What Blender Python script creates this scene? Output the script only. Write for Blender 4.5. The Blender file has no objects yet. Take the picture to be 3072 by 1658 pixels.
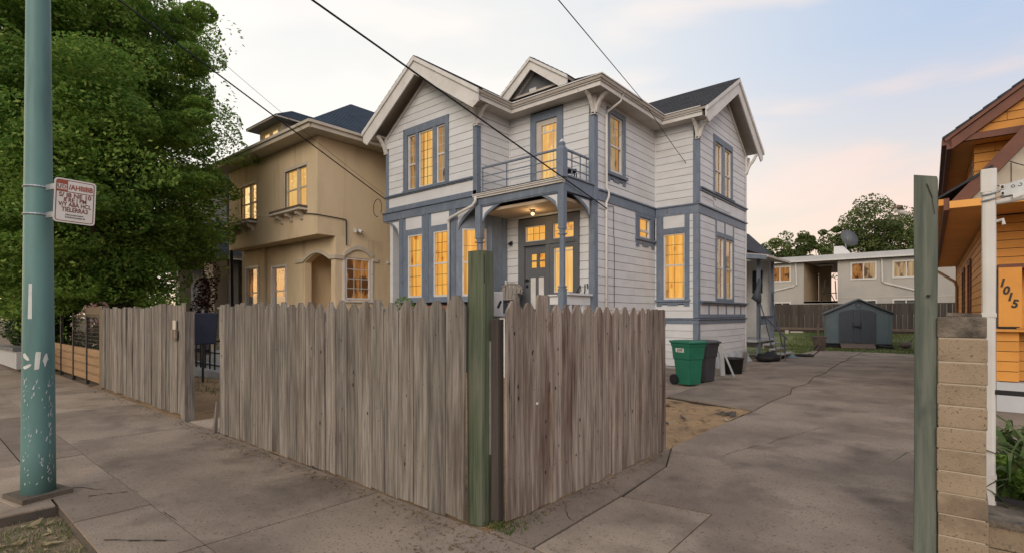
import bpy, math, random
import numpy as np
from mathutils import Vector, Matrix, noise as mnoise
rng = random.Random(7)
R = math.radians
S = bpy.context.scene
COL = S.collection

# ------------------------------------------------------------------ camera
cam_d = bpy.data.cameras.new('camera')
cam = bpy.data.objects.new('camera', cam_d)
COL.objects.link(cam)
cam.location = (0, 0, 1.7)
cam.rotation_euler = (R(90), 0, R(40.37))
cam_d.sensor_width = 36
cam_d.lens = 18.457
cam_d.shift_y = 0.0369
cam_d.clip_end = 2000
S.camera = cam

# ------------------------------------------------------------------ sky, sun, exposure
SUN_AZ = R(-118)      # compass style: 0 = +Y, positive towards +X; the glow of the set sun is off to the left
SUN_EL = R(9)
W = bpy.data.worlds.new('World')
S.world = W
W.use_nodes = True
wn, wl = W.node_tree.nodes, W.node_tree.links
wn.clear()
def N(t, **k):
    n = wn.new(t)
    for a, b in k.items():
        setattr(n, a, b)
    return n
def wmath(op, a, b=None, c=None, clamp=False):
    n = N('ShaderNodeMath', operation=op, use_clamp=clamp)
    for i, v in enumerate((a, b, c)):
        if v is None: continue
        if isinstance(v, (int, float)): n.inputs[i].default_value = v
        else: wl.new(v, n.inputs[i])
    return n.outputs[0]
def wmix(f, a, b, blend='MIX'):
    n = N('ShaderNodeMix', data_type='RGBA', blend_type=blend)
    if isinstance(f, (int, float)): n.inputs[0].default_value = f
    else: wl.new(f, n.inputs[0])
    for i, v in ((6, a), (7, b)):
        if isinstance(v, tuple): n.inputs[i].default_value = v + (1,)
        else: wl.new(v, n.inputs[i])
    return n.outputs[2]
sky = N('ShaderNodeTexSky', sky_type='NISHITA')
sky.sun_disc = False
sky.sun_elevation = SUN_EL
sky.sun_rotation = SUN_AZ
sky.air_density = 1.2
sky.dust_density = 2.5
tc = N('ShaderNodeTexCoord')
sep = N('ShaderNodeSeparateXYZ')
wl.new(tc.outputs['Generated'], sep.inputs[0])
dx, dy, dz = sep.outputs
up = wmath('MAXIMUM', dz, 0.0)
# how far the direction lies towards the glow
gl = wmath('ADD', wmath('MULTIPLY', dx, math.sin(SUN_AZ)), wmath('MULTIPLY', dy, math.cos(SUN_AZ)))
glow = wmath('MULTIPLY_ADD', gl, 0.5, 0.5, clamp=True)
mr = N('ShaderNodeMapRange', interpolation_type='SMOOTHSTEP')
wl.new(up, mr.inputs[0]); mr.inputs[1].default_value = 0.0; mr.inputs[2].default_value = 0.55
elev = mr.outputs[0]
def ramp(stops):
    n = N('ShaderNodeValToRGB'); e = n.color_ramp.elements
    while len(e) < len(stops): e.new(.5)
    for k, (p, c) in enumerate(stops): e[k].position = p; e[k].color = c + (1,)
    wl.new(up, n.inputs[0]); return n.outputs[0]
near_glow = ramp([(0, (.98, .78, .52)), (.12, (.97, .86, .68)), (.30, (.90, .86, .80)), (.8, (.76, .78, .81))])
away = ramp([(0, (.93, .62, .47)), (.10, (.88, .65, .54)), (.24, (.68, .63, .64)), (.40, (.43, .53, .72)), (.8, (.34, .46, .68))])
mr2 = N('ShaderNodeMapRange', interpolation_type='SMOOTHSTEP')
wl.new(glow, mr2.inputs[0]); mr2.inputs[1].default_value = 0.22; mr2.inputs[2].default_value = 0.62
clear = wmix(mr2.outputs[0], away, near_glow)
# soft banks of cloud: noise on the direction, squashed vertically
mp = N('ShaderNodeMapping'); mp.inputs['Scale'].default_value = (1.5, 1.5, 5.2)
mp.inputs['Rotation'].default_value = (R(14), R(-10), 0)
mp.inputs['Location'].default_value = (0.35, 1.2, 0.25)
wl.new(tc.outputs['Generated'], mp.inputs[0])
nz = N('ShaderNodeTexNoise'); nz.inputs['Scale'].default_value = 1.7; nz.inputs['Detail'].default_value = 5
nz.inputs['Roughness'].default_value = 0.48; nz.inputs['Distortion'].default_value = 0.35
wl.new(mp.outputs[0], nz.inputs['Vector'])
mr3 = N('ShaderNodeMapRange', interpolation_type='SMOOTHSTEP')
wl.new(nz.outputs[0], mr3.inputs[0]); mr3.inputs[1].default_value = 0.43; mr3.inputs[2].default_value = 0.60
cl_col = wmix(elev, (0.95, 0.64, 0.52), (0.80, 0.67, 0.65))
cl_col = wmix(mr2.outputs[0], cl_col, (.97, 0.90, 0.84))
skyc = wmix(wmath('MULTIPLY', mr3.outputs[0], 0.85), clear, cl_col)
bg = N('ShaderNodeBackground'); bg.inputs[1].default_value = 1.0
wl.new(skyc, bg.inputs[0])
bg2 = N('ShaderNodeBackground'); bg2.inputs[1].default_value = 0.05
wl.new(sky.outputs[0], bg2.inputs[0])
ad = N('ShaderNodeAddShader'); wl.new(bg.outputs[0], ad.inputs[0]); wl.new(bg2.outputs[0], ad.inputs[1])
wo = N('ShaderNodeOutputWorld'); wl.new(ad.outputs[0], wo.inputs[0])

sun_d = bpy.data.lights.new('sun', 'SUN')
sun = bpy.data.objects.new('sun', sun_d)
COL.objects.link(sun)
sun_d.energy = 1.8
sun_d.angle = R(34)
sun_d.color = (1.0, 0.86, 0.72)
sd = Vector((math.sin(R(152)) * math.cos(R(22)), math.cos(R(152)) * math.cos(R(22)), math.sin(R(22))))
sun.rotation_euler = sd.to_track_quat('Z', 'Y').to_euler()
sun.location = (-10, -10, 30)

S.view_settings.view_transform = 'Standard'
S.view_settings.look = 'None'
S.view_settings.gamma = 1
S.view_settings.use_curve_mapping = False
S.view_settings.exposure = 0.0

# ------------------------------------------------------------------ materials
def mat(name, col, col2=None, scale=4.0, stretch=(1, 1, 1), detail=5, lo=0.35, hi=0.65, rough=0.7, bump=0.0, bscale=60.0,
        bstretch=(1, 1, 1), rnd=0.0, metal=0.0, spec=0.3, col3=None, scale3=1.2, stretch3=(1, 1, 1), lo3=0.5, hi3=0.7, col4=None, scale4=60, stretch4=(1, 1, 1), lo4=.52, hi4=.66, tint=None, bdist=0.01):
    m = bpy.data.materials.new(name)
    m.use_nodes = True
    nt = m.node_tree; n, l = nt.nodes, nt.links
    p = n['Principled BSDF']
    p.inputs['Roughness'].default_value = rough
    p.inputs['Metallic'].default_value = metal
    p.inputs['Specular IOR Level'].default_value = spec
    t = n.new('ShaderNodeTexCoord')
    oi = n.new('ShaderNodeObjectInfo')
    off = n.new('ShaderNodeVectorMath'); off.operation = 'MULTIPLY_ADD'
    cb = n.new('ShaderNodeCombineXYZ')
    for i in range(3): l.new(oi.outputs['Random'], cb.inputs[i])
    l.new(cb.outputs[0], off.inputs[0]); off.inputs[1].default_value = (37.0, 51.0, 23.0)
    l.new(t.outputs['Object'], off.inputs[2])
    def nse(sc, st, det, a, b):
        v = n.new('ShaderNodeMapping'); v.inputs['Scale'].default_value = st
        l.new(off.outputs[0], v.inputs[0])
        x = n.new('ShaderNodeTexNoise'); x.inputs['Scale'].default_value = sc; x.inputs['Detail'].default_value = det
        x.inputs['Roughness'].default_value = 0.6
        l.new(v.outputs[0], x.inputs['Vector'])
        r = n.new('ShaderNodeMapRange'); r.inputs[1].default_value = a; r.inputs[2].default_value = b
        l.new(x.outputs[0], r.inputs[0])
        return r.outputs[0], x.outputs[0]
    def mix(f, a, b):
        x = n.new('ShaderNodeMix'); x.data_type = 'RGBA'
        l.new(f, x.inputs[0])
        for i, v in ((6, a), (7, b)):
            if isinstance(v, tuple): x.inputs[i].default_value = v + (1,)
            else: l.new(v, x.inputs[i])
        return x.outputs[2]
    c = None
    if col2:
        f, _ = nse(scale, stretch, detail, lo, hi)
        c = mix(f, col, col2)
    if col3:
        f, _ = nse(scale3, stretch3, 4, lo3, hi3)
        c = mix(f, c if c is not None else col, col3)
    if col4:
        f, _ = nse(scale4, stretch4, 3, lo4, hi4)
        c = mix(f, c if c is not None else col, col4)
    if rnd:
        h = n.new('ShaderNodeHueSaturation')
        v = n.new('ShaderNodeMapRange'); v.inputs[3].default_value = 1 - rnd; v.inputs[4].default_value = 1 + rnd
        l.new(oi.outputs['Random'], v.inputs[0]); l.new(v.outputs[0], h.inputs['Value'])
        if c is None: h.inputs['Color'].default_value = col + (1,)
        else: l.new(c, h.inputs['Color'])
        c = h.outputs[0]
    if c is None: p.inputs['Base Color'].default_value = col + (1,)
    else: l.new(c, p.inputs['Base Color'])
    if bump:
        _, raw = nse(bscale, bstretch, 6, 0, 1)
        b = n.new('ShaderNodeBump'); b.inputs['Strength'].default_value = bump; b.inputs['Distance'].default_value = bdist
        l.new(raw, b.inputs['Height']); l.new(b.outputs[0], p.inputs['Normal'])
    return m

def emis_mat(name, c1, c2, strength, dark=(0.25, 0.08, 0.02), dk=0.66):
    """A lit room seen through a blind: warm, with fold shading striped into the glow and darker furniture shapes."""
    m = bpy.data.materials.new(name); m.use_nodes = True
    n, l = m.node_tree.nodes, m.node_tree.links
    n.clear()
    g = n.new('ShaderNodeTexCoord'); oi = n.new('ShaderNodeObjectInfo')
    s = n.new('ShaderNodeSeparateXYZ'); l.new(g.outputs['Object'], s.inputs[0])
    a = n.new('ShaderNodeMath'); a.operation = 'ADD'; l.new(s.outputs[0], a.inputs[0]); l.new(s.outputs[1], a.inputs[1])
    rr = n.new('ShaderNodeMath'); rr.operation = 'MULTIPLY_ADD'; l.new(oi.outputs['Random'], rr.inputs[0]); rr.inputs[1].default_value = 40; l.new(a.outputs[0], rr.inputs[2])
    cb = n.new('ShaderNodeCombineXYZ'); l.new(rr.outputs[0], cb.inputs[0]); l.new(s.outputs[2], cb.inputs[2])
    def nz(sc, st, a_, b_, det=3):
        mp = n.new('ShaderNodeMapping'); mp.inputs['Scale'].default_value = st; l.new(cb.outputs[0], mp.inputs[0])
        x = n.new('ShaderNodeTexNoise'); x.inputs['Scale'].default_value = sc; x.inputs['Detail'].default_value = det; l.new(mp.outputs[0], x.inputs['Vector'])
        r = n.new('ShaderNodeMapRange'); r.inputs[1].default_value = a_; r.inputs[2].default_value = b_; l.new(x.outputs[0], r.inputs[0])
        return r.outputs[0]
    def mix(f, x, y):
        k = n.new('ShaderNodeMix'); k.data_type = 'RGBA'; l.new(f, k.inputs[0])
        for i, v in ((6, x), (7, y)):
            if isinstance(v, tuple): k.inputs[i].default_value = v + (1,)
            else: l.new(v, k.inputs[i])
        return k.outputs[2]
    c = mix(nz(9, (1, 1, .08), .38, .62), c1, c2)  # vertical stripes put the shading of the folds into the glow colour
    c = mix(nz(1.6, (1.6, 1, .8), dk, dk + .06, 2), c, dark)
    e = n.new('ShaderNodeEmission'); l.new(c, e.inputs[0]); e.inputs[1].default_value = strength
    o = n.new('ShaderNodeOutputMaterial'); l.new(e.outputs[0], o.inputs[0])
    return m

def glass_mat():
    m = bpy.data.materials.new('window glass'); m.use_nodes = True
    n, l = m.node_tree.nodes, m.node_tree.links; n.clear()
    t = n.new('ShaderNodeBsdfTransparent'); t.inputs[0].default_value = (.93, .93, .92, 1)
    g = n.new('ShaderNodeBsdfGlossy'); g.inputs['Roughness'].default_value = 0.03
    lw = n.new('ShaderNodeLayerWeight'); lw.inputs[0].default_value = .5
    pw = n.new('ShaderNodeMath'); pw.operation = 'POWER'; l.new(lw.outputs['Facing'], pw.inputs[0]); pw.inputs[1].default_value = 4
    f = n.new('ShaderNodeMath'); f.operation = 'MULTIPLY_ADD'; l.new(pw.outputs[0], f.inputs[0]); f.inputs[1].default_value = .9; f.inputs[2].default_value = .045
    x = n.new('ShaderNodeMixShader'); l.new(f.outputs[0], x.inputs[0]); l.new(t.outputs[0], x.inputs[1]); l.new(g.outputs[0], x.inputs[2])
    o = n.new('ShaderNodeOutputMaterial'); l.new(x.outputs[0], o.inputs[0])
    return m

def leaf_mat(name, c1, c2, c3, cs=0.7, trans=0.35):
    m = bpy.data.materials.new(name); m.use_nodes = True
    n, l = m.node_tree.nodes, m.node_tree.links
    p = n['Principled BSDF']; p.inputs['Roughness'].default_value = .55; p.inputs['Specular IOR Level'].default_value = .25
    g = n.new('ShaderNodeNewGeometry')
    x = n.new('ShaderNodeTexNoise'); x.inputs['Scale'].default_value = cs; x.inputs['Detail'].default_value = 3
    l.new(g.outputs['Position'], x.inputs['Vector'])
    r = n.new('ShaderNodeMapRange'); r.inputs[1].default_value = .4; r.inputs[2].default_value = .62; l.new(x.outputs[0], r.inputs[0])
    def mix(f, a, b):
        k = n.new('ShaderNodeMix'); k.data_type = 'RGBA'; l.new(f, k.inputs[0])
        for i, v in ((6, a), (7, b)):
            if isinstance(v, tuple): k.inputs[i].default_value = v + (1,)
            else: l.new(v, k.inputs[i])
        return k.outputs[2]
    c = mix(r.outputs[0], c1, c2)
    r2 = n.new('ShaderNodeMapRange'); r2.inputs[1].default_value = .55; r2.inputs[2].default_value = 1.0; l.new(g.outputs['Random Per Island'], r2.inputs[0])
    c = mix(r2.outputs[0], c, c3)
    l.new(c, p.inputs['Base Color'])
    t = n.new('ShaderNodeBsdfTranslucent'); l.new(c, t.inputs[0])
    k = n.new('ShaderNodeMixShader'); k.inputs[0].default_value = trans
    l.new(p.outputs[0], k.inputs[1]); l.new(t.outputs[0], k.inputs[2])
    l.new(k.outputs[0], n['Material Output'].inputs[0])
    return m

K = {}
K['white'] = mat('white house paint', (.61, .62, .635), (.56, .57, .585), scale=1.6, stretch=(1, 1, .5), rough=.6, col3=(.52, .51, .50), scale3=1.6, stretch3=(.5, .5, 2.0), lo3=.50, hi3=.80, col4=(.46, .44, .41), scale4=11, stretch4=(1, 1, 1.6), lo4=.69, hi4=.75, rnd=.035, bump=.12, bscale=30)
K['trim'] = mat('white trim paint', (.62, .605, .585), (.54, .52, .495), scale=2.4, rough=.55, col3=(.38, .34, .30), scale3=5, lo3=.62, hi3=.75, bump=.1, bscale=40)
K['soffit'] = mat('soffit paint', (.52, .48, .43), (.44, .40, .355), scale=2, rough=.7)
K['blue'] = mat('grey blue trim paint', (.155, .190, .245), (.13, .162, .212), scale=2.5, rough=.5, col3=(.20, .225, .265), scale3=5, stretch3=(1.5, 1.5, .35), lo3=.52, hi3=.72, col4=(.10, .12, .15), scale4=7, lo4=.6, hi4=.75, rnd=.06, bump=.1, bscale=40)
K['doorgrey'] = mat('charcoal door paint', (.115, .125, .14), (.10, .105, .115), scale=2, rough=.5)
K['core'] = mat('dark wall cavity', (.05, .05, .052), rough=.9)
K['shingle'] = mat('asphalt shingle', (.030, .034, .043), (.055, .058, .066), scale=14, rough=.9, col3=(.022, .026, .036), scale3=2.2, bump=.5, bscale=120)
K['shingle_b'] = mat('blue asphalt shingle', (.026, .046, .075), (.04, .062, .092), scale=12, rough=.9, col3=(.02, .036, .06), scale3=1.6, bump=.5, bscale=120)
K['slate'] = mat('slate blue shingle', (.10, .118, .155), (.13, .15, .185), scale=5, rough=.85, rnd=.12, bump=.3, bscale=50)
K['tan'] = mat('tan stucco', (.62, .50, .335), (.57, .455, .30), scale=1.0, stretch=(1, 1, .5), rough=.9, col3=(.47, .375, .25), col4=(.36, .29, .2), scale4=1.1, stretch4=(2.5, 2.5, .22), lo4=.60, hi4=.80, scale3=.9, stretch3=(1, 1, .35), lo3=.55, hi3=.75, bump=.5, bscale=45, bdist=.02)
K['tantrim'] = mat('beige trim paint', (.50, .45, .37), (.44, .39, .32), scale=2, rough=.65)
K['brownbox'] = mat('brown window box paint', (.10, .075, .055), rough=.6)
K['orange'] = mat('orange house paint', (.60, .27, .055), (.54, .235, .045), scale=1.5, rough=.6, rnd=.05, col3=(.46, .20, .04), scale3=2, lo3=.6, hi3=.75)
K['orsoffit'] = mat('bounce lit orange soffit', (.74, .36, .09), (.66, .31, .075), scale=1.5, rough=.6)  # orange lightened to carry light bounced up under the eaves
K['brown'] = mat('red brown trim paint', (.16, .065, .042), (.12, .05, .034), scale=4, rough=.6)
K['aptwall'] = mat('grey stucco', (.40, .385, .355), (.36, .345, .32), scale=.8, rough=.9, col3=(.33, .31, .285), scale3=.6, stretch3=(1, 1, .3), bump=.3, bscale=30)
K['aptroof'] = mat('pale metal fascia', (.45, .46, .48), (.40, .41, .43), scale=1.5, rough=.5)
K['dkwall'] = mat('dark grey wall paint', (.125, .132, .142), (.105, .112, .12), scale=2, rough=.8)
K['beige'] = mat('beige column paint', (.40, .36, .30), (.34, .30, .25), scale=2, rough=.7)
K['wood'] = mat('weathered fence wood', (.245, .220, .193), (.098, .087, .077), scale=3.2, stretch=(9, 9, .45), detail=8, lo=.38, hi=.64, rough=.85, rnd=.28,
                col3=(.082, .060, .048), scale3=1.5, stretch3=(3.0, 3.0, .5), lo3=.50, hi3=.74, col4=(.045, .037, .032), scale4=5, stretch4=(14, 14, .35), lo4=.62, hi4=.70, bump=.7, bscale=14, bstretch=(9, 9, .3), bdist=.012)
K['wood_warm'] = mat('warmer weathered wood', (.34, .285, .238), (.155, .124, .102), scale=3.2, stretch=(9, 9, .4), detail=8, lo=.36, hi=.66, rough=.85, rnd=.2,
                col3=(.085, .046, .034), scale3=1.3, stretch3=(3.5, 3.5, .45), lo3=.48, hi3=.70, col4=(.035, .026, .022), scale4=5, stretch4=(14, 14, .35), lo4=.58, hi4=.68, bump=.7, bscale=14, bstretch=(9, 9, .3), bdist=.012)
K['wood_dark'] = mat('dark fence wood', (.075, .062, .054), (.045, .037, .032), scale=3, stretch=(8, 8, .4), rough=.9, rnd=.25, bump=.5, bscale=12, bstretch=(8, 8, .3))
K['wood_plank'] = mat('brown grey ramp planks', (.17, .125, .10), (.11, .08, .066), scale=4, stretch=(1, 6, 6), rough=.85, rnd=.15)
K['knot'] = mat('dark wood knot', (.03, .022, .018), rough=.9)
K['greenpost'] = mat('green treated wood', (.110, .130, .080), (.050, .064, .042), scale=3.5, stretch=(8, 8, .35), detail=7, rough=.8, col3=(.125, .125, .095), scale3=2, stretch3=(4, 4, .4), bump=.5, bscale=12, bstretch=(8, 8, .3))
K['greypost'] = mat('grey green treated wood', (.135, .150, .125), (.07, .085, .072), scale=3, stretch=(7, 7, .4), detail=7, rough=.85, col3=(.055, .07, .06), scale3=2.5, stretch3=(2, 2, .7), lo3=.52, hi3=.72, bump=.5, bscale=12, bstretch=(8, 8, .3))
K['gatewood'] = mat('tan gate boards', (.27, .165, .09), (.21, .125, .065), scale=2.5, stretch=(.5, 6, 8), rough=.6, rnd=.08)
K['blackmetal'] = mat('black painted metal', (.022, .022, .025), rough=.5, metal=.3)
K['steel'] = mat('galvanised steel', (.42, .43, .44), (.33, .34, .35), scale=12, rough=.45, metal=.7)
K['teal'] = mat('teal pole paint', (.115, .225, .215), (.095, .19, .182), scale=2.2, stretch=(1, 1, .5), rough=.5, col3=(.06, .125, .12), scale3=1.4, stretch3=(3, 3, .5), lo3=.55, hi3=.8, bump=.12, bscale=60)
K['chip'] = mat('chipped primer', (.50, .54, .53), (.38, .42, .42), scale=14, rough=.7)
K['paintwhite'] = mat('dull white spray paint', (.56, .57, .54), (.48, .49, .46), scale=12, rough=.6)
K['block'] = mat('sand coloured concrete block', (.30, .235, .165), (.235, .18, .125), scale=3, rough=.95, rnd=.07, col3=(.14, .108, .08), scale3=3.0, lo3=.48, hi3=.74, col4=(.10, .08, .06), scale4=60, lo4=.60, hi4=.70, bump=.8, bscale=70, bdist=.008)
K['blockdark'] = mat('weathered cap block', (.25, .21, .17), (.10, .085, .07), scale=4, rough=.95, bump=.9, bscale=40, bdist=.02, col3=(.06, .052, .045), scale3=5, lo3=.5, hi3=.7)
K['mortar'] = mat('pale mortar', (.42, .36, .29), rough=.95)
K['pvc'] = mat('white pvc', (.58, .575, .56), (.52, .51, .49), scale=3, rough=.4)
K['signwhite'] = mat('sign sheet white', (.58, .56, .535), (.52, .50, .475), scale=5, rough=.4)
K['signred'] = mat('faded red print', (.30, .075, .045), (.25, .06, .035), scale=8, rough=.5)
K['signbrown'] = mat('brown red print', (.16, .045, .03), rough=.5)
K['signblack'] = mat('black print', (.02, .02, .022), rough=.5)
K['bin_green'] = mat('green bin plastic', (.014, .13, .078), (.011, .105, .064), scale=3, rough=.45, spec=.4)
K['bin_grey'] = mat('charcoal bin plastic', (.045, .046, .055), (.036, .037, .044), scale=3, rough=.5)
K['rubber'] = mat('black rubber', (.012, .012, .014), rough=.7)
K['blackplastic'] = mat('black plastic', (.012, .012, .013), rough=.6)
K['shed'] = mat('blue grey shed plastic', (.115, .150, .172), (.098, .13, .15), scale=2, rough=.55, bump=.1, bscale=40)
K['sheddoor'] = mat('dark shed door plastic', (.062, .072, .088), (.052, .06, .075), scale=2, rough=.55)
K['greyplastic'] = mat('grey garden chair plastic', (.21, .185, .165), (.18, .16, .14), scale=3, rough=.6)
K['urn'] = mat('rusty urn', (.13, .105, .09), (.085, .065, .055), scale=6, rough=.8)
K['board'] = mat('pale grey board', (.36, .37, .38), (.30, .31, .32), scale=3, rough=.7)
K['cable'] = mat('black cable', (.014, .014, .015), rough=.6)
K['copper'] = mat('brown downspout', (.25, .11, .045), rough=.5)
K['brick'] = mat('terracotta base brick', (.30, .13, .08), (.22, .095, .06), scale=6, rough=.9)
K['litter'] = mat('dry leaf litter', (.20, .14, .08), (.11, .08, .05), scale=9, rough=.9)
K['lamp'] = emis_mat('lit lamp glass', (1, .72, .35), (1, .66, .28), 2.2, dk=2)
K['amber'] = emis_mat('amber lit room', (1.0, .56, .135), (.95, .38, .05), 1.0, (.50, .17, .025), .60)
K['pale'] = emis_mat('pale lit blind', (1.0, .66, .24), (.92, .44, .10), 0.95, (.85, .42, .12), .62)
K['dim'] = emis_mat('dim lit curtain', (.62, .42, .22), (.40, .24, .11), 0.74, (.16, .09, .045), .53)
K['drape'] = emis_mat('backlit drape', (.85, .42, .10), (.60, .26, .055), 0.8, (.3, .12, .03), .6)
K['rust'] = emis_mat('dim amber room', (.50, .22, .06), (.32, .12, .03), 0.8, (.10, .04, .015), .5)
K['glass'] = glass_mat()
K['darkglass'] = mat('dark glass', (.02, .022, .026), rough=.08, spec=.6)
K['stem'] = mat('bark', (.085, .066, .05), (.055, .043, .033), scale=6, stretch=(3, 3, .6), rough=.95, bump=.6, bscale=20)

# ------------------------------------------------------------------ mesh building
class Face:
    """A wall plane: u runs along it, z up, o out of it."""
    def __init__(s, org, u, n):
        s.o = Vector(org); s.u = Vector(u).normalized(); s.n = Vector(n).normalized()
    def __call__(s, u, z, o):
        p = s.o + s.u * u + s.n * o
        return (p.x, p.y, p.z + z)
def FY(y): return Face((0, y, 0), (1, 0, 0), (0, -1, 0))       # wall facing the street, u = X
def FX(x): return Face((x, 0, 0), (0, 1, 0), (1, 0, 0))        # wall facing right, u = Y
def FXL(x): return Face((x, 0, 0), (0, 1, 0), (-1, 0, 0))      # wall facing left, u = Y

class MB:
    def __init__(s): s.v = []; s.f = []
    def hexa(s, p):
        i = len(s.v); s.v += [tuple(q) for q in p]
        s.f += [tuple(i + k for k in q) for q in ((0, 3, 2, 1), (4, 5, 6, 7), (0, 1, 5, 4), (1, 2, 6, 5), (2, 3, 7, 6), (3, 0, 4, 7))]
        return s
    def box(s, x0, x1, y0, y1, z0, z1):
        return s.hexa([(x0, y0, z0), (x1, y0, z0), (x1, y1, z0), (x0, y1, z0), (x0, y0, z1), (x1, y0, z1), (x1, y1, z1), (x0, y1, z1)])
    def fb(s, F, u0, u1, z0, z1, o0, o1):
        return s.hexa([F(u0, z0, o0), F(u1, z0, o0), F(u1, z0, o1), F(u0, z0, o1), F(u0, z1, o0), F(u1, z1, o0), F(u1, z1, o1), F(u0, z1, o1)])
    def prism(s, F, poly, o0, o1):
        n = len(poly); i = len(s.v)
        s.v += [F(u, z, o0) for u, z in poly] + [F(u, z, o1) for u, z in poly]
        s.f.append(tuple(range(i, i + n))[::-1]); s.f.append(tuple(range(i + n, i + 2 * n)))
        for k in range(n):
            j = (k + 1) % n
            s.f.append((i + k, i + j, i + n + j, i + n + k))
        return s
    def vprism(s, poly, z0, z1):
        n = len(poly); i = len(s.v)
        s.v += [(x, y, z0) for x, y in poly] + [(x, y, z1) for x, y in poly]
        s.f.append(tuple(range(i, i + n))[::-1]); s.f.append(tuple(range(i + n, i + 2 * n)))
        for k in range(n):
            j = (k + 1) % n
            s.f.append((i + k, i + j, i + n + j, i + n + k))
        return s
    def bar(s, a, b, w, h, up=(0, 0, 1)):
        a = Vector(a); b = Vector(b); d = (b - a).normalized(); up = Vector(up)
        if abs(d.dot(up)) > .98: up = Vector((0, 1, 0))
        r = d.cross(up).normalized() * w / 2; q = r.cross(d).normalized() * h / 2
        return s.hexa([a - r - q, a + r - q, b + r - q, b - r - q, a - r + q, a + r + q, b + r + q, b - r + q])
    def tube(s, pts, rad, n=8, cap=True):
        pts = [Vector(p) for p in pts]
        rads = rad if isinstance(rad, (list, tuple)) else [rad] * len(pts)
        i0 = len(s.v); ref = Vector((0.31, 0.17, 0.93))
        for k, p in enumerate(pts):
            d = (pts[min(k + 1, len(pts) - 1)] - pts[max(k - 1, 0)]).normalized()
            if abs(d.dot(ref)) > .97: ref = Vector((1, 0.1, 0))
            a = d.cross(ref).normalized(); b = d.cross(a)
            for j in range(n):
                t = 2 * math.pi * j / n
                s.v.append(tuple(p + (a * math.cos(t) + b * math.sin(t)) * rads[k]))
        for k in range(len(pts) - 1):
            for j in range(n):
                j2 = (j + 1) % n
                s.f.append((i0 + k * n + j, i0 + k * n + j2, i0 + (k + 1) * n + j2, i0 + (k + 1) * n + j))
        if cap:
            s.f.append(tuple(i0 + j for j in range(n))[::-1])
            e = i0 + (len(pts) - 1) * n
            s.f.append(tuple(e + j for j in range(n)))
        return s
    def lathe(s, c, prof, n=20):
        i0 = len(s.v)
        for r, z in prof:
            for j in range(n):
                t = 2 * math.pi * j / n
                s.v.append((c[0] + r * math.cos(t), c[1] + r * math.sin(t), c[2] + z))
        for k in range(len(prof) - 1):
            for j in range(n):
                j2 = (j + 1) % n
                s.f.append((i0 + k * n + j, i0 + k * n + j2, i0 + (k + 1) * n + j2, i0 + (k + 1) * n + j))
        s.f.append(tuple(i0 + j for j in range(n))[::-1])
        e = i0 + (len(prof) - 1) * n
        s.f.append(tuple(e + j for j in range(n)))
        return s
    def quad(s, a, b, c, d):
        i = len(s.v); s.v += [tuple(a), tuple(b), tuple(c), tuple(d)]; s.f.append((i, i + 1, i + 2, i + 3)); return s
    def jitter(s, amt, f=2.0, seed=0):
        out = []
        for v in s.v:
            q = Vector(v) * f + Vector((seed, seed * 2, seed * 3))
            d = mnoise.noise_vector(q) * amt
            out.append((v[0] + d.x, v[1] + d.y, v[2] + d.z))
        s.v = out; return s

def obj(name, mb, m, parent=None, org=None, smooth=False, bevel=0.0):
    me = bpy.data.meshes.new(name)
    if org is None and parent is not None: org = parent.get('_org')
    if org is not None and any(org): vs = [(v[0] - org[0], v[1] - org[1], v[2] - org[2]) for v in mb.v]
    else: vs = mb.v
    me.from_pydata(vs, [], mb.f)
    import bmesh
    bm = bmesh.new(); bm.from_mesh(me)
    bmesh.ops.recalc_face_normals(bm, faces=bm.faces)
    bm.to_mesh(me); bm.free()
    if m is not None: me.materials.append(m if not isinstance(m, str) else K[m])
    if smooth:
        for p in me.polygons: p.use_smooth = True
    o = bpy.data.objects.new(name, me)
    COL.objects.link(o)
    if parent is not None:
        o.parent = parent
        o['_org'] = parent.get('_org') or (0.0, 0.0, 0.0)
    if bevel:
        b = o.modifiers.new('bevel', 'BEVEL'); b.width = bevel; b.segments = 2; b.limit_method = 'ANGLE'
    return o

def thing(name, label, cat, loc=(0, 0, 0), rotz=0.0, group=None, local=False):
    o = bpy.data.objects.new(name, None)
    COL.objects.link(o)
    o.location = loc; o.rotation_euler = (0, 0, rotz)
    o.empty_display_size = .2
    o['label'] = label; o['category'] = cat
    if group: o['group'] = group
    o['_org'] = (0.0, 0.0, 0.0) if local else tuple(float(x) for x in loc)
    return o
def tag(o, label, cat, group=None):
    o['label'] = label; o['category'] = cat
    if group: o['group'] = group
    return o
def kind(o, k):
    o['kind'] = k; return o

def copy_tree(o, parent=None):
    c = o.copy(); COL.objects.link(c)
    if parent is not None: c.parent = parent
    for ch in list(o.children): copy_tree(ch, c)
    return c

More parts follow.
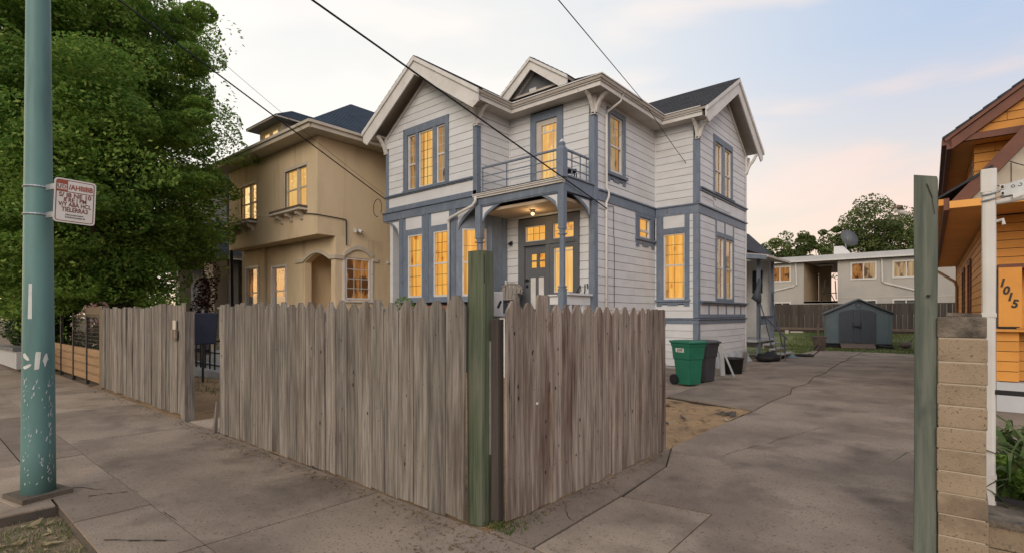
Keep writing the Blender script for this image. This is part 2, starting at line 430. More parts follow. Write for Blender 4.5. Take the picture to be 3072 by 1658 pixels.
def text_mesh(txt, size, extrude=.002, bold=0.0, sx=1.0):
    cu = bpy.data.curves.new('lettering', 'FONT')
    cu.body = txt; cu.size = size; cu.extrude = extrude; cu.align_x = 'CENTER'; cu.align_y = 'CENTER'; cu.offset = bold
    cu.resolution_u = 3
    t = bpy.data.objects.new('lettering', cu)
    COL.objects.link(t)
    dg = bpy.context.evaluated_depsgraph_get()
    me = bpy.data.meshes.new_from_object(t.evaluated_get(dg))
    COL.objects.unlink(t); bpy.data.objects.remove(t); bpy.data.curves.remove(cu)
    mb = MB(); mb.v = [(v.co.x * sx, v.co.y, v.co.z) for v in me.vertices]; mb.f = [tuple(p.vertices) for p in me.polygons]
    bpy.data.meshes.remove(me)
    return mb
def place_text(txt, F, u, z, o, size, bold=0.0, sx=1.0, rot=0.0, extrude=.002, flip=1, fit=None):
    mb = text_mesh(txt, size, extrude, bold, sx)
    if fit:
        xs_ = [v[0] for v in mb.v]; k_ = fit / (max(xs_) - min(xs_)); m_ = (max(xs_) + min(xs_)) / 2
        mb.v = [((v[0] - m_) * k_, v[1], v[2]) for v in mb.v]
    c, s_ = math.cos(rot), math.sin(rot)
    mb.v = [F(u + flip * (x * c - y * s_), z + x * s_ + y * c, o + w) for x, y, w in mb.v]
    return mb

def leaves(name, boughs, m, parent=None, size=.12, width=.5, upbias=.6, seed=1, droop=0.0):
    """boughs: (centre, radii, count). Every leaf is a small folded diamond of its own."""
    g = np.random.default_rng(seed)
    C = []; DB = []
    for c, r, n in boughs:
        p = g.normal(size=(n, 3)); p /= np.maximum(1, np.linalg.norm(p, axis=1))[:, None] * .55
        p = p * np.array(r) * .62
        if droop: p[:, 2] -= droop * (p[:, 0] ** 2 + p[:, 1] ** 2)
        C.append(p + np.array(c))
        db = g.normal(size=3); db[2] = db[2] * .4 - .35; db /= np.linalg.norm(db)
        DB.append(np.repeat(db[None, :], n, 0))
    C = np.concatenate(C); n = len(C)
    d = g.normal(size=(n, 3)) + np.concatenate(DB) * 1.5; d[:, 2] *= .6; d[:, 2] -= .2; d /= np.linalg.norm(d, axis=1)[:, None]
    nn = g.normal(size=(n, 3)); nn[:, 2] += upbias * 2
    sd_ = np.cross(d, nn); sd_ /= np.maximum(1e-6, np.linalg.norm(sd_, axis=1))[:, None]
    nn = np.cross(sd_, d)
    L = size * g.uniform(.65, 1.3, n)[:, None]; Wd = L * width * .5
    base = C - d * L * .5; tip = C + d * L * .5
    mid = C - d * L * .06 + nn * L * .08
    V = np.stack([base, mid + sd_ * Wd, tip, mid - sd_ * Wd], 1).reshape(-1, 3)
    org = (parent.get('_org') if parent is not None else None)
    if org is not None: V = V - np.array(tuple(org))
    me = bpy.data.meshes.new(name)
    me.vertices.add(n * 4); me.vertices.foreach_set('co', V.astype(np.float32).ravel())
    me.loops.add(n * 4); me.loops.foreach_set('vertex_index', np.arange(n * 4, dtype=np.int32))
    me.polygons.add(n); me.polygons.foreach_set('loop_start', np.arange(0, n * 4, 4, dtype=np.int32))
    me.update(calc_edges=True); me.validate()
    me.materials.append(m)
    o = bpy.data.objects.new(name, me); COL.objects.link(o)
    if parent is not None: o.parent = parent; o['_org'] = parent['_org']
    return o

def blades(name, pts, m, h, w, lean=.5, seed=1, parent=None, segs=1):
    g = np.random.default_rng(seed)
    P = np.array(pts, float); n = len(P)
    az = g.uniform(0, 2 * math.pi, n); dirv = np.stack([np.cos(az), np.sin(az), np.zeros(n)], 1)
    az2 = g.uniform(0, 2 * math.pi, n); sdv = np.stack([np.cos(az2), np.sin(az2), np.zeros(n)], 1)
    H = h * g.uniform(.4, 1.3, n)[:, None]; Wd = w * g.uniform(.6, 1.3, n)[:, None]
    ln = lean * g.uniform(.2, 1.4, n)[:, None]
    up_ = np.array([0, 0, 1.0])
    a = P - sdv * Wd / 2; b = P + sdv * Wd / 2
    mid = P + up_ * H * .62 + dirv * H * ln * .35
    tip = P + up_ * H * np.maximum(.25, 1 - ln * .45) + dirv * H * ln
    V = np.stack([a, b, mid + sdv * Wd * .4, mid - sdv * Wd * .4, tip], 1).reshape(-1, 3)
    org = (parent.get('_org') if parent is not None else None)
    if org is not None: V = V - np.array(tuple(org))
    me = bpy.data.meshes.new(name)
    me.vertices.add(n * 5); me.vertices.foreach_set('co', V.astype(np.float32).ravel())
    base = np.arange(n, dtype=np.int32)[:, None] * 5
    loops = np.concatenate([base + np.array([[0, 1, 2, 3]]), base + np.array([[3, 2, 4]])], 1).astype(np.int32).ravel()
    me.loops.add(n * 7); me.loops.foreach_set('vertex_index', loops)
    st = (np.arange(n, dtype=np.int32)[:, None] * 7 + np.array([[0, 4]])).astype(np.int32).ravel()
    me.polygons.add(n * 2); me.polygons.foreach_set('loop_start', st)
    me.update(calc_edges=True); me.validate()
    me.materials.append(m)
    o = bpy.data.objects.new(name, me); COL.objects.link(o)
    if parent is not None: o.parent = parent; o['_org'] = parent['_org']
    return o
# ------------------------------------------------------------------ ground
K['dirt'] = mat('sandy yard dirt', (.36, .235, .125), (.26, .17, .095), scale=1.4, rough=.95, col3=(.17, .12, .075), scale3=4.0, lo3=.50, hi3=.78, col4=(.09, .065, .045), scale4=30, lo4=.58, hi4=.72, bump=.9, bscale=25, bdist=.03)
K['earth'] = mat('bare earth', (.16, .12, .08), (.10, .075, .05), scale=1.2, rough=.95, bump=.6, bscale=14, bdist=.03)
K['strawdirt'] = mat('dry parkway dirt', (.23, .175, .115), (.14, .115, .07), scale=5, rough=.95, col3=(.08, .095, .035), scale3=2.2, lo3=.5, hi3=.68, bump=.9, bscale=40, bdist=.02)
K['lawn'] = mat('lawn soil and thatch', (.105, .135, .040), (.15, .135, .06), scale=.8, rough=.95, col3=(.055, .09, .022), scale3=.6, lo3=.45, hi3=.65, bump=.6, bscale=40, bdist=.03)
K['road'] = mat('asphalt', (.055, .053, .05), (.045, .043, .041), scale=8, rough=.9)
def concrete(name, a, b, c):
    return mat(name, a, b, scale=.9, stretch=(1, 1, 1), detail=10, lo=.40, hi=.60, rough=.88, col3=c, scale3=1.3, stretch3=(1, 1, 1), lo3=.50, hi3=.72, col4=tuple(x * .45 for x in b), scale4=46, lo4=.57, hi4=.70, bump=.8, bscale=110, bdist=.004, rnd=.06, spec=.25)
K['con_dark'] = concrete('stained dark concrete', (.275, .218, .172), (.188, .149, .119), (.124, .098, .08))
K['con_mid'] = concrete('grey brown concrete', (.275, .219, .172), (.19, .151, .12), (.126, .10, .081))
K['con_light'] = concrete('paler concrete slab', (.33, .265, .205), (.25, .20, .155), (.17, .133, .104))
K['con_edge'] = concrete('concrete edge', (.11, .09, .072), (.08, .066, .054), (.05, .042, .036))
K['joint'] = mat('dirt filled joint', (.035, .028, .022), rough=.95)

g = MB().box(-300, 300, -300, 300, -.6, -.20)
kind(obj('ground', g, 'earth'), 'structure')

pav = bpy.data.objects.new('pavement', None); COL.objects.link(pav); pav['kind'] = 'structure'; pav['_org'] = (0., 0., 0.)
obj('joint_bed', MB().vprism([(-34, .55), (-6.14, .55), (-6.14, .965), (6, .965), (6, 3.02), (-34, 3.02)], -.14, -.018), 'joint', pav)
def slab(poly, m, z=0.0, gap=.006, th=.11, par=None, name='slab', tilt=0.0):
    cx = sum(p[0] for p in poly) / len(poly); cy = sum(p[1] for p in poly) / len(poly)
    q = []
    for x, y in poly:
        d = math.hypot(x - cx, y - cy); k = max(.5, 1 - gap / d * 1.5)
        q.append((cx + (x - cx) * k, cy + (y - cy) * k))
    mb = MB().vprism(q, z - th, z)
    if tilt:
        mb.v = [(x, y, zz + tilt * (x - cx)) for x, y, zz in mb.v]
    return obj(name, mb, m, par)
Y_J = 1.485
# the row next to the fences
xs = [(-34, -21, 'con_mid'), (-21, -15.2, 'con_light'), (-15.2, -11.83, 'con_light'), (-11.83, -8.9, 'con_dark'), (-8.9, -4.235, 'con_mid'), (-4.235, -1.57, 'con_mid'), (-1.57, 2.2, 'con_dark'), (2.2, 6, 'con_mid')]
for a, b, m in xs:
    slab([(a, Y_J), (b, Y_J), (b, 3.0), (a, 3.0)], m, 0, par=pav)
# the row next to the parkway
xs = [(-34, -21, 'con_mid'), (-21, -11.83, 'con_light'), (-11.83, -8.1, 'con_dark'), (-8.1, -6.68, 'con_mid'), (-6.68, -5.5, 'con_mid'), (-5.5, -4.235, 'con_mid'), (-4.235, -1.6, 'con_mid'), (-1.6, 2.2, 'con_mid'), (2.2, 6, 'con_mid')]
for k, (a, b, m) in enumerate(xs):
    y0 = .945
    slab([(a, y0), (b, y0), (b, Y_J), (a, Y_J)], m, .003 * ((k * 5) % 3), par=pav)
# the pad the pole stands in, in the parkway
slab([(-8.1, -1.6), (-6.12, -1.6), (-6.12, .935), (-8.1, .935)], 'con_light', .002, par=pav)
for a, b in ((-34, -16), (-16, -8.1)):
    slab([(a, -1.6), (b, -1.6), (b, .935), (a, .935)], 'con_mid', .001, par=pav)
slab([(-9.35, 3.04), (-8.1, 3.04), (-8.15, 3.75), (-9.3, 3.6)], 'con_light', -.004, par=pav)
# kerbed edge faces of the parkway cut
kerb = MB().box(-6.12, 6, .945, .995, -.14, -.016).box(-6.17, -6.121, -1.6, .944, -.14, -.012)
obj('kerb_face', kerb, 'con_edge', pav)

# parkway strip, sunk below the pavement
def sheet(name, x0, x1, y0, y1, z, m, nx, ny, amp=.02, f=1.2, zf=None, k='structure'):
    vs, fs = [], []
    for j in range(ny + 1):
        for i in range(nx + 1):
            x = x0 + (x1 - x0) * i / nx; y = y0 + (y1 - y0) * j / ny
            zz = (zf(x, y) if zf else z) + mnoise.noise((x * f, y * f, 3.1)) * amp + mnoise.noise((x * f * 3.7, y * f * 3.7, 7.7)) * amp * .4
            vs.append((x, y, zz))
    for j in range(ny):
        for i in range(nx):
            a = j * (nx + 1) + i
            fs.append((a, a + 1, a + nx + 2, a + nx + 1))
    mb = MB(); mb.v = vs; mb.f = fs
    o = obj(name, mb, m, smooth=True)
    if k: o['kind'] = k
    return o
sheet('parkway_soil', -6.115, 6, -1.6, .944, -.085, 'strawdirt', 160, 60, .028, 2.2)
kind(obj('road', MB().box(-60, 60, -14, -1.7, -.199, -.17), 'road'), 'structure')
kind(obj('street_kerb', MB().box(-60, 60, -1.7, -1.6, -.199, .0), 'con_edge'), 'structure')

# front yard of the white house and the strip of dirt beside the driveway
def yard_z(x, y): return -.02 - .02 * (1 if y < 5 else .5)
sheet('yard_dirt', -16, -2.82, 3.03, 16, -.03, 'dirt', 150, 150, .035, 1.0)
sheet('neighbour_yard', -34, -16.02, 3.03, 9, -.04, 'earth', 40, 20, .04, .8)

# driveway
drv = bpy.data.objects.new('driveway', None); COL.objects.link(drv); drv['kind'] = 'structure'; drv['_org'] = (0., 0., 0.)
obj('joint_bed', MB().vprism([(-2.8, 3.02), (3.2, 3.02), (2.2, 28.4), (-5.2, 28.3), (-5.7, 10.45), (-2.8, 9.9)], -.14, -.016), 'joint', drv)
slab([(-2.35, 3.01), (-1.56, 3.01), (-1.60, 4.50), (-2.40, 4.40)], 'con_light', .002, .006, par=drv)
slab([(-2.79, 3.01), (-2.37, 3.01), (-2.42, 4.42), (-2.50, 5.6), (-2.79, 6.4)], 'con_dark', 0, .004, par=drv)
CRACK = [(-2.74, 9.85), (-2.78, 11.1), (-2.73, 12.4), (-2.90, 13.3), (-2.82, 14.6), (-2.98, 16.1), (-2.93, 17.6), (-3.05, 18.9), (-3.08, 20.1), (-3.16, 21.6), (-3.14, 23.0), (-3.26, 24.3), (-3.22, 25.6), (-3.30, 28.3)]
cr2 = [(x - .014, y) for x, y in CRACK]
slab(cr2 + [(-5.2, 28.3), (-5.05, 18.9), (-4.86, 13.7), (-4.55, 10.38)], 'con_mid', .012, .004, par=drv)
big = [(-1.555, 3.01), (3.2, 3.01), (2.9, 9.0), (2.2, 28.3)] + CRACK[::-1] + [(-2.79, 8.2), (-2.79, 6.45), (-2.485, 5.6), (-2.385, 4.43), (-1.595, 4.53)]
slab(big, 'con_dark', 0, .001, par=drv)
slab([(-4.90, 13.7), (-5.09, 18.9), (-5.22, 24.2), (-7.3, 24.2), (-7.3, 16.2), (-7.3, 10.9), (-4.60, 10.42)], 'con_mid', -.012, .004, par=drv)
# thin cracks worn into the concrete
def crack_line(name, pts, w, par, z):
    mb = MB()
    for (x0, y0), (x1, y1) in zip(pts[:-1], pts[1:]):
        d = Vector((x1 - x0, y1 - y0, 0)).normalized(); p = Vector((-d.y, d.x, 0)) * w * rng.choice((.25, .5, .8, 1.2))
        mb.quad((x0 - p.x, y0 - p.y, z), (x1 - p.x, y1 - p.y, z), (x1 + p.x * .6, y1 + p.y * .6, z), (x0 + p.x * .6, y0 + p.y * .6, z))
    return obj(name, mb, 'joint', par)
def wob(a, b, n, amp):
    return [(a[0] + (b[0] - a[0]) * i / n + rng.uniform(-amp, amp), a[1] + (b[1] - a[1]) * i / n + rng.uniform(-amp, amp)) for i in range(n + 1)]
crack_line('crack', wob((-2.2, 6.3), (-1.55, 9.1), 24, .02), .0045, drv, .004)
crack_line('crack', wob((-2.45, 4.45), (-2.78, 4.75), 12, .02), .003, drv, .004)
crack_line('crack', wob((-2.76, 3.95), (-2.42, 3.62), 12, .016), .003, drv, .004)
crack_line('crack', wob((-2.6, 14.2), (-.9, 13.8), 20, .04), .006, drv, .004)
crack_line('crack', wob((-1.5, 16.2), (-.6, 20.2), 20, .04), .006, drv, .004)
crack_line('crack', wob((-4.9, 1.02), (-4.45, 1.38), 6, .01), .010, pav, .009)
crack_line('crack', wob((-5.2, 1.50), (-4.9, 1.50), 4, .006), .006, pav, .009)
crack_line('crack', wob((-6.2, 1.18), (-6.05, 1.45), 5, .015), .014, pav, .009)
crack_line('crack', wob((-6.75, 1.05), (-6.3, 1.3), 6, .02), .008, pav, .009)
crack_line('crack', wob((-9.0, 1.6), (-8.8, 2.9), 8, .02), .006, pav, .004)

# back lawn, rising towards the rear fence
def lawn_z(x, y):
    t = max(0.0, min(1.0, (y - 32.6) / 4.2))
    return -.03 + .62 * t
sheet('lawn', -16, 5, 24.2, 38.5, 0, 'lawn', 70, 50, .05, .5, lawn_z)
kind(obj('rear_ground', MB().box(-60, 40, 38.4, 80, -.19, .45), 'earth'), 'structure')
K['blade'] = leaf_mat('lawn blades', (.055, .105, .022), (.11, .135, .035), (.19, .17, .065), 0.5, .25)
K['straw'] = leaf_mat('dry grass blades', (.30, .235, .12), (.22, .165, .085), (.46, .38, .23), 1.5, .2)
K['weed'] = leaf_mat('green weeds', (.06, .10, .022), (.09, .13, .03), (.15, .15, .05), 1.5, .3)
pts = []
while len(pts) < 16000:
    x = rng.uniform(-7.5, 1.5); y = rng.uniform(26.5, 38)
    if y < 28.4 and x > -5.0: continue
    pts.append((x, y, lawn_z(x, y) - .02))
kind(blades('lawn_grass', pts, K['blade'], .11, .022, .8, 3), 'stuff')
pts = []
while len(pts) < 5200:
    x = rng.uniform(-6.1, -2.5); y = rng.uniform(-.9, .94)
    if mnoise.noise((x * 1.3, y * 1.3, 1.0)) < rng.uniform(-.7, .3): continue
    pts.append((x, y, -.095 + mnoise.noise((x * 2.2, y * 2.2, 3.1)) * .028))
kind(blades('dry_grass', pts, K['straw'], .055, .006, 1.7, 4), 'stuff')
pts = []
while len(pts) < 3600:
    x = rng.uniform(-6.1, -2.5); y = rng.uniform(-.9, .94)
    if mnoise.noise((x * 1.5 + 9, y * 1.5, 4.0)) < .12: continue
    pts.append((x, y, -.095 + mnoise.noise((x * 2.2, y * 2.2, 3.1)) * .028))
kind(blades('green_weeds', pts, K['weed'], .045, .006, .9, 5), 'stuff')
# straw and chips lying on the parkway, dry leaves along the fences
def litter(name, n, fn, lmin, lmax, m, seed, flat=.25):
    r = random.Random(seed); mb = MB()
    for _ in range(n):
        x, y, z = fn(r); a = r.uniform(0, 6.28); L = r.uniform(lmin, lmax); w = L * r.uniform(.12, .45)
        dx_, dy_ = math.cos(a) * L / 2, math.sin(a) * L / 2; px, py = -math.sin(a) * w / 2, math.cos(a) * w / 2
        h = r.uniform(0, flat) * L
        mb.quad((x - dx_, y - dy_, z + .003), (x + px, y + py, z + .003 + h * .5), (x + dx_, y + dy_, z + .004 + h), (x - px, y - py, z + .004))
    return kind(obj(name, mb, m), 'stuff')
litter('straw_litter', 420, lambda r: (r.uniform(-6.05, -2.6), r.uniform(-.8, .9), -.07), .04, .17, K['straw'], 5)
def fence_foot(r):
    if r.random() < .6:
        return (r.uniform(-9.4, -3.1) if r.random() < .75 else r.uniform(-15, -9.4), 2.94 - abs(r.gauss(0, .09)), 0)
    if r.random() < .5: return (-2.74 + abs(r.gauss(0, .06)), r.uniform(3.0, 6.3), 0)
    return (r.gauss(-2.8, .28), r.gauss(2.72, .2), 0)
litter('leaf_litter', 1150, fence_foot, .012, .055, K['litter'], 6, .5)
litter('ground_specks', 160, lambda r: (r.uniform(-8, .2), r.uniform(1.0, 2.9) if r.random() < .6 else r.uniform(3, 12) , .004) if True else 0, .006, .02, K['litter'], 8)
litter('white_specks', 26, lambda r: (r.uniform(-7, -3.2), r.uniform(1.0, 2.9), .006) if r.random() < .6 else (r.uniform(-1.4, .2), r.uniform(3.2, 12), .006), .01, .028, K['chip'], 9)
def patch(r):
    return (r.uniform(-4.4, -2.82), r.uniform(6.4, 9.9), -.01)
litter('yard_debris', 110, patch, .02, .16, K['litter'], 10, .25)
litter('yard_twigs', 16, patch, .12, .4, K['wood_dark'], 13, .2)
litter('yard_scraps', 9, patch, .06, .25, K['board'], 12, .3)
pts = [(rng.gauss(-12.6, 1.6), rng.uniform(4.4, 7.5), -.04) for _ in range(1500)]
kind(blades('yard_weeds', pts, K['weed'], .08, .012, .9, 11), 'stuff')
pts = [(rng.gauss(-2.78, .09), 3.06 + abs(rng.gauss(0, .16)), 0.0) for _ in range(260)]
kind(blades('fence_moss', pts, K['weed'], .04, .008, .9, 12), 'stuff')
# ------------------------------------------------------------------ helpers for buildings
def wall_with_holes(F, u0, u1, z0, z1, holes, o0, o1, mb=None):
    mb = mb or MB()
    us = sorted({u0, u1, *[min(max(h[i], u0), u1) for h in holes for i in (0, 1)]})
    zs = sorted({z0, z1, *[min(max(h[i], z0), z1) for h in holes for i in (2, 3)]})
    for a, b in zip(us[:-1], us[1:]):
        run = None
        for c, d in zip(zs[:-1], zs[1:]):
            m_u, m_z = (a + b) / 2, (c + d) / 2
            hit = any(h[0] < m_u < h[1] and h[2] < m_z < h[3] for h in holes)
            if hit:
                if run: mb.fb(F, a, b, run[0], run[1], o0, o1); run = None
            else: run = (run[0], d) if run else (c, d)
        if run: mb.fb(F, a, b, run[0], run[1], o0, o1)
    return mb

def siding(par, F, u0, u1, z0, z1, m, holes=(), course=.228, poly=None, splits=(), name='siding_board', joints=None, gap=.011, lip=.007):
    n = max(1, round((z1 - z0) / course)); c = (z1 - z0) / n
    for k in range(n):
        zb, zt = z0 + k * c, z0 + (k + 1) * c
        segs = []
        ua, ub = (u0, u1) if poly is None else poly(zb)
        ua2, ub2 = (u0, u1) if poly is None else poly(zt)
        if poly is not None and ub2 - ua2 < .05:
            mid = (ua + ub) / 2; ua2, ub2 = mid - .02, mid + .02
            if ub - ua < .2: continue
        cuts = [(h[0], h[1], h[2], h[3]) for h in holes if h[2] < zt - .02 and h[3] > zb + .02 and h[1] > ua and h[0] < ub]
        x = ua
        sl = []
        for h in sorted(cuts):
            if h[0] > x + .03: sl.append((x, h[0], zb, zt))
            if h[2] > zb + .07: sl.append((max(h[0], ua), min(h[1], ub), zb, h[2]))
            if h[3] < zt - .07: sl.append((max(h[0], ua), min(h[1], ub), h[3], zt))
            x = max(x, h[1])
        if x < ub - .03: sl.append((x, ub, zb, zt))
        js = list(splits) + ([] if joints is None else joints(k))
        out = []
        for a, b, c0, c1 in sl:
            pts_ = [a] + sorted(s for s in js if a + .15 < s < b - .15) + [b]
            for p, q in zip(pts_[:-1], pts_[1:]):
                out.append((p + (.003 if p != a else 0), q - (.003 if q != b else 0), c0, c1))
        for a, b, c0, c1 in out:
            la = a if a > ua + 1e-4 or poly is None else ua; ta = a if a > ua + 1e-4 or poly is None else ua2
            rb = b if b < ub - 1e-4 or poly is None else ub; tb = b if b < ub - 1e-4 or poly is None else ub2
            c0g = c0 + gap
            w = rng.uniform(-.002, .002)
            mb = MB().hexa([F(la, c0g, -.03), F(rb, c0g, -.03), F(rb, c0g, lip + w), F(la, c0g, lip + w), F(ta, c1, -.03), F(tb, c1, -.03), F(tb, c1, w), F(ta, c1, w)])
            obj(name, mb, m, par)

def curtain_mb(F, u0, u1, z0, z1, o, amp=.014, n=18):
    mb = MB(); ph = rng.uniform(0, 6)
    for k in range(n + 1):
        u = u0 + (u1 - u0) * k / n
        oo = o + amp * math.sin(k * 1.9 + ph) * .6 + amp * .4 * math.sin(k * .8 + ph * 2)
        mb.v += [F(u, z0, oo), F(u, z1, oo)]
    for k in range(n): mb.f.append((2 * k, 2 * k + 2, 2 * k + 3, 2 * k + 1))
    return mb

def sash(par, F, u0, u1, z0, z1, lit='amber', cols=2, rt=3, rb=2, zm=None, fr='trim', fw=.05, o=-.012, mw=.010, mm=None, deep=.13, single=False, name='window', rail=.05, drapes=True):
    """A double-hung window: frame and meeting rail, then panes, glazing bars and the lit blind behind."""
    f = MB()
    f.fb(F, u0, u0 + fw, z0, z1, o - .07, o); f.fb(F, u1 - fw, u1, z0, z1, o - .07, o)
    f.fb(F, u0 + fw, u1 - fw, z1 - fw * .9, z1, o - .07, o); f.fb(F, u0 + fw, u1 - fw, z0, z0 + fw * 1.2, o - .07, o)
    za, zb = z0 + fw * 1.2, z1 - fw * .9
    if not single:
        zm = zm if zm is not None else (z0 + z1) / 2
        f.fb(F, u0 + fw, u1 - fw, zm - rail / 2, zm + rail / 2, o - .06, o - .006)
    w = obj(name, f, fr, par)
    a, b = u0 + fw, u1 - fw
    secs = [(za, zb, rt)] if single else [(zm + rail / 2, zb, rt), (za, zm - rail / 2, rb)]
    for (c, d, r) in secs:
        g = MB(); oo = o - .04
        g.quad(F(a, c, oo), F(b, c, oo), F(b, d, oo), F(a, d, oo))
        obj('pane', g, 'glass', w)
        if cols > 1 or r > 1:
            q = MB()
            for k in range(1, cols): q.fb(F, a + (b - a) * k / cols - mw / 2, a + (b - a) * k / cols + mw / 2, c, d, oo - .012, oo - .002)
            for k in range(1, r): q.fb(F, a, b, c + (d - c) * k / r - mw / 2, c + (d - c) * k / r + mw / 2, oo - .013, oo - .003)
            obj('glazing_bar', q, K['wood_dark'] if mm is None else mm, w)
    obj('lit_curtain', curtain_mb(F, u0 - .02, u1 + .02, z0 - .02, z1 + .02, o - deep), lit, w)
    if u1 - u0 > .3 and lit in ('amber', 'pale', 'dim') and deep > .12 and drapes:
        wd = (u1 - u0) * rng.uniform(.08, .16)
        for p, q in ((u0 + fw - .01, u0 + fw + wd), (u1 - fw - wd * rng.uniform(.3, 1), u1 - fw + .01)):
            obj('drape', curtain_mb(F, p, q, z0 + fw, z1 - fw * .5, o - deep + .03, .012, 8), 'drape', w)
    return w

def casing(par, F, u0, u1, z0, z1, w, m='blue', sill=0.0, o=.035, head=None, name='window_casing', sill_out=.07, wl_=None):
    """A flat surround; the hole is u0..u1, z0..z1."""
    head = w if head is None else head
    mb = MB()
    mb.fb(F, u0 - w, u0, z0, z1 + head, -.09, o); mb.fb(F, u1, u1 + w, z0, z1 + head, -.09, o)
    mb.fb(F, u0, u1, z1, z1 + head, -.09, o - .001)
    if sill: mb.fb(F, u0 - w - .03, u1 + w + .03, z0 - sill, z0, -.09, o + sill_out)
    return obj(name, mb, m, par)

def apron(par, F, u0, u1, ztop, h, m='blue', o=.025):
    """The stepped board under a sill."""
    L = u1 - u0
    p = [(u0, ztop), (u0, ztop - h), (u0 + .16 * L, ztop - h), (u0 + .16 * L, ztop - .55 * h), (u0 + .34 * L, ztop - .55 * h), (u0 + .34 * L, ztop - .85 * h),
         (u0 + .66 * L, ztop - .85 * h), (u0 + .66 * L, ztop - .55 * h), (u0 + .84 * L, ztop - .55 * h), (u0 + .84 * L, ztop - h), (u1, ztop - h), (u1, ztop)]
    return obj('window_apron', MB().prism(F, p, -.02, o), m, par)

def roof_quad(par, a, b, c, d, n, m, th=.09, name='shingles', lap=.022):
    """Lapped courses from the eave a-b up to the ridge d-c."""
    a, b, c, d = map(Vector, (a, b, c, d))
    nrm = (b - a).cross(d - a).normalized()
    if nrm.z < 0: nrm = -nrm
    mb = MB()
    for k in range(n):
        t0, t1 = k / n, min(1.0, (k + 1.15) / n)
        p0, p1, p2, p3 = a.lerp(d, t0), b.lerp(c, t0), b.lerp(c, t1), a.lerp(d, t1)
        lo_, hi_ = nrm * lap, nrm * .004
        mb.hexa([p0 - nrm * .02, p1 - nrm * .02, p2 - nrm * .02, p3 - nrm * .02, p0 + lo_, p1 + lo_, p2 + hi_, p3 + hi_])
    o = obj(name, mb, m, par); o['kind'] = 'stuff'
    return o
def roof_deck(par, a, b, c, d, th, m, name='roof_deck'):
    a, b, c, d = map(Vector, (a, b, c, d))
    nrm = (b - a).cross(d - a).normalized()
    if nrm.z < 0: nrm = -nrm
    q = nrm * th; e = nrm * .021
    return obj(name, MB().hexa([a - q, b - q, c - q, d - q, a - e, b - e, c - e, d - e]), m, par)

# ------------------------------------------------------------------ the white house
H_ = thing('victorian_house', 'two storey white house with grey blue trim, front gable, balcony and lit windows', 'house', (-10.5, 16.0, 0))
Y0, Y1, Y2, X1, X2, XG, XL = 10.8, 12.25, 16.0, -7.5, -6.1, -10.5, -14.75
YB = 20.72
FG, FN, FM, FS, FW, FV = FY(Y0), FX(XG), FY(Y1), FX(X1), FY(Y2), FX(X2)
ZB0, ZB1, ZL, ZS = 4.82, 5.11, 5.62, 7.63
I = .17
core = MB()
# upper floor core
core.vprism([(XL + I, Y0 + I), (XG - I, Y0 + I), (XG - I, Y1 + I), (X1 - I, Y1 + I), (X1 - I, Y2 + I), (X2 - I, Y2 + I), (X2 - I, YB), (XL + I, YB)], 4.86, ZS)
# lower floor core, with the bay
core.vprism([(-14.05 + .1, Y0 + I), (-11.35 - .07, Y0 + I), (-10.6 - I, 11.55 + .07), (-10.6 - I, Y1 + I), (X1 - I, Y1 + I), (X1 - I, Y2 + I), (X2 - I, Y2 + I), (X2 - I, YB), (XL + I, YB), (XL + I, 11.6)], -.15, 4.859)
# gable cores
core.prism(FG, [(XL + .3, ZS), (XG - .3, ZS), (-12.62, 9.05)], -3.0, -I)
core.prism(FV, [(Y2 + .3, ZS), (YB - .02, ZS), (18.36, 9.15)], -3.0, -I)
obj('wall_core', core, 'core', H_)

# ---- upper siding
gz = lambda z: (XL + max(0, (z - 7.72)) / .70, XG - max(0, (z - 7.72)) / .70)
WG = (-13.873, -11.668, 5.60, 7.706)
siding(H_, FG, XL, XG, ZL + .035, 9.25, 'white', [WG, (XL - 1, XL + .13, 0, 7.25), (XG - .13, XG + 1, 0, 7.15)], poly=gz)
siding(H_, FN, Y0, Y1, ZB1, ZS, 'white', [(Y0 - 1, Y0 + .13, 0, 9)])
WD = (-9.671, -8.505, 5.0, 7.578)
siding(H_, FM, XG, X1, ZB1, ZS, 'white', [WD, (X1 - .16, X1 + 1, 0, 9)])
WS = (12.901, 14.03, 5.50, 7.50)
siding(H_, FS, Y1, Y2, ZB1, ZS, 'white', [WS, (Y1 - 1, Y1 + .13, 0, 9), (WS[0] + .0, WS[1] - .0, 5.45, 5.62)])
siding(H_, FW, X1, X2, ZB1, ZS, 'white', [(X2 - .14, X2 + 1, 0, 9)])
WV = (17.32, 19.21, 5.62, 7.60)
gv = lambda z: (Y2 + max(0, (z - 7.72)) / .72, YB - max(0, (z - 7.72)) / .72)
siding(H_, FV, Y2, YB, ZL + .035, 9.35, 'white', [WV, (Y2 - 1, Y2 + .13, 0, 7.3)], poly=gv)
# ---- lower siding
siding(H_, FM, -10.6, X1, 1.75, ZB0 - .03, 'white', [(-10.16, -7.96, 0, 4.53), (X1 - .16, X1 + 1, 0, 9)])
WX = (14.62, 16.01, 3.96, 4.83)
siding(H_, FS, Y1, Y2, 1.58, ZB0, 'white', [(Y1 - 1, Y1 + .15, 0, 9), WX], splits=(13.24, 14.60))
siding(H_, FW, X1, X2, 1.58, ZB0, 'white', [(-7.45, -6.37, 2.0, 4.9), (-6.232, -5, 0, 9)])
WVL = (17.50, 19.34, 2.12, 4.83)
siding(H_, FV, Y2, YB, 2.125, ZB0, 'white', [WVL, (Y2 - 1, Y2 + .15, 0, 9)])
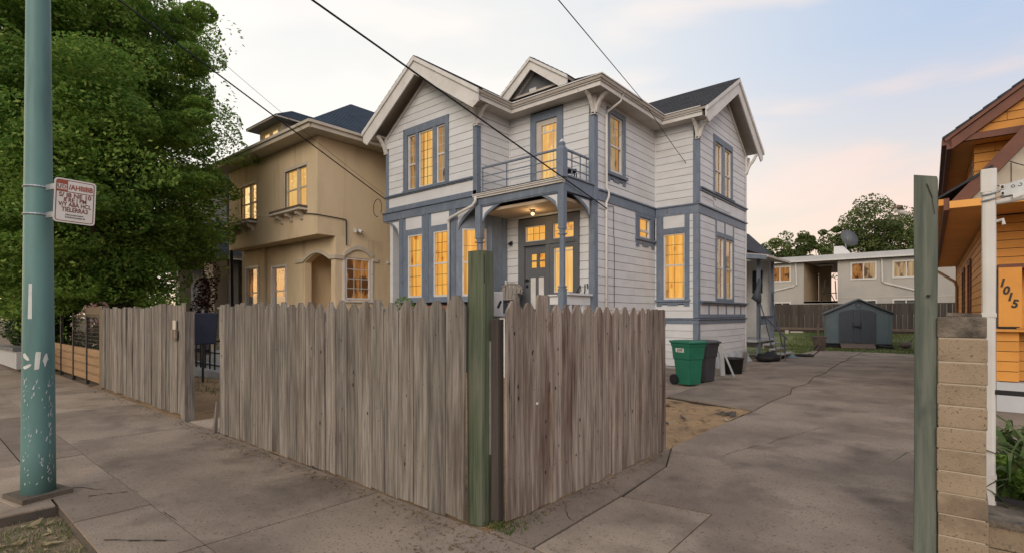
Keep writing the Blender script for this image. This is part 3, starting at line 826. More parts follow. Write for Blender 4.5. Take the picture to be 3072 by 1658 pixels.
# ---- skirt below the floor line
siding(H_, FW, X1, X2, .06, 1.41, 'white', [(-6.232, -5, 0, 9)])
siding(H_, FS, Y1, Y2, .06, 1.41, 'white', [(Y1 - 1, Y1 + .15, 0, 9)])
siding(H_, FV, Y2, YB, .27, 1.41, 'white', [(Y2 - 1, Y2 + .15, 0, 9)])
obj('foundation', MB().fb(FV, Y2 + .15, YB, -.12, .262, -.1, -.01).fb(FW, X1, X2 - .14, -.12, .05, -.1, -.012), 'board', H_)
obj('foundation', MB().fb(FG, -14.0, -11.4, -.12, 1.98, -.12, -.02), 'brick', H_)
# plain back and left walls that the photograph does not show
obj('wall', MB().fb(FXL(XL), Y0 + .14, YB + .1, -.12, ZS, -.15, .0).box(XL + .02, X2 - .02, YB + .001, YB + .1, -.12, ZS), 'white', H_)
# low panels of the wing: white boards between strips
for a, b in ((16.16, 16.88), (16.97, 17.70), (17.78, 18.53), (18.61, 19.41), (19.49, 20.10), (20.19, 20.70)):
    obj('panel', MB().fb(FV, a, b, 1.71, 2.02, -.05, -.004), 'white', H_)
for y in (16.925, 17.74, 18.57, 19.45, 20.145):
    obj('panel_strip', MB().fb(FV, y - .043, y + .043, 1.71, 2.02, -.05, .018), 'blue', H_)

# ---- corner boards
def corner(x, y, z0, z1, w, sx=1, m='blue', p=.022):
    mb = MB().box(min(x - sx * w, x + sx * p), max(x - sx * w, x + sx * p), y - p, y + .02, z0, z1)
    mb.box(min(x - sx * .05, x + sx * (p - .001)), max(x - sx * .05, x + sx * (p - .001)), y + .0205, y + w, z0, z1)
    return obj('corner_board', mb, m, H_)
corner(XG, Y0, ZB1 - .02, 7.17, .14)
corner(XL, Y0, ZB1 + .16, 7.12, .13, sx=-1)
corner(X1, Y1, ZB0 - .02, 7.12, .16)
corner(X1, Y1, 1.75, ZB0 - .03, .16)
corner(X1, Y1, -.1, 1.55, .16)
corner(X2, Y2, ZB1 + .03, 7.10, .145)
corner(X2, Y2, 1.60, ZB0 - .003, .145)
corner(X2, Y2, -.1, 1.405, .145)
obj('corner_board', MB().fb(FV, YB - .06, YB + .03, -.1, 7.6, .016, .04), 'trim', H_)
obj('corner_board', MB().box(X1 + .001, X1 + .03, Y2 - .03, Y2 - .001, 5.13, ZS), 'white', H_)
obj('corner_board', MB().box(XG + .001, XG + .03, Y1 - .03, Y1 - .001, 5.13, ZS), 'white', H_)

# ---- belt between the floors
obj('belt_board', MB().fb(FG, XL - .18, XG + .02, ZB0, ZB1 - .03, -.1, .03), 'blue', H_)
obj('belt_board', MB().fb(FG, XL - .03, XG - .005, ZB1 + .001, ZB1 + .14, -.1, .022), 'blue', H_)
obj('belt_board', MB().fb(FS, Y1 + .17, Y2 - .036, ZB0, ZB1 - .03, -.1, .03), 'blue', H_)
obj('belt_board', MB().fb(FW, X1 + .04, X2 + .03, ZB0, ZB1 - .03, -.1, .03), 'blue', H_)
obj('belt_board', MB().fb(FV, Y2 + .002, YB + .02, ZB0, ZB1 - .03, -.1, .031), 'blue', H_)
obj('belt_ledge', MB().fb(FG, XL - .2, XG + .06, ZB1 - .029, ZB1, -.1, .075), 'blue', H_)
obj('belt_ledge', MB().fb(FS, Y1 + .17, Y2 - .08, ZB1 - .029, ZB1 + .012, -.1, .07), 'blue', H_)
obj('belt_ledge', MB().fb(FW, X1 + .08, X2 + .075, ZB1 - .029, ZB1 + .012, -.1, .07), 'blue', H_)
obj('belt_ledge', MB().fb(FV, Y2 + .002, YB + .05, ZB1 - .029, ZB1 + .012, -.1, .076), 'blue', H_)
obj('window_ledge', MB().fb(FG, XL - .02, XG - .145, ZL - .012, ZL + .032, -.1, .085).fb(FG, XL + .0, XG - .15, ZL - .045, ZL - .013, -.1, .05), 'blue', H_)
obj('window_ledge', MB().fb(FV, Y2 + .15, YB + .05, ZL - .012, ZL + .032, -.1, .085).fb(FV, Y2 + .15, YB + .02, ZL - .075, ZL - .013, -.1, .04), 'blue', H_)
obj('frieze_board', MB().fb(FG, XL, XG - .145, ZB1 + .142, ZL - .047, -.1, .0), 'white', H_)
obj('frieze_board', MB().fb(FV, Y2 + .15, 18.0, ZB1 + .014, ZL - .077, -.1, .0), 'white', H_)
obj('frieze_board', MB().fb(FV, 18.006, YB, ZB1 + .014, ZL - .077, -.1, .0), 'white', H_)
# blue field around the small side window
obj('belt_board', MB().fb(FS, 14.61, 15.96, 4.703, ZB0 - .002, -.09, .026), 'blue', H_)
# floor line
fl = MB().fb(FW, X1 + .04, X2 + .03, 1.412, 1.545, -.1, .028).fb(FV, Y2 + .002, YB + .01, 1.412, 1.545, -.1, .029).fb(FV, Y2 + .15, YB + .01, 1.60, 1.709, -.1, .026).fb(FS, Y1 + .17, Y2 - .04, 1.412, 1.545, -.1, .028)
obj('floor_band', fl, 'blue', H_)
obj('floor_ledge', MB().fb(FW, X1 + .09, X2 + .075, 1.547, 1.582, -.1, .07).fb(FV, Y2 + .002, YB + .03, 1.547, 1.582, -.1, .076).fb(FS, Y1 + .17, Y2 - .09, 1.547, 1.582, -.1, .07), 'blue', H_)
obj('sill_band', MB().fb(FV, Y2 + .15, YB + .04, 2.082, 2.122, -.1, .12).fb(FV, Y2 + .20, YB + .02, 2.022, 2.081, -.1, .06), 'blue', H_)

# ---- windows
# triple window in the front gable
casing(H_, FG, -13.61, -11.82, 5.69, 7.47, .16, head=.225, sill=.04, o=.04, sill_out=.05)
obj('mullion', MB().fb(FG, -13.205, -13.065, 5.69, 7.47, -.1, .03).fb(FG, -12.385, -12.225, 5.69, 7.47, -.1, .03), 'blue', H_)
sash(H_, FG, -13.61, -13.205, 5.69, 7.47, 'dim', cols=2, rt=3, rb=2, zm=6.52, mw=.016, mm=K['trim'])
sash(H_, FG, -13.065, -12.385, 5.69, 7.47, 'pale', cols=2, rt=6, single=True, mw=.013, mm=K['wood_plank'])
sash(H_, FG, -12.225, -11.82, 5.69, 7.47, 'dim', cols=2, rt=3, rb=2, zm=6.60, mw=.016, mm=K['trim'])
# balcony door
casing(H_, FM, -9.475, -8.71, 5.13, 7.34, .20, m='blue', head=.24, o=.04)
d_ = MB(); d_.fb(FM, -9.475, -9.30, 5.13, 7.34, -.08, -.01); d_.fb(FM, -8.77, -8.71, 5.13, 7.34, -.08, -.01); d_.fb(FM, -9.30, -8.77, 7.19, 7.34, -.08, -.01); d_.fb(FM, -9.30, -8.77, 5.13, 5.32, -.08, -.01)
bd = obj('balcony_door', d_, 'soffit', H_)
obj('pane', MB().quad(FM(-9.3, 5.32, -.05), FM(-8.77, 5.32, -.05), FM(-8.77, 7.19, -.05), FM(-9.3, 7.19, -.05)), 'glass', bd)
obj('glazing_bar', MB().fb(FM, -9.3, -8.77, 6.96, 7.0, -.06, -.03).fb(FM, -9.21, -9.185, 7.0, 7.19, -.06, -.03).fb(FM, -8.90, -8.875, 5.32, 7.19, -.06, -.03), 'trim', bd)
obj('lit_curtain', curtain_mb(FM, -9.34, -8.73, 5.3, 7.22, -.14), 'pale', bd)
# upper side window
casing(H_, FS, 13.05, 13.80, 5.70, 7.36, .15, head=.14, o=.04); 
obj('window_sill', MB().fb(FS, 12.87, 14.02, 5.615, 5.698, -.05, .09), 'blue', H_)
apron(H_, FS, 12.90, 13.98, 5.613, .17)
sash(H_, FS, 13.05, 13.80, 5.70, 7.36, 'dim', cols=2, rt=3, rb=1, zm=6.50, mw=.016, mm=K['trim'])
# upper wing windows
casing(H_, FV, 17.42, 19.08, 5.68, 7.38, .105, head=.20, o=.04, sill=.03)
obj('mullion', MB().fb(FV, 18.14, 18.36, 5.68, 7.38, -.1, .03), 'blue', H_)
sash(H_, FV, 17.42, 18.14, 5.68, 7.38, 'dim', cols=1, rt=3, rb=2, zm=6.48, mw=.014, mm=K['trim'])
sash(H_, FV, 18.36, 19.08, 5.68, 7.38, 'dim', cols=1, rt=3, rb=2, zm=6.48, mw=.014, mm=K['trim'])
# lower wing windows
obj('window_casing', MB().fb(FV, 17.50, 17.60, 2.124, ZB0 - .002, -.09, .03).fb(FV, 19.27, 19.34, 2.124, ZB0 - .002, -.09, .03).fb(FV, 17.601, 19.269, 4.28, 4.43, -.09, .03).fb(FV, 18.36, 18.45, 4.431, ZB0 - .002, -.09, .029).fb(FV, 18.34, 18.50, 2.23, 4.279, -.09, .028).fb(FV, 17.601, 19.269, 2.124, 2.229, -.09, .03), 'blue', H_)
obj('panel', MB().fb(FV, 17.601, 18.359, 4.431, ZB0 - .002, -.05, .008), 'white', H_)
obj('panel', MB().fb(FV, 18.451, 19.269, 4.431, ZB0 - .002, -.05, .008), 'white', H_)
sash(H_, FV, 17.60, 18.34, 2.23, 4.28, 'dim', cols=2, rt=3, rb=2, zm=3.26, mw=.014, mm=K['trim'])
sash(H_, FV, 18.50, 19.27, 2.23, 4.28, 'dim', cols=2, rt=3, rb=2, zm=3.26, mw=.014, mm=K['trim'])
# lower wing front window
obj('window_casing', MB().fb(FW, -7.445, -7.215, 2.17, ZB0 - .002, -.09, .03).fb(FW, -6.51, -6.36, 2.17, ZB0 - .002, -.09, .03).fb(FW, -7.214, -6.511, 4.25, 4.42, -.09, .03), 'blue', H_)
obj('panel', MB().fb(FW, -7.27, -6.5101, 4.421, ZB0 - .002, -.05, .008), 'white', H_)
obj('window_sill', MB().fb(FW, -7.47, -6.33, 2.11, 2.168, -.09, .08), 'blue', H_)
apron(H_, FW, -7.44, -6.36, 2.108, .15)
sash(H_, FW, -7.215, -6.51, 2.17, 4.25, 'amber', cols=2, rt=3, rb=2, zm=3.25, mw=.012)
# small side window
casing(H_, FS, 14.88, 15.62, 4.06, 4.70, .26, head=.0, o=.026, name='window_casing')
obj('window_sill', MB().fb(FS, 14.60, 15.96, 3.985, 4.058, -.09, .07), 'blue', H_)
apron(H_, FS, 14.64, 15.90, 3.983, .21)
sash(H_, FS, 14.88, 15.62, 4.06, 4.70, 'amber', cols=1, rt=1, rb=1, zm=4.30, rail=.06)

# ---- the bay under the gable
C1 = Face((-11.35, 10.8, 0), (.75, .75, 0), (.75, -.75, 0))      # right chamfer, u 0..1.06
C2 = Face((-14.75, 11.5, 0), (.7, -.7, 0), (-.7, -.7, 0))        # left chamfer
CR = FX(-10.6)
w1, w2 = (-13.63, -12.93, 2.24, 4.245), (-12.38, -11.70, 2.24, 4.245)
bay = wall_with_holes(FG, -14.05, -11.35, 2.13, ZB0 - .002, [w1, w2, (-13.734, -12.934, 4.43, ZB0), (-12.483, -11.671, 4.43, ZB0)], -.1, .0)
wall_with_holes(C1, .0, 1.06, 2.13, ZB0 - .2, [(.17, .90, 2.24, 4.245)], -.1, .0, bay)
bay.fb(C1, 0.001, 1.059, ZB0 - .19, ZB0 - .002, -.1, -.02)
bay.fb(C2, .0, .99, 2.13, ZB0 - .002, -.1, .0)
bay.fb(CR, 11.56, Y1, 1.75, ZB0 - .002, -.1, .0)
bay.fb(CR, 11.62, 11.70, 1.76, 4.7, .0, .02).fb(CR, 12.02, Y1 - .04, 1.76, 4.7, .0, .02)
obj('bay_wall', bay, 'blue', H_)
for a, b in ((-13.734, -12.934), (-12.483, -11.671)):
    obj('panel', MB().fb(FG, a, b, 4.43, ZB0 - .002, -.06, -.006), 'white', H_)
obj('bay_sill', MB().vprism([(-14.82, 11.45), (-14.09, 10.72), (-11.30, 10.72), (-10.56, 11.50), (-10.7, 11.56), (-11.4, 10.9), (-14.0, 10.9), (-14.72, 11.54)], 2.075, 2.128), 'blue', H_)
obj('bay_trim', MB().fb(FG, -14.05, -13.86, 2.13, ZB0 - .003, .0, .022).fb(FG, -12.83, -12.60, 2.13, ZB0 - .003, .0, .022).fb(FG, -11.55, -11.36, 2.13, ZB0 - .003, .0, .022), 'blue', H_)
sash(H_, FG, *w1, 'amber', cols=2, rt=2, rb=3, zm=3.25, mw=.012)
sash(H_, FG, *w2, 'amber', cols=2, rt=3, rb=3, zm=3.26, mw=.012)
sash(H_, C1, .17, .90, 2.24, 4.245, 'amber', cols=1, rt=2, rb=1, zm=3.25)
# overhang soffit and fan brackets at the bay corners
obj('bay_soffit', MB().vprism([(-14.9, 10.83), (-10.5, 10.83), (-10.5, 12.2), (-10.61, 12.2), (-10.61, 11.55), (-11.36, 10.83), (-14.05, 10.83), (-14.74, 11.5), (-14.74, 12.0), (-14.9, 12.0)], ZB0 - .03, ZB0 - .003), 'soffit', H_)
def fan(F, u, s, z, L, h, name='fan_bracket', m='white', t=.05, edge='blue', o0=-.03):
    """A flat bracket: curved lower edge from the post (u) out to u + s*L under the beam at z."""
    n = 9
    curve = []
    for k in range(n + 1):
        t_ = k / n
        curve.append((u + s * (.06 + (L - .06) * t_ ** 1.3), z - h + h * (t_ ** .75) * .98))
    poly = [(u, z), (u, z - h)] + curve + [(u + s * L, z)]
    a = obj(name, MB().prism(F, poly, o0, o0 + t), edge, H_)
    inner = [(u + s * .05, z - .04), (u + s * .05, z - h * .86)] + [(uu - s * .085, zz + .035) for uu, zz in curve[1:-2] if s * (uu - s * .085 - u) > .07] + [(u + s * (L - .22), z - .04)]
    obj('bracket_panel', MB().prism(F, inner, o0 + t + .001, o0 + t + .008), m, a)
    return a
fan(FY(10.83), -14.05, -1, ZB0 - .031, .62, .56)
fan(FY(10.86), -11.36, 1, ZB0 - .031, .75, .62)

# ---- porch
PZ = 1.74
obj('porch_floor', MB().box(-10.6, X1, 10.75, Y1 - .01, PZ - .1, PZ - .01), 'blue', H_)
obj('porch_skirt', MB().fb(FY(10.85), -10.6, X1 - .002, -.1, PZ - .11, -.05, .0).fb(FX(X1 - .01), 10.91, Y1 - .1, -.1, PZ - .11, -.05, .0), 'white', H_)
obj('porch_ceiling', MB().box(-10.58, X1 - .17, 10.97, Y1 - .05, 4.62, 4.70), mat('tan porch ceiling paint', (.50, .40, .29), (.45, .355, .25), scale=1.4, rough=.7), H_)
obj('porch_beam', MB().fb(FG, -10.58, X1 - .002, 4.80, 4.985, -.16, -.005).fb(FG, -10.33, X1 - .16, 4.765, 4.799, -.1, -.02).fb(FS, 10.965, Y1 - .03, 4.80, 5.165, -.16, -.004), 'blue', H_)
gu = MB().fb(FG, -10.6, X1 - .01, 4.99, 5.04, -.1, .05).fb(FG, -10.6, X1 + .0, 5.041, 5.085, -.1, .09).fb(FG, -10.6, X1 + .0, 5.086, 5.105, -.1, .12)
obj('porch_gutter', gu, 'trim', H_)
obj('balcony_floor', MB().box(-10.49, X1 - .162, 10.82, Y1 - .04, 5.05, 5.12).fb(FG, -10.42, X1 - .2, 5.106, 5.14, -.12, .10), 'core', H_)
obj('balcony_edge', MB().fb(FS, 10.96, Y1 - .03, 5.166, 5.205, -.16, .035), 'blue', H_)
def post(x, y, z0, z1, w, collars):
    mb = MB()
    seq = [(z0, w), (2.33, w), (2.40, w * .80), (3.70, w * .76), (3.78, w * .8), (3.95, w), (z1, w)]
    for (a, wa), (b, wb) in zip(seq[:-1], seq[1:]):
        n = 8
        def ring(wd, z, sq):
            h = wd / 2; c = h * (.08 if sq else .42)
            return [(x - h + c, y - h, z), (x + h - c, y - h, z), (x + h, y - h + c, z), (x + h, y + h - c, z), (x + h - c, y + h, z), (x - h + c, y + h, z), (x - h, y + h - c, z), (x - h, y - h + c, z)]
        sqa, sqb = (a in (z0,) or a >= 3.95), (b <= 2.33 or b >= 3.95)
        if a == 2.33: sqa = True
        i = len(mb.v); mb.v += ring(wa, a, sqa) + ring(wb, b, sqb)
        for k in range(8): mb.f.append((i + k, i + (k + 1) % 8, i + 8 + (k + 1) % 8, i + 8 + k))
    for z, h in collars:
        mb.box(x - w * .52, x + w * .52, y - w * .52, y + w * .52, z, z + h)
    return obj('porch_post', mb, 'blue', H_)
post(-7.585, 10.88, -.1, 4.798, .165, [(2.30, .05), (2.38, .035), (3.70, .035), (3.84, .06)])
post(-10.46, 10.88, -.1, 4.798, .20, [(2.30, .05), (3.74, .035), (3.86, .05)])
fan(FY(10.87), -10.36, 1, 4.764, .70, .43)
fan(FY(10.87), -7.67, -1, 4.764, .56, .43)
fan(FX(-7.56), 12.10, -1, 4.764, .74, .42)
# low wall between the posts
obj('porch_rail', MB().fb(FS, 10.98, 12.10, 1.955, 2.195, -.09, -.03).fb(FS, 10.97, 12.11, 2.196, 2.245, -.14, .04).fb(FG, -7.94, -7.68, 1.955, 2.165, -.09, -.03).fb(FG, -7.96, -7.68, 2.166, 2.20, -.13, .03), 'white', H_)
for y in (11.15, 11.45, 11.75):
    obj('rail_leg', MB().fb(FS, y, y + .09, 1.73, 1.954, -.08, -.04), 'white', H_)
# dark door surround with door, side light and transoms
DW = K['doorgrey']
trs = [(-9.875, -9.131, 3.845, 4.297), (-8.863, -8.145, 3.855, 4.29), (-8.835, -8.17, 2.32, 3.60), (-9.91, -9.12, PZ - .05, 3.715)]
obj('door_surround', wall_with_holes(FM, -10.147, -7.974, PZ - .02, 4.525, trs, -.1, .03).fb(FM, -9.93, -8.10, 3.72, 3.775, .031, .06).fb(FM, -9.07, -8.97, PZ, 3.72, .031, .045), DW, H_)
sash(H_, FM, *trs[0], 'amber', cols=3, rt=2, single=True, fw=.02, o=.0, deep=.1, name='transom', mm=K['wood_plank'])
sash(H_, FM, *trs[1], 'amber', cols=1, rt=2, single=True, fw=.02, o=.0, deep=.1, name='transom', mm=K['trim'], mw=.02)
sash(H_, FM, *trs[2], 'pale', cols=2, rt=1, rb=1, zm=3.50, rail=.03, fw=.02, o=.0, deep=.1, name='side_light', mm=K['trim'], mw=.03)
panes = [(-9.70, -9.485, 3.29, 3.475), (-9.40, -9.18, 3.29, 3.475), (-9.70, -9.485, 3.07, 3.25), (-9.40, -9.18, 3.07, 3.25)]
door = obj('front_door', wall_with_holes(FM, -9.905, -9.125, PZ - .01, 3.71, panes, -.08, -.03), DW, H_)
for p in panes:
    obj('pane', MB().quad(FM(p[0], p[2], -.05), FM(p[1], p[2], -.05), FM(p[1], p[3], -.05), FM(p[0], p[3], -.05)), 'glass', door)
obj('lit_curtain', curtain_mb(FM, -9.73, -9.15, 3.04, 3.5, -.09, .004), 'amber', door)
for a, b in ((-9.70, -9.518), (-9.40, -9.215)):
    obj('door_panel', MB().fb(FM, a, b, PZ + .12, 2.78, -.05, -.022), 'trim', door)
obj('door_handle', MB().fb(FM, -9.87, -9.80, 2.68, 2.75, -.03, .04).fb(FM, -9.80, -9.74, 2.70, 2.73, .01, .035).fb(FM, -9.865, -9.795, 2.50, 2.58, -.03, .0), 'blackmetal', door)
# ceiling lamp and small things on the porch wall
lampo = obj('porch_lamp', MB().lathe((-9.1, 11.6, 4.54), [(.03, .08), (.07, .08), (.07, .02), (.05, .0)], 14), 'steel', H_)
obj('bulb', MB().lathe((-9.1, 11.6, 4.46), [(.01, .0), (.045, .02), (.055, .05), (.045, .079)], 14), 'lamp', lampo, smooth=True)
ld = bpy.data.lights.new('porch_lamp_light', 'POINT'); ld.energy = 7; ld.color = (1, .66, .32); ld.shadow_soft_size = .05
lo = bpy.data.objects.new('porch_lamp_light', ld); COL.objects.link(lo); lo.location = (-9.1, 11.6, 4.40)
obj('wall_lantern', MB().fb(FM, -10.45, -10.38, 3.84, 3.92, .0, .05).fb(FM, -10.46, -10.36, 3.80, 3.88, .05, .12), 'blackmetal', H_)
obj('doorbell', MB().fb(CR, 12.1, 12.18, 2.60, 2.74, .02, .05), 'pvc', H_, bevel=.01)

# ---- balcony rail and newel
br = MB()
br.bar((-10.32, 10.83, 5.845), (-7.69, 10.83, 5.845), .06, .045)
for z in (5.60, 5.385): br.bar((-10.32, 10.83, z), (-7.69, 10.83, z), .025, .025)
br.bar((-7.535, 10.95, 5.845), (-7.535, 12.05, 5.845), .06, .045)
for z in (5.62, 5.40): br.bar((-7.535, 10.95, z), (-7.535, 12.1, z), .025, .025)
obj('balcony_handrail', br, 'blue', H_)
for x in (-10.30, -9.40, -8.55): obj('baluster', MB().bar((x, 10.83, 5.12), (x, 10.83, 5.823), .025, .025), 'blue', H_)
for y in (11.23, 11.62, 11.92): obj('baluster', MB().bar((-7.535, y, 5.2), (-7.535, y, 5.823), .025, .025), 'blue', H_)
nw = MB().box(-7.69, -7.49, 10.77, 10.97, 5.14, 5.84)
nw.hexa([(-7.69, 10.77, 5.841), (-7.49, 10.77, 5.841), (-7.49, 10.97, 5.841), (-7.69, 10.97, 5.841), (-7.64, 10.82, 5.95), (-7.54, 10.82, 5.95), (-7.54, 10.92, 5.95), (-7.64, 10.92, 5.95)])
nw.box(-7.65, -7.53, 10.81, 10.93, 5.951, 6.02)
newel = obj('balcony_newel', nw, 'blue', H_)
obj('finial', MB().hexa([(-7.645, 10.815, 6.021), (-7.535, 10.815, 6.021), (-7.535, 10.925, 6.021), (-7.645, 10.925, 6.021), (-7.592, 10.868, 6.11), (-7.588, 10.868, 6.11), (-7.588, 10.872, 6.11), (-7.592, 10.872, 6.11)]), 'pvc', newel)

# ---- eaves: soffit, fascia, stepped gutter
OV = .46
def eave(F, u0, u1, m0=0, m1=0):
    """m0/m1: mitre sign at each end (+1 outer corner, -1 inner corner)."""
    def run(z0, z1, o0, o1, mm, nm):
        mb = MB().hexa([F(u0 - m0 * o0, z0, o0), F(u1 + m1 * o0, z0, o0), F(u1 + m1 * o1, z0, o1), F(u0 - m0 * o1, z0, o1),
                        F(u0 - m0 * o0, z1, o0), F(u1 + m1 * o0, z1, o0), F(u1 + m1 * o1, z1, o1), F(u0 - m0 * o1, z1, o1)])
        return obj(nm, mb, mm, H_)
    run(ZS, ZS + .035, -.02, OV - .03, 'soffit', 'soffit')
    run(ZS - .02, ZS + .10, OV - .03, OV, 'trim', 'fascia')
    run(ZS + .10, ZS + .17, OV - .06, OV + .045, 'trim', 'gutter')
    run(ZS + .17, ZS + .205, OV - .06, OV + .10, 'trim', 'gutter')
    run(ZS + .205, ZS + .235, OV - .06, OV + .13, 'trim', 'gutter')
eave(FN, 10.42, Y1, 0, -1)
eave(FM, XG, X1, -1, 1)
eave(FS, Y1, Y2, 1, -1)
eave(FW, X1, -5.80, -1, 0)
eave(FXL(XL), 10.42, 16, 0, 0)

# ---- corner brackets (white, Y shaped)
def ybracket(x, y, dirs, z0=7.1, z1=7.62, L=.40):
    mb = MB().box(x - .07, x + .07, y - .07, y + .07, z0 - .02, z0 + .10)
    for dx_, dy_ in dirs:
        pts_ = [(.05, z0 + .04), (.09, z0 + .18), (.17, z0 + .33), (.28, z0 + .45), (L, z1)]
        for (a, za), (b, zb) in zip(pts_[:-1], pts_[1:]):
            mb.bar((x + dx_ * a, y + dy_ * a, za), (x + dx_ * b, y + dy_ * b, zb), .085, .085, up=(-dy_, dx_, .01))
        mb.bar((x + dx_ * .035, y + dy_ * .035, z0), (x + dx_ * .035, y + dy_ * .035, z1), .08, .07, up=(dx_, dy_, 0))
    return obj('eave_bracket', mb, 'trim', H_)
ybracket(XG, Y0, [(0, -1), (1, 0)])
ybracket(XL, Y0, [(0, -1), (-1, 0)])
ybracket(X1, Y1, [(0, -1), (1, 0)])
ybracket(X2, Y2, [(0, -1), (1, 0)])
ybracket(X2 + .0, YB, [(1, 0), (0, 1)], z0=6.95)

# ---- roofs
SH = 'shingle'
# front gable: ridge along Y
RX, RZ, EZ = -12.62, 9.56, 7.84
exl, exr = XL - OV - .10, XG + OV + .12
YO = 10.25
for ex in (exl, exr):
    roof_quad(H_, (ex, YO - .04, EZ), (ex, 18, EZ), (RX, 18, RZ), (RX, YO - .04, RZ), 15, SH)
    roof_deck(H_, (ex, YO, EZ), (ex, 18, EZ), (RX, 18, RZ), (RX, YO, RZ), .09, 'soffit')
def barge(F, apex, tips, depth, o0, o1, m='trim', drop=.13, name='barge_board'):
    (au, az) = apex
    for (tu, tz) in tips:
        s = 1 if tu > au else -1
        poly = [(au, az - drop * .2), (tu, tz - drop * .2), (tu, tz - depth * .62), (tu - s * .16, tz - depth * .80), (tu - s * .22, tz - depth + .08 * 1.0), (au, az - depth)]
        b = obj(name, MB().prism(F, poly, o0, o1), m, H_)
        obj('barge_moulding', MB().prism(F, [(au, az), (tu + s * .02, tz), (tu + s * .02, tz - drop), (au, az - drop)], o1 + .001, o1 + .05), m, b)
FBG = FY(YO)
barge(FBG, (RX, RZ - .02), [(exl, EZ - .02), (exr, EZ - .02)], .54, -.04, .0)
# rake soffit boards close to the wall, and frieze trim on the gable wall
fz = MB()
for tu in (XL + .02, XG - .02):
    fz.prism(FG, [(RX, 9.14 + .02), (tu, 7.66), (tu, 7.56), (RX, 9.04)], .016, .045)
obj('rake_frieze', fz, 'trim', H_)
# wing gable: ridge along X
VY, VZ = 18.36, 9.62
eyn, eyf = Y2 - OV - .12, YB + OV + .06
XO = -5.62
for ey in (eyn, eyf):
    roof_quad(H_, (XO + .04, ey, EZ), (-12.6, ey, EZ), (-12.6, VY, VZ), (XO + .04, VY, VZ), 15, SH)
    roof_deck(H_, (XO, ey, EZ), (-12.6, ey, EZ), (-12.6, VY, VZ), (XO, VY, VZ), .09, 'soffit')
FBV = FX(XO)
barge(FBV, (VY, VZ - .02), [(eyn, EZ - .02), (eyf, EZ - .02)], .50, -.04, .0)
fz = MB()
for tu in (Y2 + .02, YB - .02):
    fz.prism(FV, [(VY, 9.22), (tu, 7.66), (tu, 7.56), (VY, 9.10)], .016, .045)
obj('rake_frieze', fz, 'trim', H_)
# main roof over the middle: hip towards the front right corner
cxr, cyf = X1 + OV + .12, Y1 - OV - .12
pk = 3.2; pz = EZ + pk * .56
roof_quad(H_, (-12.3, cyf, EZ), (cxr, cyf, EZ), (cxr - pk, cyf + pk, pz), (-12.3, cyf + pk, pz), 14, SH)
roof_quad(H_, (cxr, cyf, EZ), (cxr, 19, EZ), (cxr - pk, 19, pz), (cxr - pk, cyf + pk, pz), 14, SH)
roof_deck(H_, (-12.3, cyf, EZ), (cxr, cyf, EZ), (cxr - pk, cyf + pk, pz), (-12.3, cyf + pk, pz), .09, 'soffit')
roof_deck(H_, (cxr, cyf, EZ), (cxr, 19, EZ), (cxr - pk, 19, pz), (cxr - pk, cyf + pk, pz), .09, 'soffit')
roof_quad(H_, (-12.6, cyf + pk, pz), (cxr - pk, cyf + pk, pz), (cxr - pk - .5, 19, pz + .05), (-12.6, 19, pz + .05), 3, SH)
# little gable on the front roof slope
GX, GZ, GY = -9.60, 9.26, 12.12
for ex in (-10.84, -8.30):
    roof_quad(H_, (ex, GY - .03, 8.36), (ex, 15.0, 8.36), (GX, 15.0, GZ), (GX, GY - .03, GZ), 8, SH)
    roof_deck(H_, (ex, GY, 8.36), (ex, 15.0, 8.36), (GX, 15.0, GZ), (GX, GY, GZ), .08, 'soffit')
FGY = FY(GY)
barge(FGY, (GX, GZ - .02), [(-10.84, 8.34), (-8.30, 8.34)], .34, -.04, .0, drop=.09)
obj('gable_panel', MB().prism(FY(GY + .3), [(-10.5, 8.30), (-8.7, 8.30), (GX - .02, 8.99)], -.04, .0), 'dkwall', H_)
obj('gable_trim', MB().prism(FY(GY + .3), [(-10.6, 8.30), (GX - .02, 9.10), (-8.5, 8.30), (-8.72, 8.30), (GX - .02, 8.95), (-10.36, 8.30)], .002, .05), 'trim', H_)
obj('gable_sill', MB().fb(FY(GY + .3), -10.55, -8.6, 8.27, 8.33, .0, .12), 'soffit', H_)
obj('vent_plate', MB().fb(FY(GY + .3), -9.85, -9.60, 8.36, 8.47, .002, .03), 'pvc', H_)

# ---- downspouts
dsp = MB().tube([(-7.40, 13.0, 7.72), (-7.02, 12.95, 7.70), (-7.05, 12.9, 7.52), (-7.40, 12.8, 7.32), (-7.43, 12.79, 7.2), (-7.43, 12.79, 5.2), (-7.40, 12.86, 5.1), (-7.40, 12.86, 4.95), (-7.44, 12.80, 4.8), (-7.44, 12.80, .25)], .035, 8)
obj('downspout', dsp, 'trim', H_, smooth=True)
dsp = MB().tube([(-10.42, 10.66, 5.02), (-10.42, 10.66, 4.90), (-10.52, 10.64, 4.78), (-11.45, 10.66, 4.55), (-11.60, 10.72, 4.50), (-11.62, 10.74, 4.40), (-11.62, 10.74, 2.0)], .042, 8)
obj('downspout', dsp, 'trim', H_, smooth=True)
cd = MB().tube([(-7.47, 12.88, 4.72), (-7.47, 13.24, 4.76), (-7.47, 13.25, 4.7), (-7.47, 13.25, 4.0), (-7.47, 13.29, 3.8), (-7.47, 13.29, 1.7)], .008, 5)
obj('wall_conduit', cd, 'cable', H_)
cd = MB().tube([(-6.06, 16.25, 5.38), (-6.06, 17.2, 5.36), (-6.06, 17.3, 5.22), (-6.06, 18.9, 5.20)], .007, 5)
obj('wall_conduit', cd, 'cable', H_)

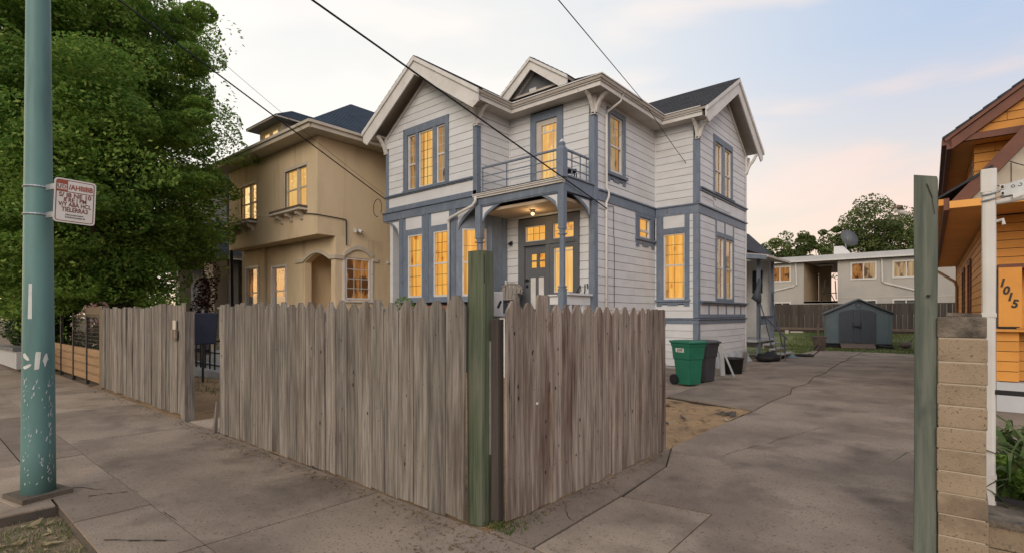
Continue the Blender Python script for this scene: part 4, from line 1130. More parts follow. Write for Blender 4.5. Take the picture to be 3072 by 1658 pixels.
# ---- back porch
bp = MB().box(-7.4, -5.75, 20.9, 23.75, .66, .74)
obj('back_landing', bp, 'board', H_)
for k in range(3):
    obj('back_step', MB().box(-5.75 + .24 * k, -5.51 + .24 * k, 21.7, 23.3, .52 - .18 * k, .58 - .18 * k), 'board', H_)
    obj('back_step_riser', MB().box(-5.75 + .24 * k, -5.73 + .24 * k, 21.7, 23.3, .40 - .18 * k, .519 - .18 * k), 'soffit', H_)
for x, y in ((-5.86, 23.5), (-5.86, 21.55)):
    obj('back_porch_post', MB().box(x - .06, x + .06, y - .06, y + .06, -.1, 3.86), 'blue', H_)
obj('back_wall', MB().box(-7.4, -6.02, 23.76, 23.9, .3, 4.0), 'pvc', H_)
obj('back_window', MB().fb(FY(23.76), -6.70, -6.30, 2.6, 3.55, .0, .03), 'darkglass', H_)
obj('back_porch_roof', MB().hexa([(-7.4, 20.74, 4.12), (-5.30, 20.74, 3.80), (-5.30, 24.1, 3.80), (-7.4, 24.1, 4.12), (-7.4, 20.74, 4.22), (-5.30, 20.74, 3.88), (-5.30, 24.1, 3.88), (-7.4, 24.1, 4.22)]), 'soffit', H_)
obj('back_porch_fascia', MB().hexa([(-7.4, 20.70, 3.95), (-5.36, 20.70, 3.72), (-5.36, 20.735, 3.72), (-7.4, 20.735, 3.95), (-7.4, 20.70, 4.20), (-5.36, 20.70, 3.86), (-5.36, 20.735, 3.86), (-7.4, 20.735, 4.20)]), 'blue', H_)
obj('back_roof', MB().hexa([(-9.5, 21, 4.3), (-6.3, 21, 4.22), (-6.3, 26, 4.22), (-9.5, 26, 4.3), (-9.5, 22, 5.6), (-7.2, 22, 5.3), (-7.2, 25, 5.3), (-9.5, 25, 5.6)]), 'shingle', H_)
hr = MB()
hr.tube([(-5.82, 21.6, 1.62), (-5.78, 22.2, 1.60), (-5.2, 22.2, .95), (-5.0, 22.2, .75)], .035, 6)
hr.tube([(-5.84, 21.6, 1.62), (-5.84, 23.45, 1.62)], .035, 6)
hr.tube([(-5.82, 23.4, 2.6), (-5.74, 23.2, 2.1), (-5.5, 22.9, 1.3), (-5.3, 22.8, .4)], .03, 6)
hr.tube([(-5.1, 22.2, .8), (-5.1, 22.2, .0)], .03, 6)
obj('stair_handrail', hr, 'sheddoor', H_)
obj('porch_panel', MB().fb(FX(-5.84), 21.6, 23.4, 1.30, 1.58, -.03, .0), 'blue', H_)
# ------------------------------------------------------------------ tan stucco house
T_ = thing('stucco_house', 'tan stucco two storey house with blue hipped roof, overhanging upper floor and arched porch', 'house', (-19.7, 13.5, 0))
TX, TY, TY2, TL, TB = -16.2, 9.09, 9.75, -23.3, 19.5
TF, TR, TF2 = FY(TY), FX(TX), FY(TY2)
tw2 = (-18.41, -16.87, 5.40, 6.78); tw1 = (-22.13, -20.70, 5.36, 6.80)
up = wall_with_holes(TF, TL, TX, 4.37, 7.62, [tw1, tw2], -.2, .0)
up.fb(TR, TY + .2, TB, 4.37, 7.62, -.2, .0)
up.fb(FXL(TL), TY + .2, TB, 4.37, 7.62, -.2, .0).box(TL, TX, TB, TB + .2, 0, 7.62)
up.box(TL + .2, TX - .2, TY + .2, TB, 4.371, 4.45)
obj('upper_wall', up, 'tan', T_)
# lower floor
sw = (10.12, 11.16, 2.20, 3.68)
lw = wall_with_holes(TR, TY2, TB, -.1, 4.369, [sw], -.25, .0)
lw.prism(TR, [(10.12, 3.681), (11.16, 3.681), (11.02, 3.86), (10.64, 3.97), (10.26, 3.86)], -.12, -.06)
a0, a1 = -18.25, -16.47
arch = [(a0, -.1), (a0, 3.60)] + [(a0 + (a1 - a0) * k / 12, 3.60 + .27 * math.sin(math.pi * k / 12)) for k in range(1, 12)] + [(a1, 3.60), (a1, -.1)]
lw.prism(TF2, [(TX - .251, -.1), (a1, -.1), (a1, 3.60), (TX - .251, 4.3)], -.25, .0)
lw.prism(TF2, [(-19.5, -.1), (-19.5, 4.36), (TX - .251, 4.36), (TX - .251, 4.301), (a1 + .0, 3.601)] + [(a0 + (a1 - a0) * k / 12, 3.601 + .27 * math.sin(math.pi * k / 12)) for k in range(11, 0, -1)] + [(a0, 3.601), (a0, -.1)], -.25, .0)
lw.box(-18.8, TX - .25, 11.4, 11.6, -.1, 4.36)
lw.box(-18.8, -18.6, TY2 + .26, 11.39, -.1, 4.36)
mwin = (-20.92, -19.66, 1.5, 3.62)
lw = wall_with_holes(TF2, -21.39, -19.501, -.1, 4.36, [mwin], -.25, .0, lw)
TC = FY(9.66)
lwin = (-23.08, -21.86, 1.5, 3.70)
lw = wall_with_holes(TC, -23.42, -21.40, -.1, 4.36, [lwin], -.2, .0, lw)
lw.fb(FXL(-23.28), 9.87, TB, -.1, 4.36, -.2, .0)
obj('lower_wall', lw, 'tan', T_)
obj('porch_floor', MB().box(-18.6, TX - .25, TY2 + .02, 11.4, -.1, .9), 'tantrim', T_)
# arch mouldings
am = MB()
def arc_band(F, u0, u1, z, rise, w, o0, o1, mb, n=16):
    for k in range(n):
        t0, t1 = k / n, (k + 1) / n
        def p(t, d): return (u0 + (u1 - u0) * t, z + rise * math.sin(math.pi * t) + d)
        a, b, c, d = p(t0, 0), p(t1, 0), p(t1, w), p(t0, w)
        mb.hexa([F(*a, o0), F(*b, o0), F(*b, o1), F(*a, o1), F(*d, o0), F(*c, o0), F(*c, o1), F(*d, o1)])
arc_band(TF2, -18.35, TX - .32, 3.60, .28, .13, .001, .06, am)
arc_band(TR, 10.06, 11.22, 3.70, .27, .15, .001, .06, am)
am.fb(TF2, -18.9, -18.351, 3.60, 3.73, .001, .06).fb(TF2, TX - .319, TX, 3.60, 3.73, .001, .06)
am.fb(TR, TY2 - .06, 10.059, 3.60, 3.73, .001, .06).fb(TR, 11.221, 11.45, 3.60, 3.73, .001, .06)
obj('arch_moulding', am, 'tantrim', T_)
def tan_win(F, w, lit, box=True):
    u0, u1, z0, z1 = w
    mb = MB().fb(F, u0 - .13, u0, z0 - .02, z1 + .10, -.15, .025).fb(F, u1, u1 + .02, z0, z1 + .10, -.15, .025).fb(F, u0, u1, z1, z1 + .10, -.15, .024)
    obj('window_casing', mb, 'tantrim', T_)
    mid = (u0 + u1) / 2 + .08
    for a, b in ((u0, mid - .04), (mid + .04, u1)):
        sash(T_, F, a, b, z0, z1, lit, cols=1, rt=1, rb=1, zm=(z0 + z1) / 2, fr='tantrim', fw=.03, drapes=False, o=-.04, deep=.12, rail=.05)
    obj('mullion', MB().fb(F, mid - .04, mid + .04, z0, z1, -.12, -.02), 'tantrim', T_)
tan_win(TF, tw2, 'pale'); tan_win(TF, tw1, 'pale')
for u0, u1 in ((-19.05, -16.84), (-22.95, -20.68)):
    bx = obj('window_box', MB().fb(TF, u0, u1, 5.29, 5.385, .0, .30), 'brownbox', T_)
    obj('box_rim', MB().fb(TF, u0 - .03, u1 + .02, 5.225, 5.288, .0, .33), 'tantrim', bx)
    for k in range(3):
        u = u0 + (u1 - u0) * (.2 + .32 * k)
        obj('box_bracket', MB().prism(Face((u, TY, 0), (0, -1, 0), (1, 0, 0)), [(0, 5.224), (.26, 5.224), (.24, 5.12), (.10, 5.05), (.06, 4.95), (0, 4.94)], -.07, .07), 'tantrim', bx)
# ground floor windows
sash(T_, TR, 10.14, 11.14, 2.22, 3.66, 'rust', cols=3, rt=4, single=True, fw=.05, o=.01, mw=.028, mm=K['trim'], deep=.14)
obj('window_sill', MB().fb(TR, 10.04, 11.24, 2.13, 2.195, -.1, .07).fb(TR, 10.03, 10.115, 2.196, 3.6, .001, .03).fb(TR, 11.165, 11.25, 2.196, 3.6, .001, .03), 'trim', T_)
casing(T_, TF2, mwin[0] + .12, mwin[1] - .08, 1.5, 3.54, .11, 'trim', head=.08, o=.03)
sash(T_, TF2, mwin[0] + .12, mwin[1] - .08, 1.5, 3.54, 'rust', cols=1, rt=2, rb=1, zm=2.62, fw=.05, o=-.03)
casing(T_, TC, lwin[0] + .11, lwin[1] - .06, 1.5, 3.62, .11, 'trim', head=.08, o=.03)
sash(T_, TC, lwin[0] + .11, lwin[1] - .06, 1.5, 3.62, 'rust', cols=1, rt=1, rb=1, zm=2.6, fw=.05, o=-.03)
obj('window_blind', MB().fb(TF2, mwin[0] + .17, mwin[1] - .13, 1.56, 2.42, -.1, -.085).fb(TC, lwin[0] + .16, lwin[1] - .11, 1.56, 2.45, -.1, -.085), 'board', T_)
# eaves and gutter
e = .55
ea = MB()
ea.box(TL - e, TX + e, TY - e, TB, 7.63, 7.68)
obj('soffit', ea, 'tantrim', T_)
gt = MB()
gt.box(TL - e, TX + e, TY - e - .06, TY - e + .02, 7.62, 7.84).box(TX + e - .02, TX + e + .06, TY - e + .021, TB, 7.62, 7.84)
gt.box(TL - e, TX + e + .09, TY - e - .12, TY - e - .061, 7.76, 7.85).box(TX + e + .061, TX + e + .12, TY - e - .06, TB, 7.76, 7.85)
obj('gutter', gt, 'tantrim', T_)
ez = 7.86; hx = (TX - TL) / 2 + e; sl = .68
p0, p1, p2, p3 = (TL - e, TY - e), (TX + e, TY - e), (TX + e, TB), (TL - e, TB)
apx = ((TL + TX) / 2, TY - e + hx, ez + hx * sl); apb = (apx[0], TB, apx[2])
SB = 'shingle_b'
roof_quad(T_, p0 + (ez,), p1 + (ez,), apx, apx, 22, SB)
roof_quad(T_, p1 + (ez,), p2 + (ez,), apb, apx, 22, SB)
roof_quad(T_, p3 + (ez,), p0 + (ez,), apx, apb, 22, SB)
# dormer
DX0, DX1, DYF = -22.3, -20.42, 9.92
dm = (-22.0, -20.62, 8.62, 9.14)
dw = wall_with_holes(FY(DYF), DX0, DX1, 8.3, 9.32, [dm], -.12, .0)
obj('dormer_wall', dw, 'tan', T_)
obj('dormer_side', MB().fb(FX(DX1), DYF + .121, 13, 7.9, 9.32, -.1, .0).fb(FXL(DX0), DYF + .121, 13, 7.9, 9.32, -.1, .0), 'tantrim', T_)
for a, b in ((-22.0, -21.33), (-21.28, -20.62)):
    sash(T_, FY(DYF), a, b, 8.62, 9.14, 'pale', cols=1, rt=1, rb=1, fr='tantrim', fw=.05, o=.02, single=True, deep=.12)  # glow added to a dark window to brighten the dormer
dz = 9.33; q = .40
c0, c1, c2, c3 = (DX0 - q, DYF - q), (DX1 + q, DYF - q), (DX1 + q, 14.2), (DX0 - q, 14.2)
obj('dormer_eave', MB().box(c0[0], c1[0], c0[1], c2[1], dz, dz + .06), 'tantrim', T_)
dh = (c1[0] - c0[0]) / 2; dzp = dz + .07 + dh * .62
da = ((c0[0] + c1[0]) / 2, c0[1] + dh, dzp); db = (da[0], 14.2, dzp)
roof_quad(T_, c0 + (dz + .07,), c1 + (dz + .07,), da, da, 9, SB)
roof_quad(T_, c1 + (dz + .07,), c2 + (dz + .07,), db, da, 9, SB)
roof_quad(T_, c3 + (dz + .07,), c0 + (dz + .07,), da, db, 9, SB)
# conduit, flood light, lamp
obj('wall_conduit', MB().tube([(-17.0, 9.02, 5.14), (-16.16, 9.06, 5.0), (-16.16, 10.12, 4.97), (-16.16, 10.14, 4.95), (-16.16, 10.15, 4.08)], .018, 6), 'cable', T_)
obj('wall_conduit', MB().tube([(-24.2, 8.9, 5.75), (-21.5, 9.0, 5.62), (-19.2, 9.02, 5.30), (-17.0, 9.02, 5.14)], .010, 5), 'pvc', T_)
fl_ = obj('flood_light', MB().lathe((-16.12, 10.55, 4.62), [(.05, 0), (.06, .05), (.03, .06)], 10).tube([(-16.12, 10.5, 4.66), (-16.02, 10.40, 4.60)], [.05, .065], 10).tube([(-16.12, 10.6, 4.66), (-16.0, 10.66, 4.58)], [.05, .065], 10), 'pvc', T_)
obj('vent_cap', MB().fb(TR, 11.86, 11.96, 3.57, 3.67, .0, .05), 'pvc', T_, bevel=.01)
obj('downspout', MB().tube([(-23.62, 9.3, 4.4), (-23.60, 9.35, .1)], .07, 8), 'blackmetal', T_)

def patio_chair(x, y, z, rz, label):
    c = thing('patio_chair', label, 'chair', (x, y, z), rz, 'black patio chairs on the deck', local=True)
    obj('seat', MB().box(-.26, .26, -.25, .25, .41, .45), 'blackmetal', c)
    for k in range(5):
        u = -.2 + .1 * k
        obj('back_slat', MB().tube([(u, .25, .45), (u * 1.05, .31, .75), (u * .9, .36, .98 - abs(u) * .5)], .018, 6), 'blackmetal', c)
    obj('back_frame', MB().tube([(-.27, .25, .43), (-.28, .32, .8), (-.2, .37, .95), (0, .39, 1.02), (.2, .37, .95), (.28, .32, .8), (.27, .25, .43)], .024, 6), 'blackmetal', c)
    for sx in (-1, 1):
        obj('arm', MB().tube([(.28 * sx, .3, .66), (.30 * sx, -.1, .66), (.28 * sx, -.22, .6), (.26 * sx, -.24, .44)], .02, 6), 'blackmetal', c)
        for sy in (-1, 1): obj('leg', MB().tube([(.24 * sx, .22 * sy, .42), (.26 * sx, .27 * sy, 0)], .02, 6), 'blackmetal', c)
    return c
dk = thing('front_deck', 'raised wooden front deck with flat rail before the tan stucco house', 'deck', (-18, 8.2, 0))
obj('deck_floor', MB().box(-20.5, -16.3, 7.0, 9.7, .82, .9), 'wood_plank', dk)
obj('deck_rail', MB().box(-18.9, -16.3, 7.0, 7.1, 1.88, 1.95).box(-16.4, -16.301, 7.101, 9.0, 1.88, 1.95), 'tantrim', dk)
for x in (-20.4, -18.8, -17.6, -16.4): obj('deck_post', MB().box(x, x + .09, 7.02, 7.09, -.1, 1.879), 'tantrim', dk)
patio_chair(-18.9, 8.4, .9, R(200), 'black metal patio chair on the deck, left of the two')
patio_chair(-17.7, 8.4, .9, R(160), 'black metal patio chair on the deck, nearest the arched window')
ck = thing('cooler_box', 'small white box standing on the deck by the arched window', 'box', (-17.0, 8.3, .9), local=True)
obj('body', MB().box(-.14, .14, -.14, .14, .75, 1.08), 'pvc', ck); obj('lid', MB().box(-.15, .15, -.15, .15, 1.081, 1.12), 'pvc', ck)
obj('stand', MB().box(-.12, .12, -.12, .12, 0, .749), 'tantrim', ck)

# ------------------------------------------------------------------ dark house on the far left
D_ = thing('mansard_house', 'dark grey house with slate blue shingled skirt roof behind the big street tree', 'house', (-28.5, 13, 0))
DXR = -25.0
obj('wall', MB().box(-34, DXR - .6, 10.4, 20, -.1, 4.2).box(-33.5, DXR - .9, 10.0, 20, 5.9, 9.0), 'dkwall', D_)
# skirt roof courses, each board separate
for k in range(12):
    t0, t1 = k / 12, (k + 1.06) / 12
    def sk(t, o): return DXR + .35 - 1.15 * t + o, 4.30 + 1.66 * t
    xa, za = sk(t0, .0); xb, zb = sk(t1, 0)
    obj('shingle_course', MB().hexa([(xa - .05, 8.62 + .7 * t0, za), (xa + .03, 8.62 + .7 * t0, za), (xa + .03, 20, za), (xa - .05, 20, za), (xb - .05, 8.62 + .7 * t1, zb), (xb + .01, 8.62 + .7 * t1, zb), (xb + .01, 20, zb), (xb - .05, 20, zb)]), 'slate', D_)
    ya = 8.6 + .7 * t0; yb = 8.6 + .7 * t1
    obj('shingle_course', MB().hexa([(-34, ya - .03, za), (xa, ya - .03, za), (xa, ya + .05, za), (-34, ya + .05, za), (-34, yb - .01, zb), (xb, yb - .01, zb), (xb, yb + .05, zb), (-34, yb + .05, zb)]), 'slate', D_)
obj('fascia', MB().box(DXR + .36, DXR + .42, 8.55, 20, 4.16, 4.29).box(-34, DXR + .42, 8.48, 8.54, 4.16, 4.29), 'aptroof', D_)
obj('porch_ceiling', MB().box(-34, DXR + .34, 8.6, 20, 4.12, 4.159), 'dkwall', D_)
for x, y in ((DXR + .12, 9.25), (-29.2, 9.25)):
    cl = obj('porch_column', MB().box(x - .28, x + .28, y - .25, y + .25, -.1, 3.3), 'beige', D_)
    obj('column_cap', MB().box(x - .34, x + .34, y - .31, y + .31, 3.301, 3.42).box(x - .75, x + .22, y - .3, y + .3, 3.421, 4.11), 'beige', cl)
wf = obj('front_window', MB().fb(FY(10.4), -28.1, -28.0, .9, 3.2, .0, .05).fb(FY(10.4), -26.95, -26.85, .9, 3.2, .0, .05).fb(FY(10.4), -27.5, -27.42, .9, 3.2, .0, .04).fb(FY(10.4), -27.999, -26.951, 3.1, 3.2, .0, .05), 'trim', D_)
obj('pane', MB().fb(FY(10.4), -28.1, -26.85, .9, 3.2, .002, .012), 'darkglass', wf)
obj('side_panel', MB().fb(FX(DXR - .6), 10.6, 12.6, .4, 3.4, .0, .03), 'soffit', D_)
obj('porch_rail', MB().box(-34, DXR + .1, 9.0, 9.05, 1.75, 1.8), 'pvc', D_)
obj('cable_band', MB().tube([(-27, 9.7, 6.0), (DXR - .8, 10.2, 5.92)], .03, 5), 'pvc', D_)

# pale garage wall behind the tree
gx = thing('pale_garage', 'pale grey garage wall glimpsed under the big tree', 'garage', (-33, 7.6, 0))
obj('wall', MB().box(-37, -31, 6.9, 7.7, -.1, 3.4), 'aptwall', gx)
obj('roof', MB().box(-37.2, -30.8, 6.7, 7.9, 3.401, 3.55), 'aptroof', gx)
obj('door', MB().fb(FY(6.9), -35.5, -32.2, 0, 2.6, .0, .04), 'soffit', gx)

# ------------------------------------------------------------------ orange house on the right
O_ = thing('orange_house', 'orange clapboard house with red brown rakes and house number 1015', 'house', (0, 0, 0), R(1.89), local=True)
OW = .85                      # its left wall
OF = FXL(OW)
ow_win = [(17.9, 18.9, 1.2, 3.0), (21.0, 22.0, 1.2, 3.0)]
siding(O_, OF, 13.6, 27.2, .3, 3.52, 'orange', ow_win, course=.16, joints=lambda k: [16.0 + (k % 3) * 1.3, 21 + (k % 2) * 2])
obj('wall_core', MB().box(OW + .1, 8, 13.62, 27.2, -.1, 5.6), 'core', O_)
obj('foundation', MB().fb(OF, 13.6, 27.2, -.15, .29, -.1, .0), 'aptwall', O_)
for u0, u1, z0, z1 in ow_win:
    casing(O_, OF, u0, u1, z0, z1, .12, 'brown', sill=.05, o=.04)
    sash(O_, OF, u0, u1, z0, z1, 'rust', cols=1, rt=1, rb=1, fr='brown', fw=.05)
obj('corner_board', MB().box(OW - .03, OW + .02, 27.2, 27.32, 0, 3.6), 'orange', O_)
# lower eave
obj('eave_soffit', MB().box(.28, OW + .2, 12.2, 27.3, 3.59, 3.64).box(OW + .201, 4.5, 12.2, 13.55, 3.59, 3.64), 'orsoffit', O_)
obj('eave_fascia', MB().box(.20, .279, 12.14, 27.3, 3.55, 3.76), 'brown', O_)
obj('eave_gutter', MB().box(.13, .199, 12.14, 27.3, 3.64, 3.75), 'orange', O_)
obj('porch_fascia', MB().box(.28, 4.5, 12.12, 12.19, 3.575, 3.70), 'orsoffit', O_)
obj('eave_roof', MB().hexa([(.13, 12.15, 3.77), (OW, 12.15, 4.2), (OW, 27.3, 4.2), (.13, 27.3, 3.77), (.13, 12.15, 3.80), (OW, 12.15, 4.26), (OW, 27.3, 4.26), (.13, 27.3, 3.80)]), 'shingle', O_)
obj('downspout', MB().tube([(.17, 26.8, 3.6), (.20, 26.6, 3.42), (.75, 25.4, 2.9), (.79, 25.2, 2.7), (.79, 25.2, .1)], .05, 8), 'copper', O_)
# porch gable over the front
PY = 12.3
PFace = FY(PY)
gp = [(.42, 3.72), (4.4, 3.72), (4.4, 5.6), (2.05, 5.62)]
obj('porch_gable', MB().prism(FY(PY + .12), gp, -.06, .0), 'tantrim', O_)
for a, b in (((.30, 3.66), (2.3, 6.0)),):
    ps = [(a[0], a[1]), (b[0], b[1]), (b[0] + .06, b[1] - .20), (a[0] + .20, a[1])]
    obj('porch_rake', MB().prism(PFace, [(a[0] - .02, a[1] + .02), (b[0], b[1] + .12), (b[0] + .20, b[1] + .04), (a[0] + .24, a[1] + .02)], -.05, .12), 'brown', O_)
for k, (x, z) in enumerate(((.78, 3.99), (1.07, 4.3), (1.3, 4.55))):
    obj('hanging_wire', MB().tube([(x + t * .5, PY - .03, z - .16 * math.sin(min(1, t * 1.25) * math.pi / 2) - (.0 if k else 0)) for t in (0, .2, .4, .6, .8, 1, 1.4, 1.8)], .008, 5), 'cable', O_)
obj('panel_seam', MB().fb(FY(PY + .119), .79, .80, 3.73, 3.95, .0, .012).fb(FY(PY + .119), 1.10, 1.11, 3.73, 4.3, .0, .012), 'brown', O_)
# upper gable
UY = 12.7
siding(O_, FY(13.1), .66, 5, 3.7, 4.86, 'orange', (), course=.155, joints=lambda k: [.95 + .17 * (k % 3), 1.45])
siding(O_, FXL(.66), 13.1, 19.0, 3.7, 4.86, 'orange', [(13.6, 14.5, 3.95, 4.75)], course=.155)
obj('upper_core', MB().box(.76, 5, 13.2, 19.0, 3.65, 4.87), 'core', O_)
sash(O_, FXL(.66), 13.6, 14.5, 3.95, 4.75, 'pale', cols=1, rt=1, rb=1, fr='trim', fw=.05)
obj('upper_soffit', MB().box(.33, 5, 12.72, 13.1, 4.87, 4.90).box(.33, .70, 13.101, 19.1, 4.87, 4.90), 'orsoffit', O_)
siding(O_, FY(UY + .05), .36, 5, 4.98, 6.6, 'orange', (), course=.15, poly=lambda z: (.36 + max(0, (z - 4.98)) / .74, 5.0), joints=lambda k: [.75 + .33 * (k % 3), 1.5 + .2 * (k % 2), 2.4])
obj('gable_core', MB().prism(FY(UY + .05), [(.42, 4.98), (5, 4.98), (5, 6.7), (2.7, 6.66)], -.3, -.04), 'core', O_)
obj('gable_beam', MB().box(.33, 5, UY - .06, UY + .03, 4.86, 4.975), 'brown', O_)
obj('upper_rake', MB().prism(FY(UY), [(.25, 4.87), (3.2, 7.05), (3.2, 6.86), (.33, 4.74)], -.03, .10), 'brown', O_)
obj('rake_moulding', MB().prism(FY(UY), [(.22, 4.93), (3.2, 7.14), (3.2, 7.06), (.24, 4.88)], -.03, .14), 'brown', O_)
obj('upper_fascia', MB().box(.25, .32, UY - .1, 19.1, 4.74, 4.93), 'brown', O_)
obj('upper_gutter', MB().box(.18, .249, UY - .1, 19.1, 4.82, 4.92), 'brown', O_)
roof_quad(O_, (.2, UY - .14, 4.95), (.2, 19.2, 4.95), (3.2, 19.2, 7.17), (3.2, UY - .14, 7.17), 16, 'shingle')
# porch front: siding, numbered post, shelf
siding(O_, FY(13.6), OW, 5, 2.62, 3.57, 'orange', (), course=.16)
obj('porch_header', MB().box(OW + .13, 4, 12.9, 13.55, 2.52, 2.60), 'brown', O_)
obj('number_panel', MB().box(.955, 1.25, 12.55, 12.70, 1.47, 2.515), 'orange', O_)
obj('porch_front', wall_with_holes(FY(13.55), 1.26, 5, .3, 2.6, [(1.75, 2.6, 1.5, 2.45)], -.04, .0), 'orange', O_)
obj('front_window', MB().fb(FY(13.55), 1.68, 1.76, 1.46, 2.5, .0, .05).fb(FY(13.55), 2.59, 2.67, 1.46, 2.5, .0, .05).fb(FY(13.55), 1.761, 2.589, 2.43, 2.5, .0, .05), 'pvc', O_)
siding(O_, FY(12.62), .93, 1.22, .52, 1.40, 'orange', (), course=.175)
siding(O_, FY(12.9), 1.24, 4, .52, 1.40, 'orange', (), course=.175)
obj('parapet_core', MB().box(.96, 1.21, 12.7, 13.4, .3, 1.395).box(1.25, 4, 12.98, 13.4, .3, 1.395), 'core', O_)
obj('parapet_cap', MB().box(.88, 4, 12.5, 13.4, 1.401, 1.445), 'orange', O_)
obj('parapet_base', MB().fb(FY(12.6), .93, 4, -.15, .515, -.5, .03), 'aptroof', O_)
for ch, x, z in (('1', 1.005, 2.245), ('0', 1.055, 2.115), ('1', 1.105, 2.00), ('5', 1.165, 1.88)):
    obj('house_number', place_text(ch, FY(12.548), x, z, .002, .20, .006, .85, R(-12), .006), 'signblack', O_)
pd = thing('door_mat_pile', 'flat dark tray lying on the orange porch parapet', 'tray', (0, 0, 0), R(1.89), local=True)
obj('tray', MB().box(.95, 1.18, 12.52, 12.62, 1.446, 1.475), 'blackplastic', pd)
obj('rim', MB().box(.93, 1.22, 12.51, 12.64, 1.476, 1.49), 'blackplastic', pd)

# ------------------------------------------------------------------ apartment block at the back
A_ = thing('apartment_block', 'long flat roofed grey stucco apartment block with white framed sliding windows', 'building', (-6, 44, 0))
AY = 40.0
AF = FY(AY)
OPN = (-8.0, -6.02, 2.6, 5.22)
aw = [(-10.18, -8.78, 3.93, 5.04, 'ap'), (-5.31, -3.91, 3.90, 5.03, 'ap'), (-3.12, -1.72, 3.92, 5.01, 'ap'), (-9.9, -8.78, 1.6, 2.57, 'dk'), (-4.95, -3.88, 1.6, 2.65, 'dk'), (-3.11, -1.75, 1.6, 2.66, 'dk'), (.4, 1.8, 3.92, 5.01, 'ap')]
obj('wall', wall_with_holes(AF, -24, 9, .2, 5.24, [(a + .04, b - .04, c + .04, d - .04) for a, b, c, d, _ in aw] + [OPN], -.25, .0), 'aptwall', A_)
obj('band', MB().fb(AF, OPN[1], 9, 2.77, 2.81, .0, .02).fb(AF, -24, -8.3, 3.70, 3.73, .0, .012), 'soffit', A_)
obj('roof_fascia', MB().fb(AF, -24, 9, 5.25, 5.60, -12, .35), 'aptroof', A_)
obj('fascia_rail', MB().fb(AF, -24, 9, 5.22, 5.30, .351, .40), 'pvc', A_)
for a, b, c, d, kd in aw:
    f = MB()
    f.fb(AF, a, a + .09, c, d, -.1, .04).fb(AF, b - .09, b, c, d, -.1, .04).fb(AF, a + .09, b - .09, c, c + .1, -.1, .04).fb(AF, a + .09, b - .09, d - .09, d, -.1, .04)
    m_ = (a + b) / 2
    f.fb(AF, m_ - .03, m_ + .03, c + .1, d - .09, -.09, .02)
    w = obj('window', f, 'pvc', A_)
    for p, q in ((a + .09, m_ - .03), (m_ + .03, b - .09)):
        obj('pane', MB().quad(AF(p, c + .1, -.05), AF(q, c + .1, -.05), AF(q, d - .09, -.05), AF(p, d - .09, -.05)), 'glass', w)
    if kd == 'ap':
        obj('lit_curtain', curtain_mb(AF, a + .05, m_, c + .05, d - .05, -.12), 'rust' if a != -3.12 else 'dim', w)
        obj('lit_curtain', curtain_mb(AF, m_, b - .05, c + .05, d - .05, -.12), 'dim' if a != -10.18 else 'rust', w)
    else:
        obj('blind', MB().fb(AF, a + .05, b - .05, c + .05, d - .05, -.14, -.12), 'dkwall', w)
# the open breezeway
obj('breezeway_wall', MB().box(-8.15, OPN[0], AY + .26, AY + 5, .2, 5.24).box(OPN[1], -5.87, AY + .26, AY + 9, .2, 5.24).box(-7.99, -7.2, AY + 5, AY + 5.2, .2, 5.24), mat('warm stucco', (.48, .37, .25), (.42, .32, .21), scale=1, rough=.9), A_)
obj('breezeway_back', MB().box(-7.19, -6.03, AY + 8.8, AY + 9, .2, 4.2), 'white', A_)
obj('breezeway_window', MB().box(-7.1, -6.1, AY + 8.72, AY + 8.79, 3.0, 3.5), 'darkglass', A_)
obj('breezeway_light', MB().box(-7.6, -6.6, AY + 2.0, AY + 3.0, 5.10, 5.16), 'pvc', A_)
obj('breezeway_floor', MB().box(-8.0, -6.02, AY + .0, AY + 8.7, 2.45, 2.59), 'aptwall', A_)
obj('downspout', MB().tube([(-8.48, AY - .05, 5.2), (-8.48, AY - .05, 5.0), (-8.43, AY - .05, 3.72), (-8.6, AY - .05, 3.62), (-10.6, AY - .05, 3.15)], .05, 6), 'pvc', A_)
obj('downspout', MB().tube([(-3.65, AY - .05, 5.2), (-3.61, AY - .05, 3.75), (-3.45, AY - .05, 3.64), (-1.2, AY - .05, 2.9)], .05, 6), 'pvc', A_)
obj('roof_upstand', MB().prism(FY(AY + 2), [(-6.55, 5.55), (-5.35, 5.55), (-6.0, 6.36), (-6.55, 6.36)], -.5, .0), 'white', A_)
ds = thing('satellite_dish', 'dark satellite dish on the flat apartment roof', 'satellite dish', (-5.85, 42.3, 5.6), R(25), local=True)
obj('dish', MB().lathe((0, 0, 0), [(.02, .0), (.3, .06), (.5, .18), (.62, .32)], 18), 'dkwall', ds, smooth=True)
dsm = ds.children[0]; dsm.rotation_euler = (R(68), 0, R(20)); dsm.location = (0, 0, 1.15)
obj('mast', MB().tube([(0, 0, -.1), (0, .1, .8), (0, .25, 1.1)], .04, 6), 'steel', ds)
obj('feed_arm', MB().tube([(0, -.05, .9), (-.1, -.5, 1.1), (-.12, -.6, 1.3)], .02, 5), 'steel', ds)
dp = thing('metal_frame', 'dark folded metal frame leaning in the apartment breezeway', 'frame', (-6.4, 39.6, 2.5), local=True)
obj('frame', MB().tube([(-.5, 0, 0), (-.25, 0, 1.5)], .04, 6).tube([(.3, 0, 0), (-.2, .1, 1.1)], .03, 6).tube([(.35, .1, .2), (.3, 0, 1.4)], .03, 6).tube([(-.5, 0, .55), (.4, 0, .6)], .03, 6), 'blackmetal', dp)

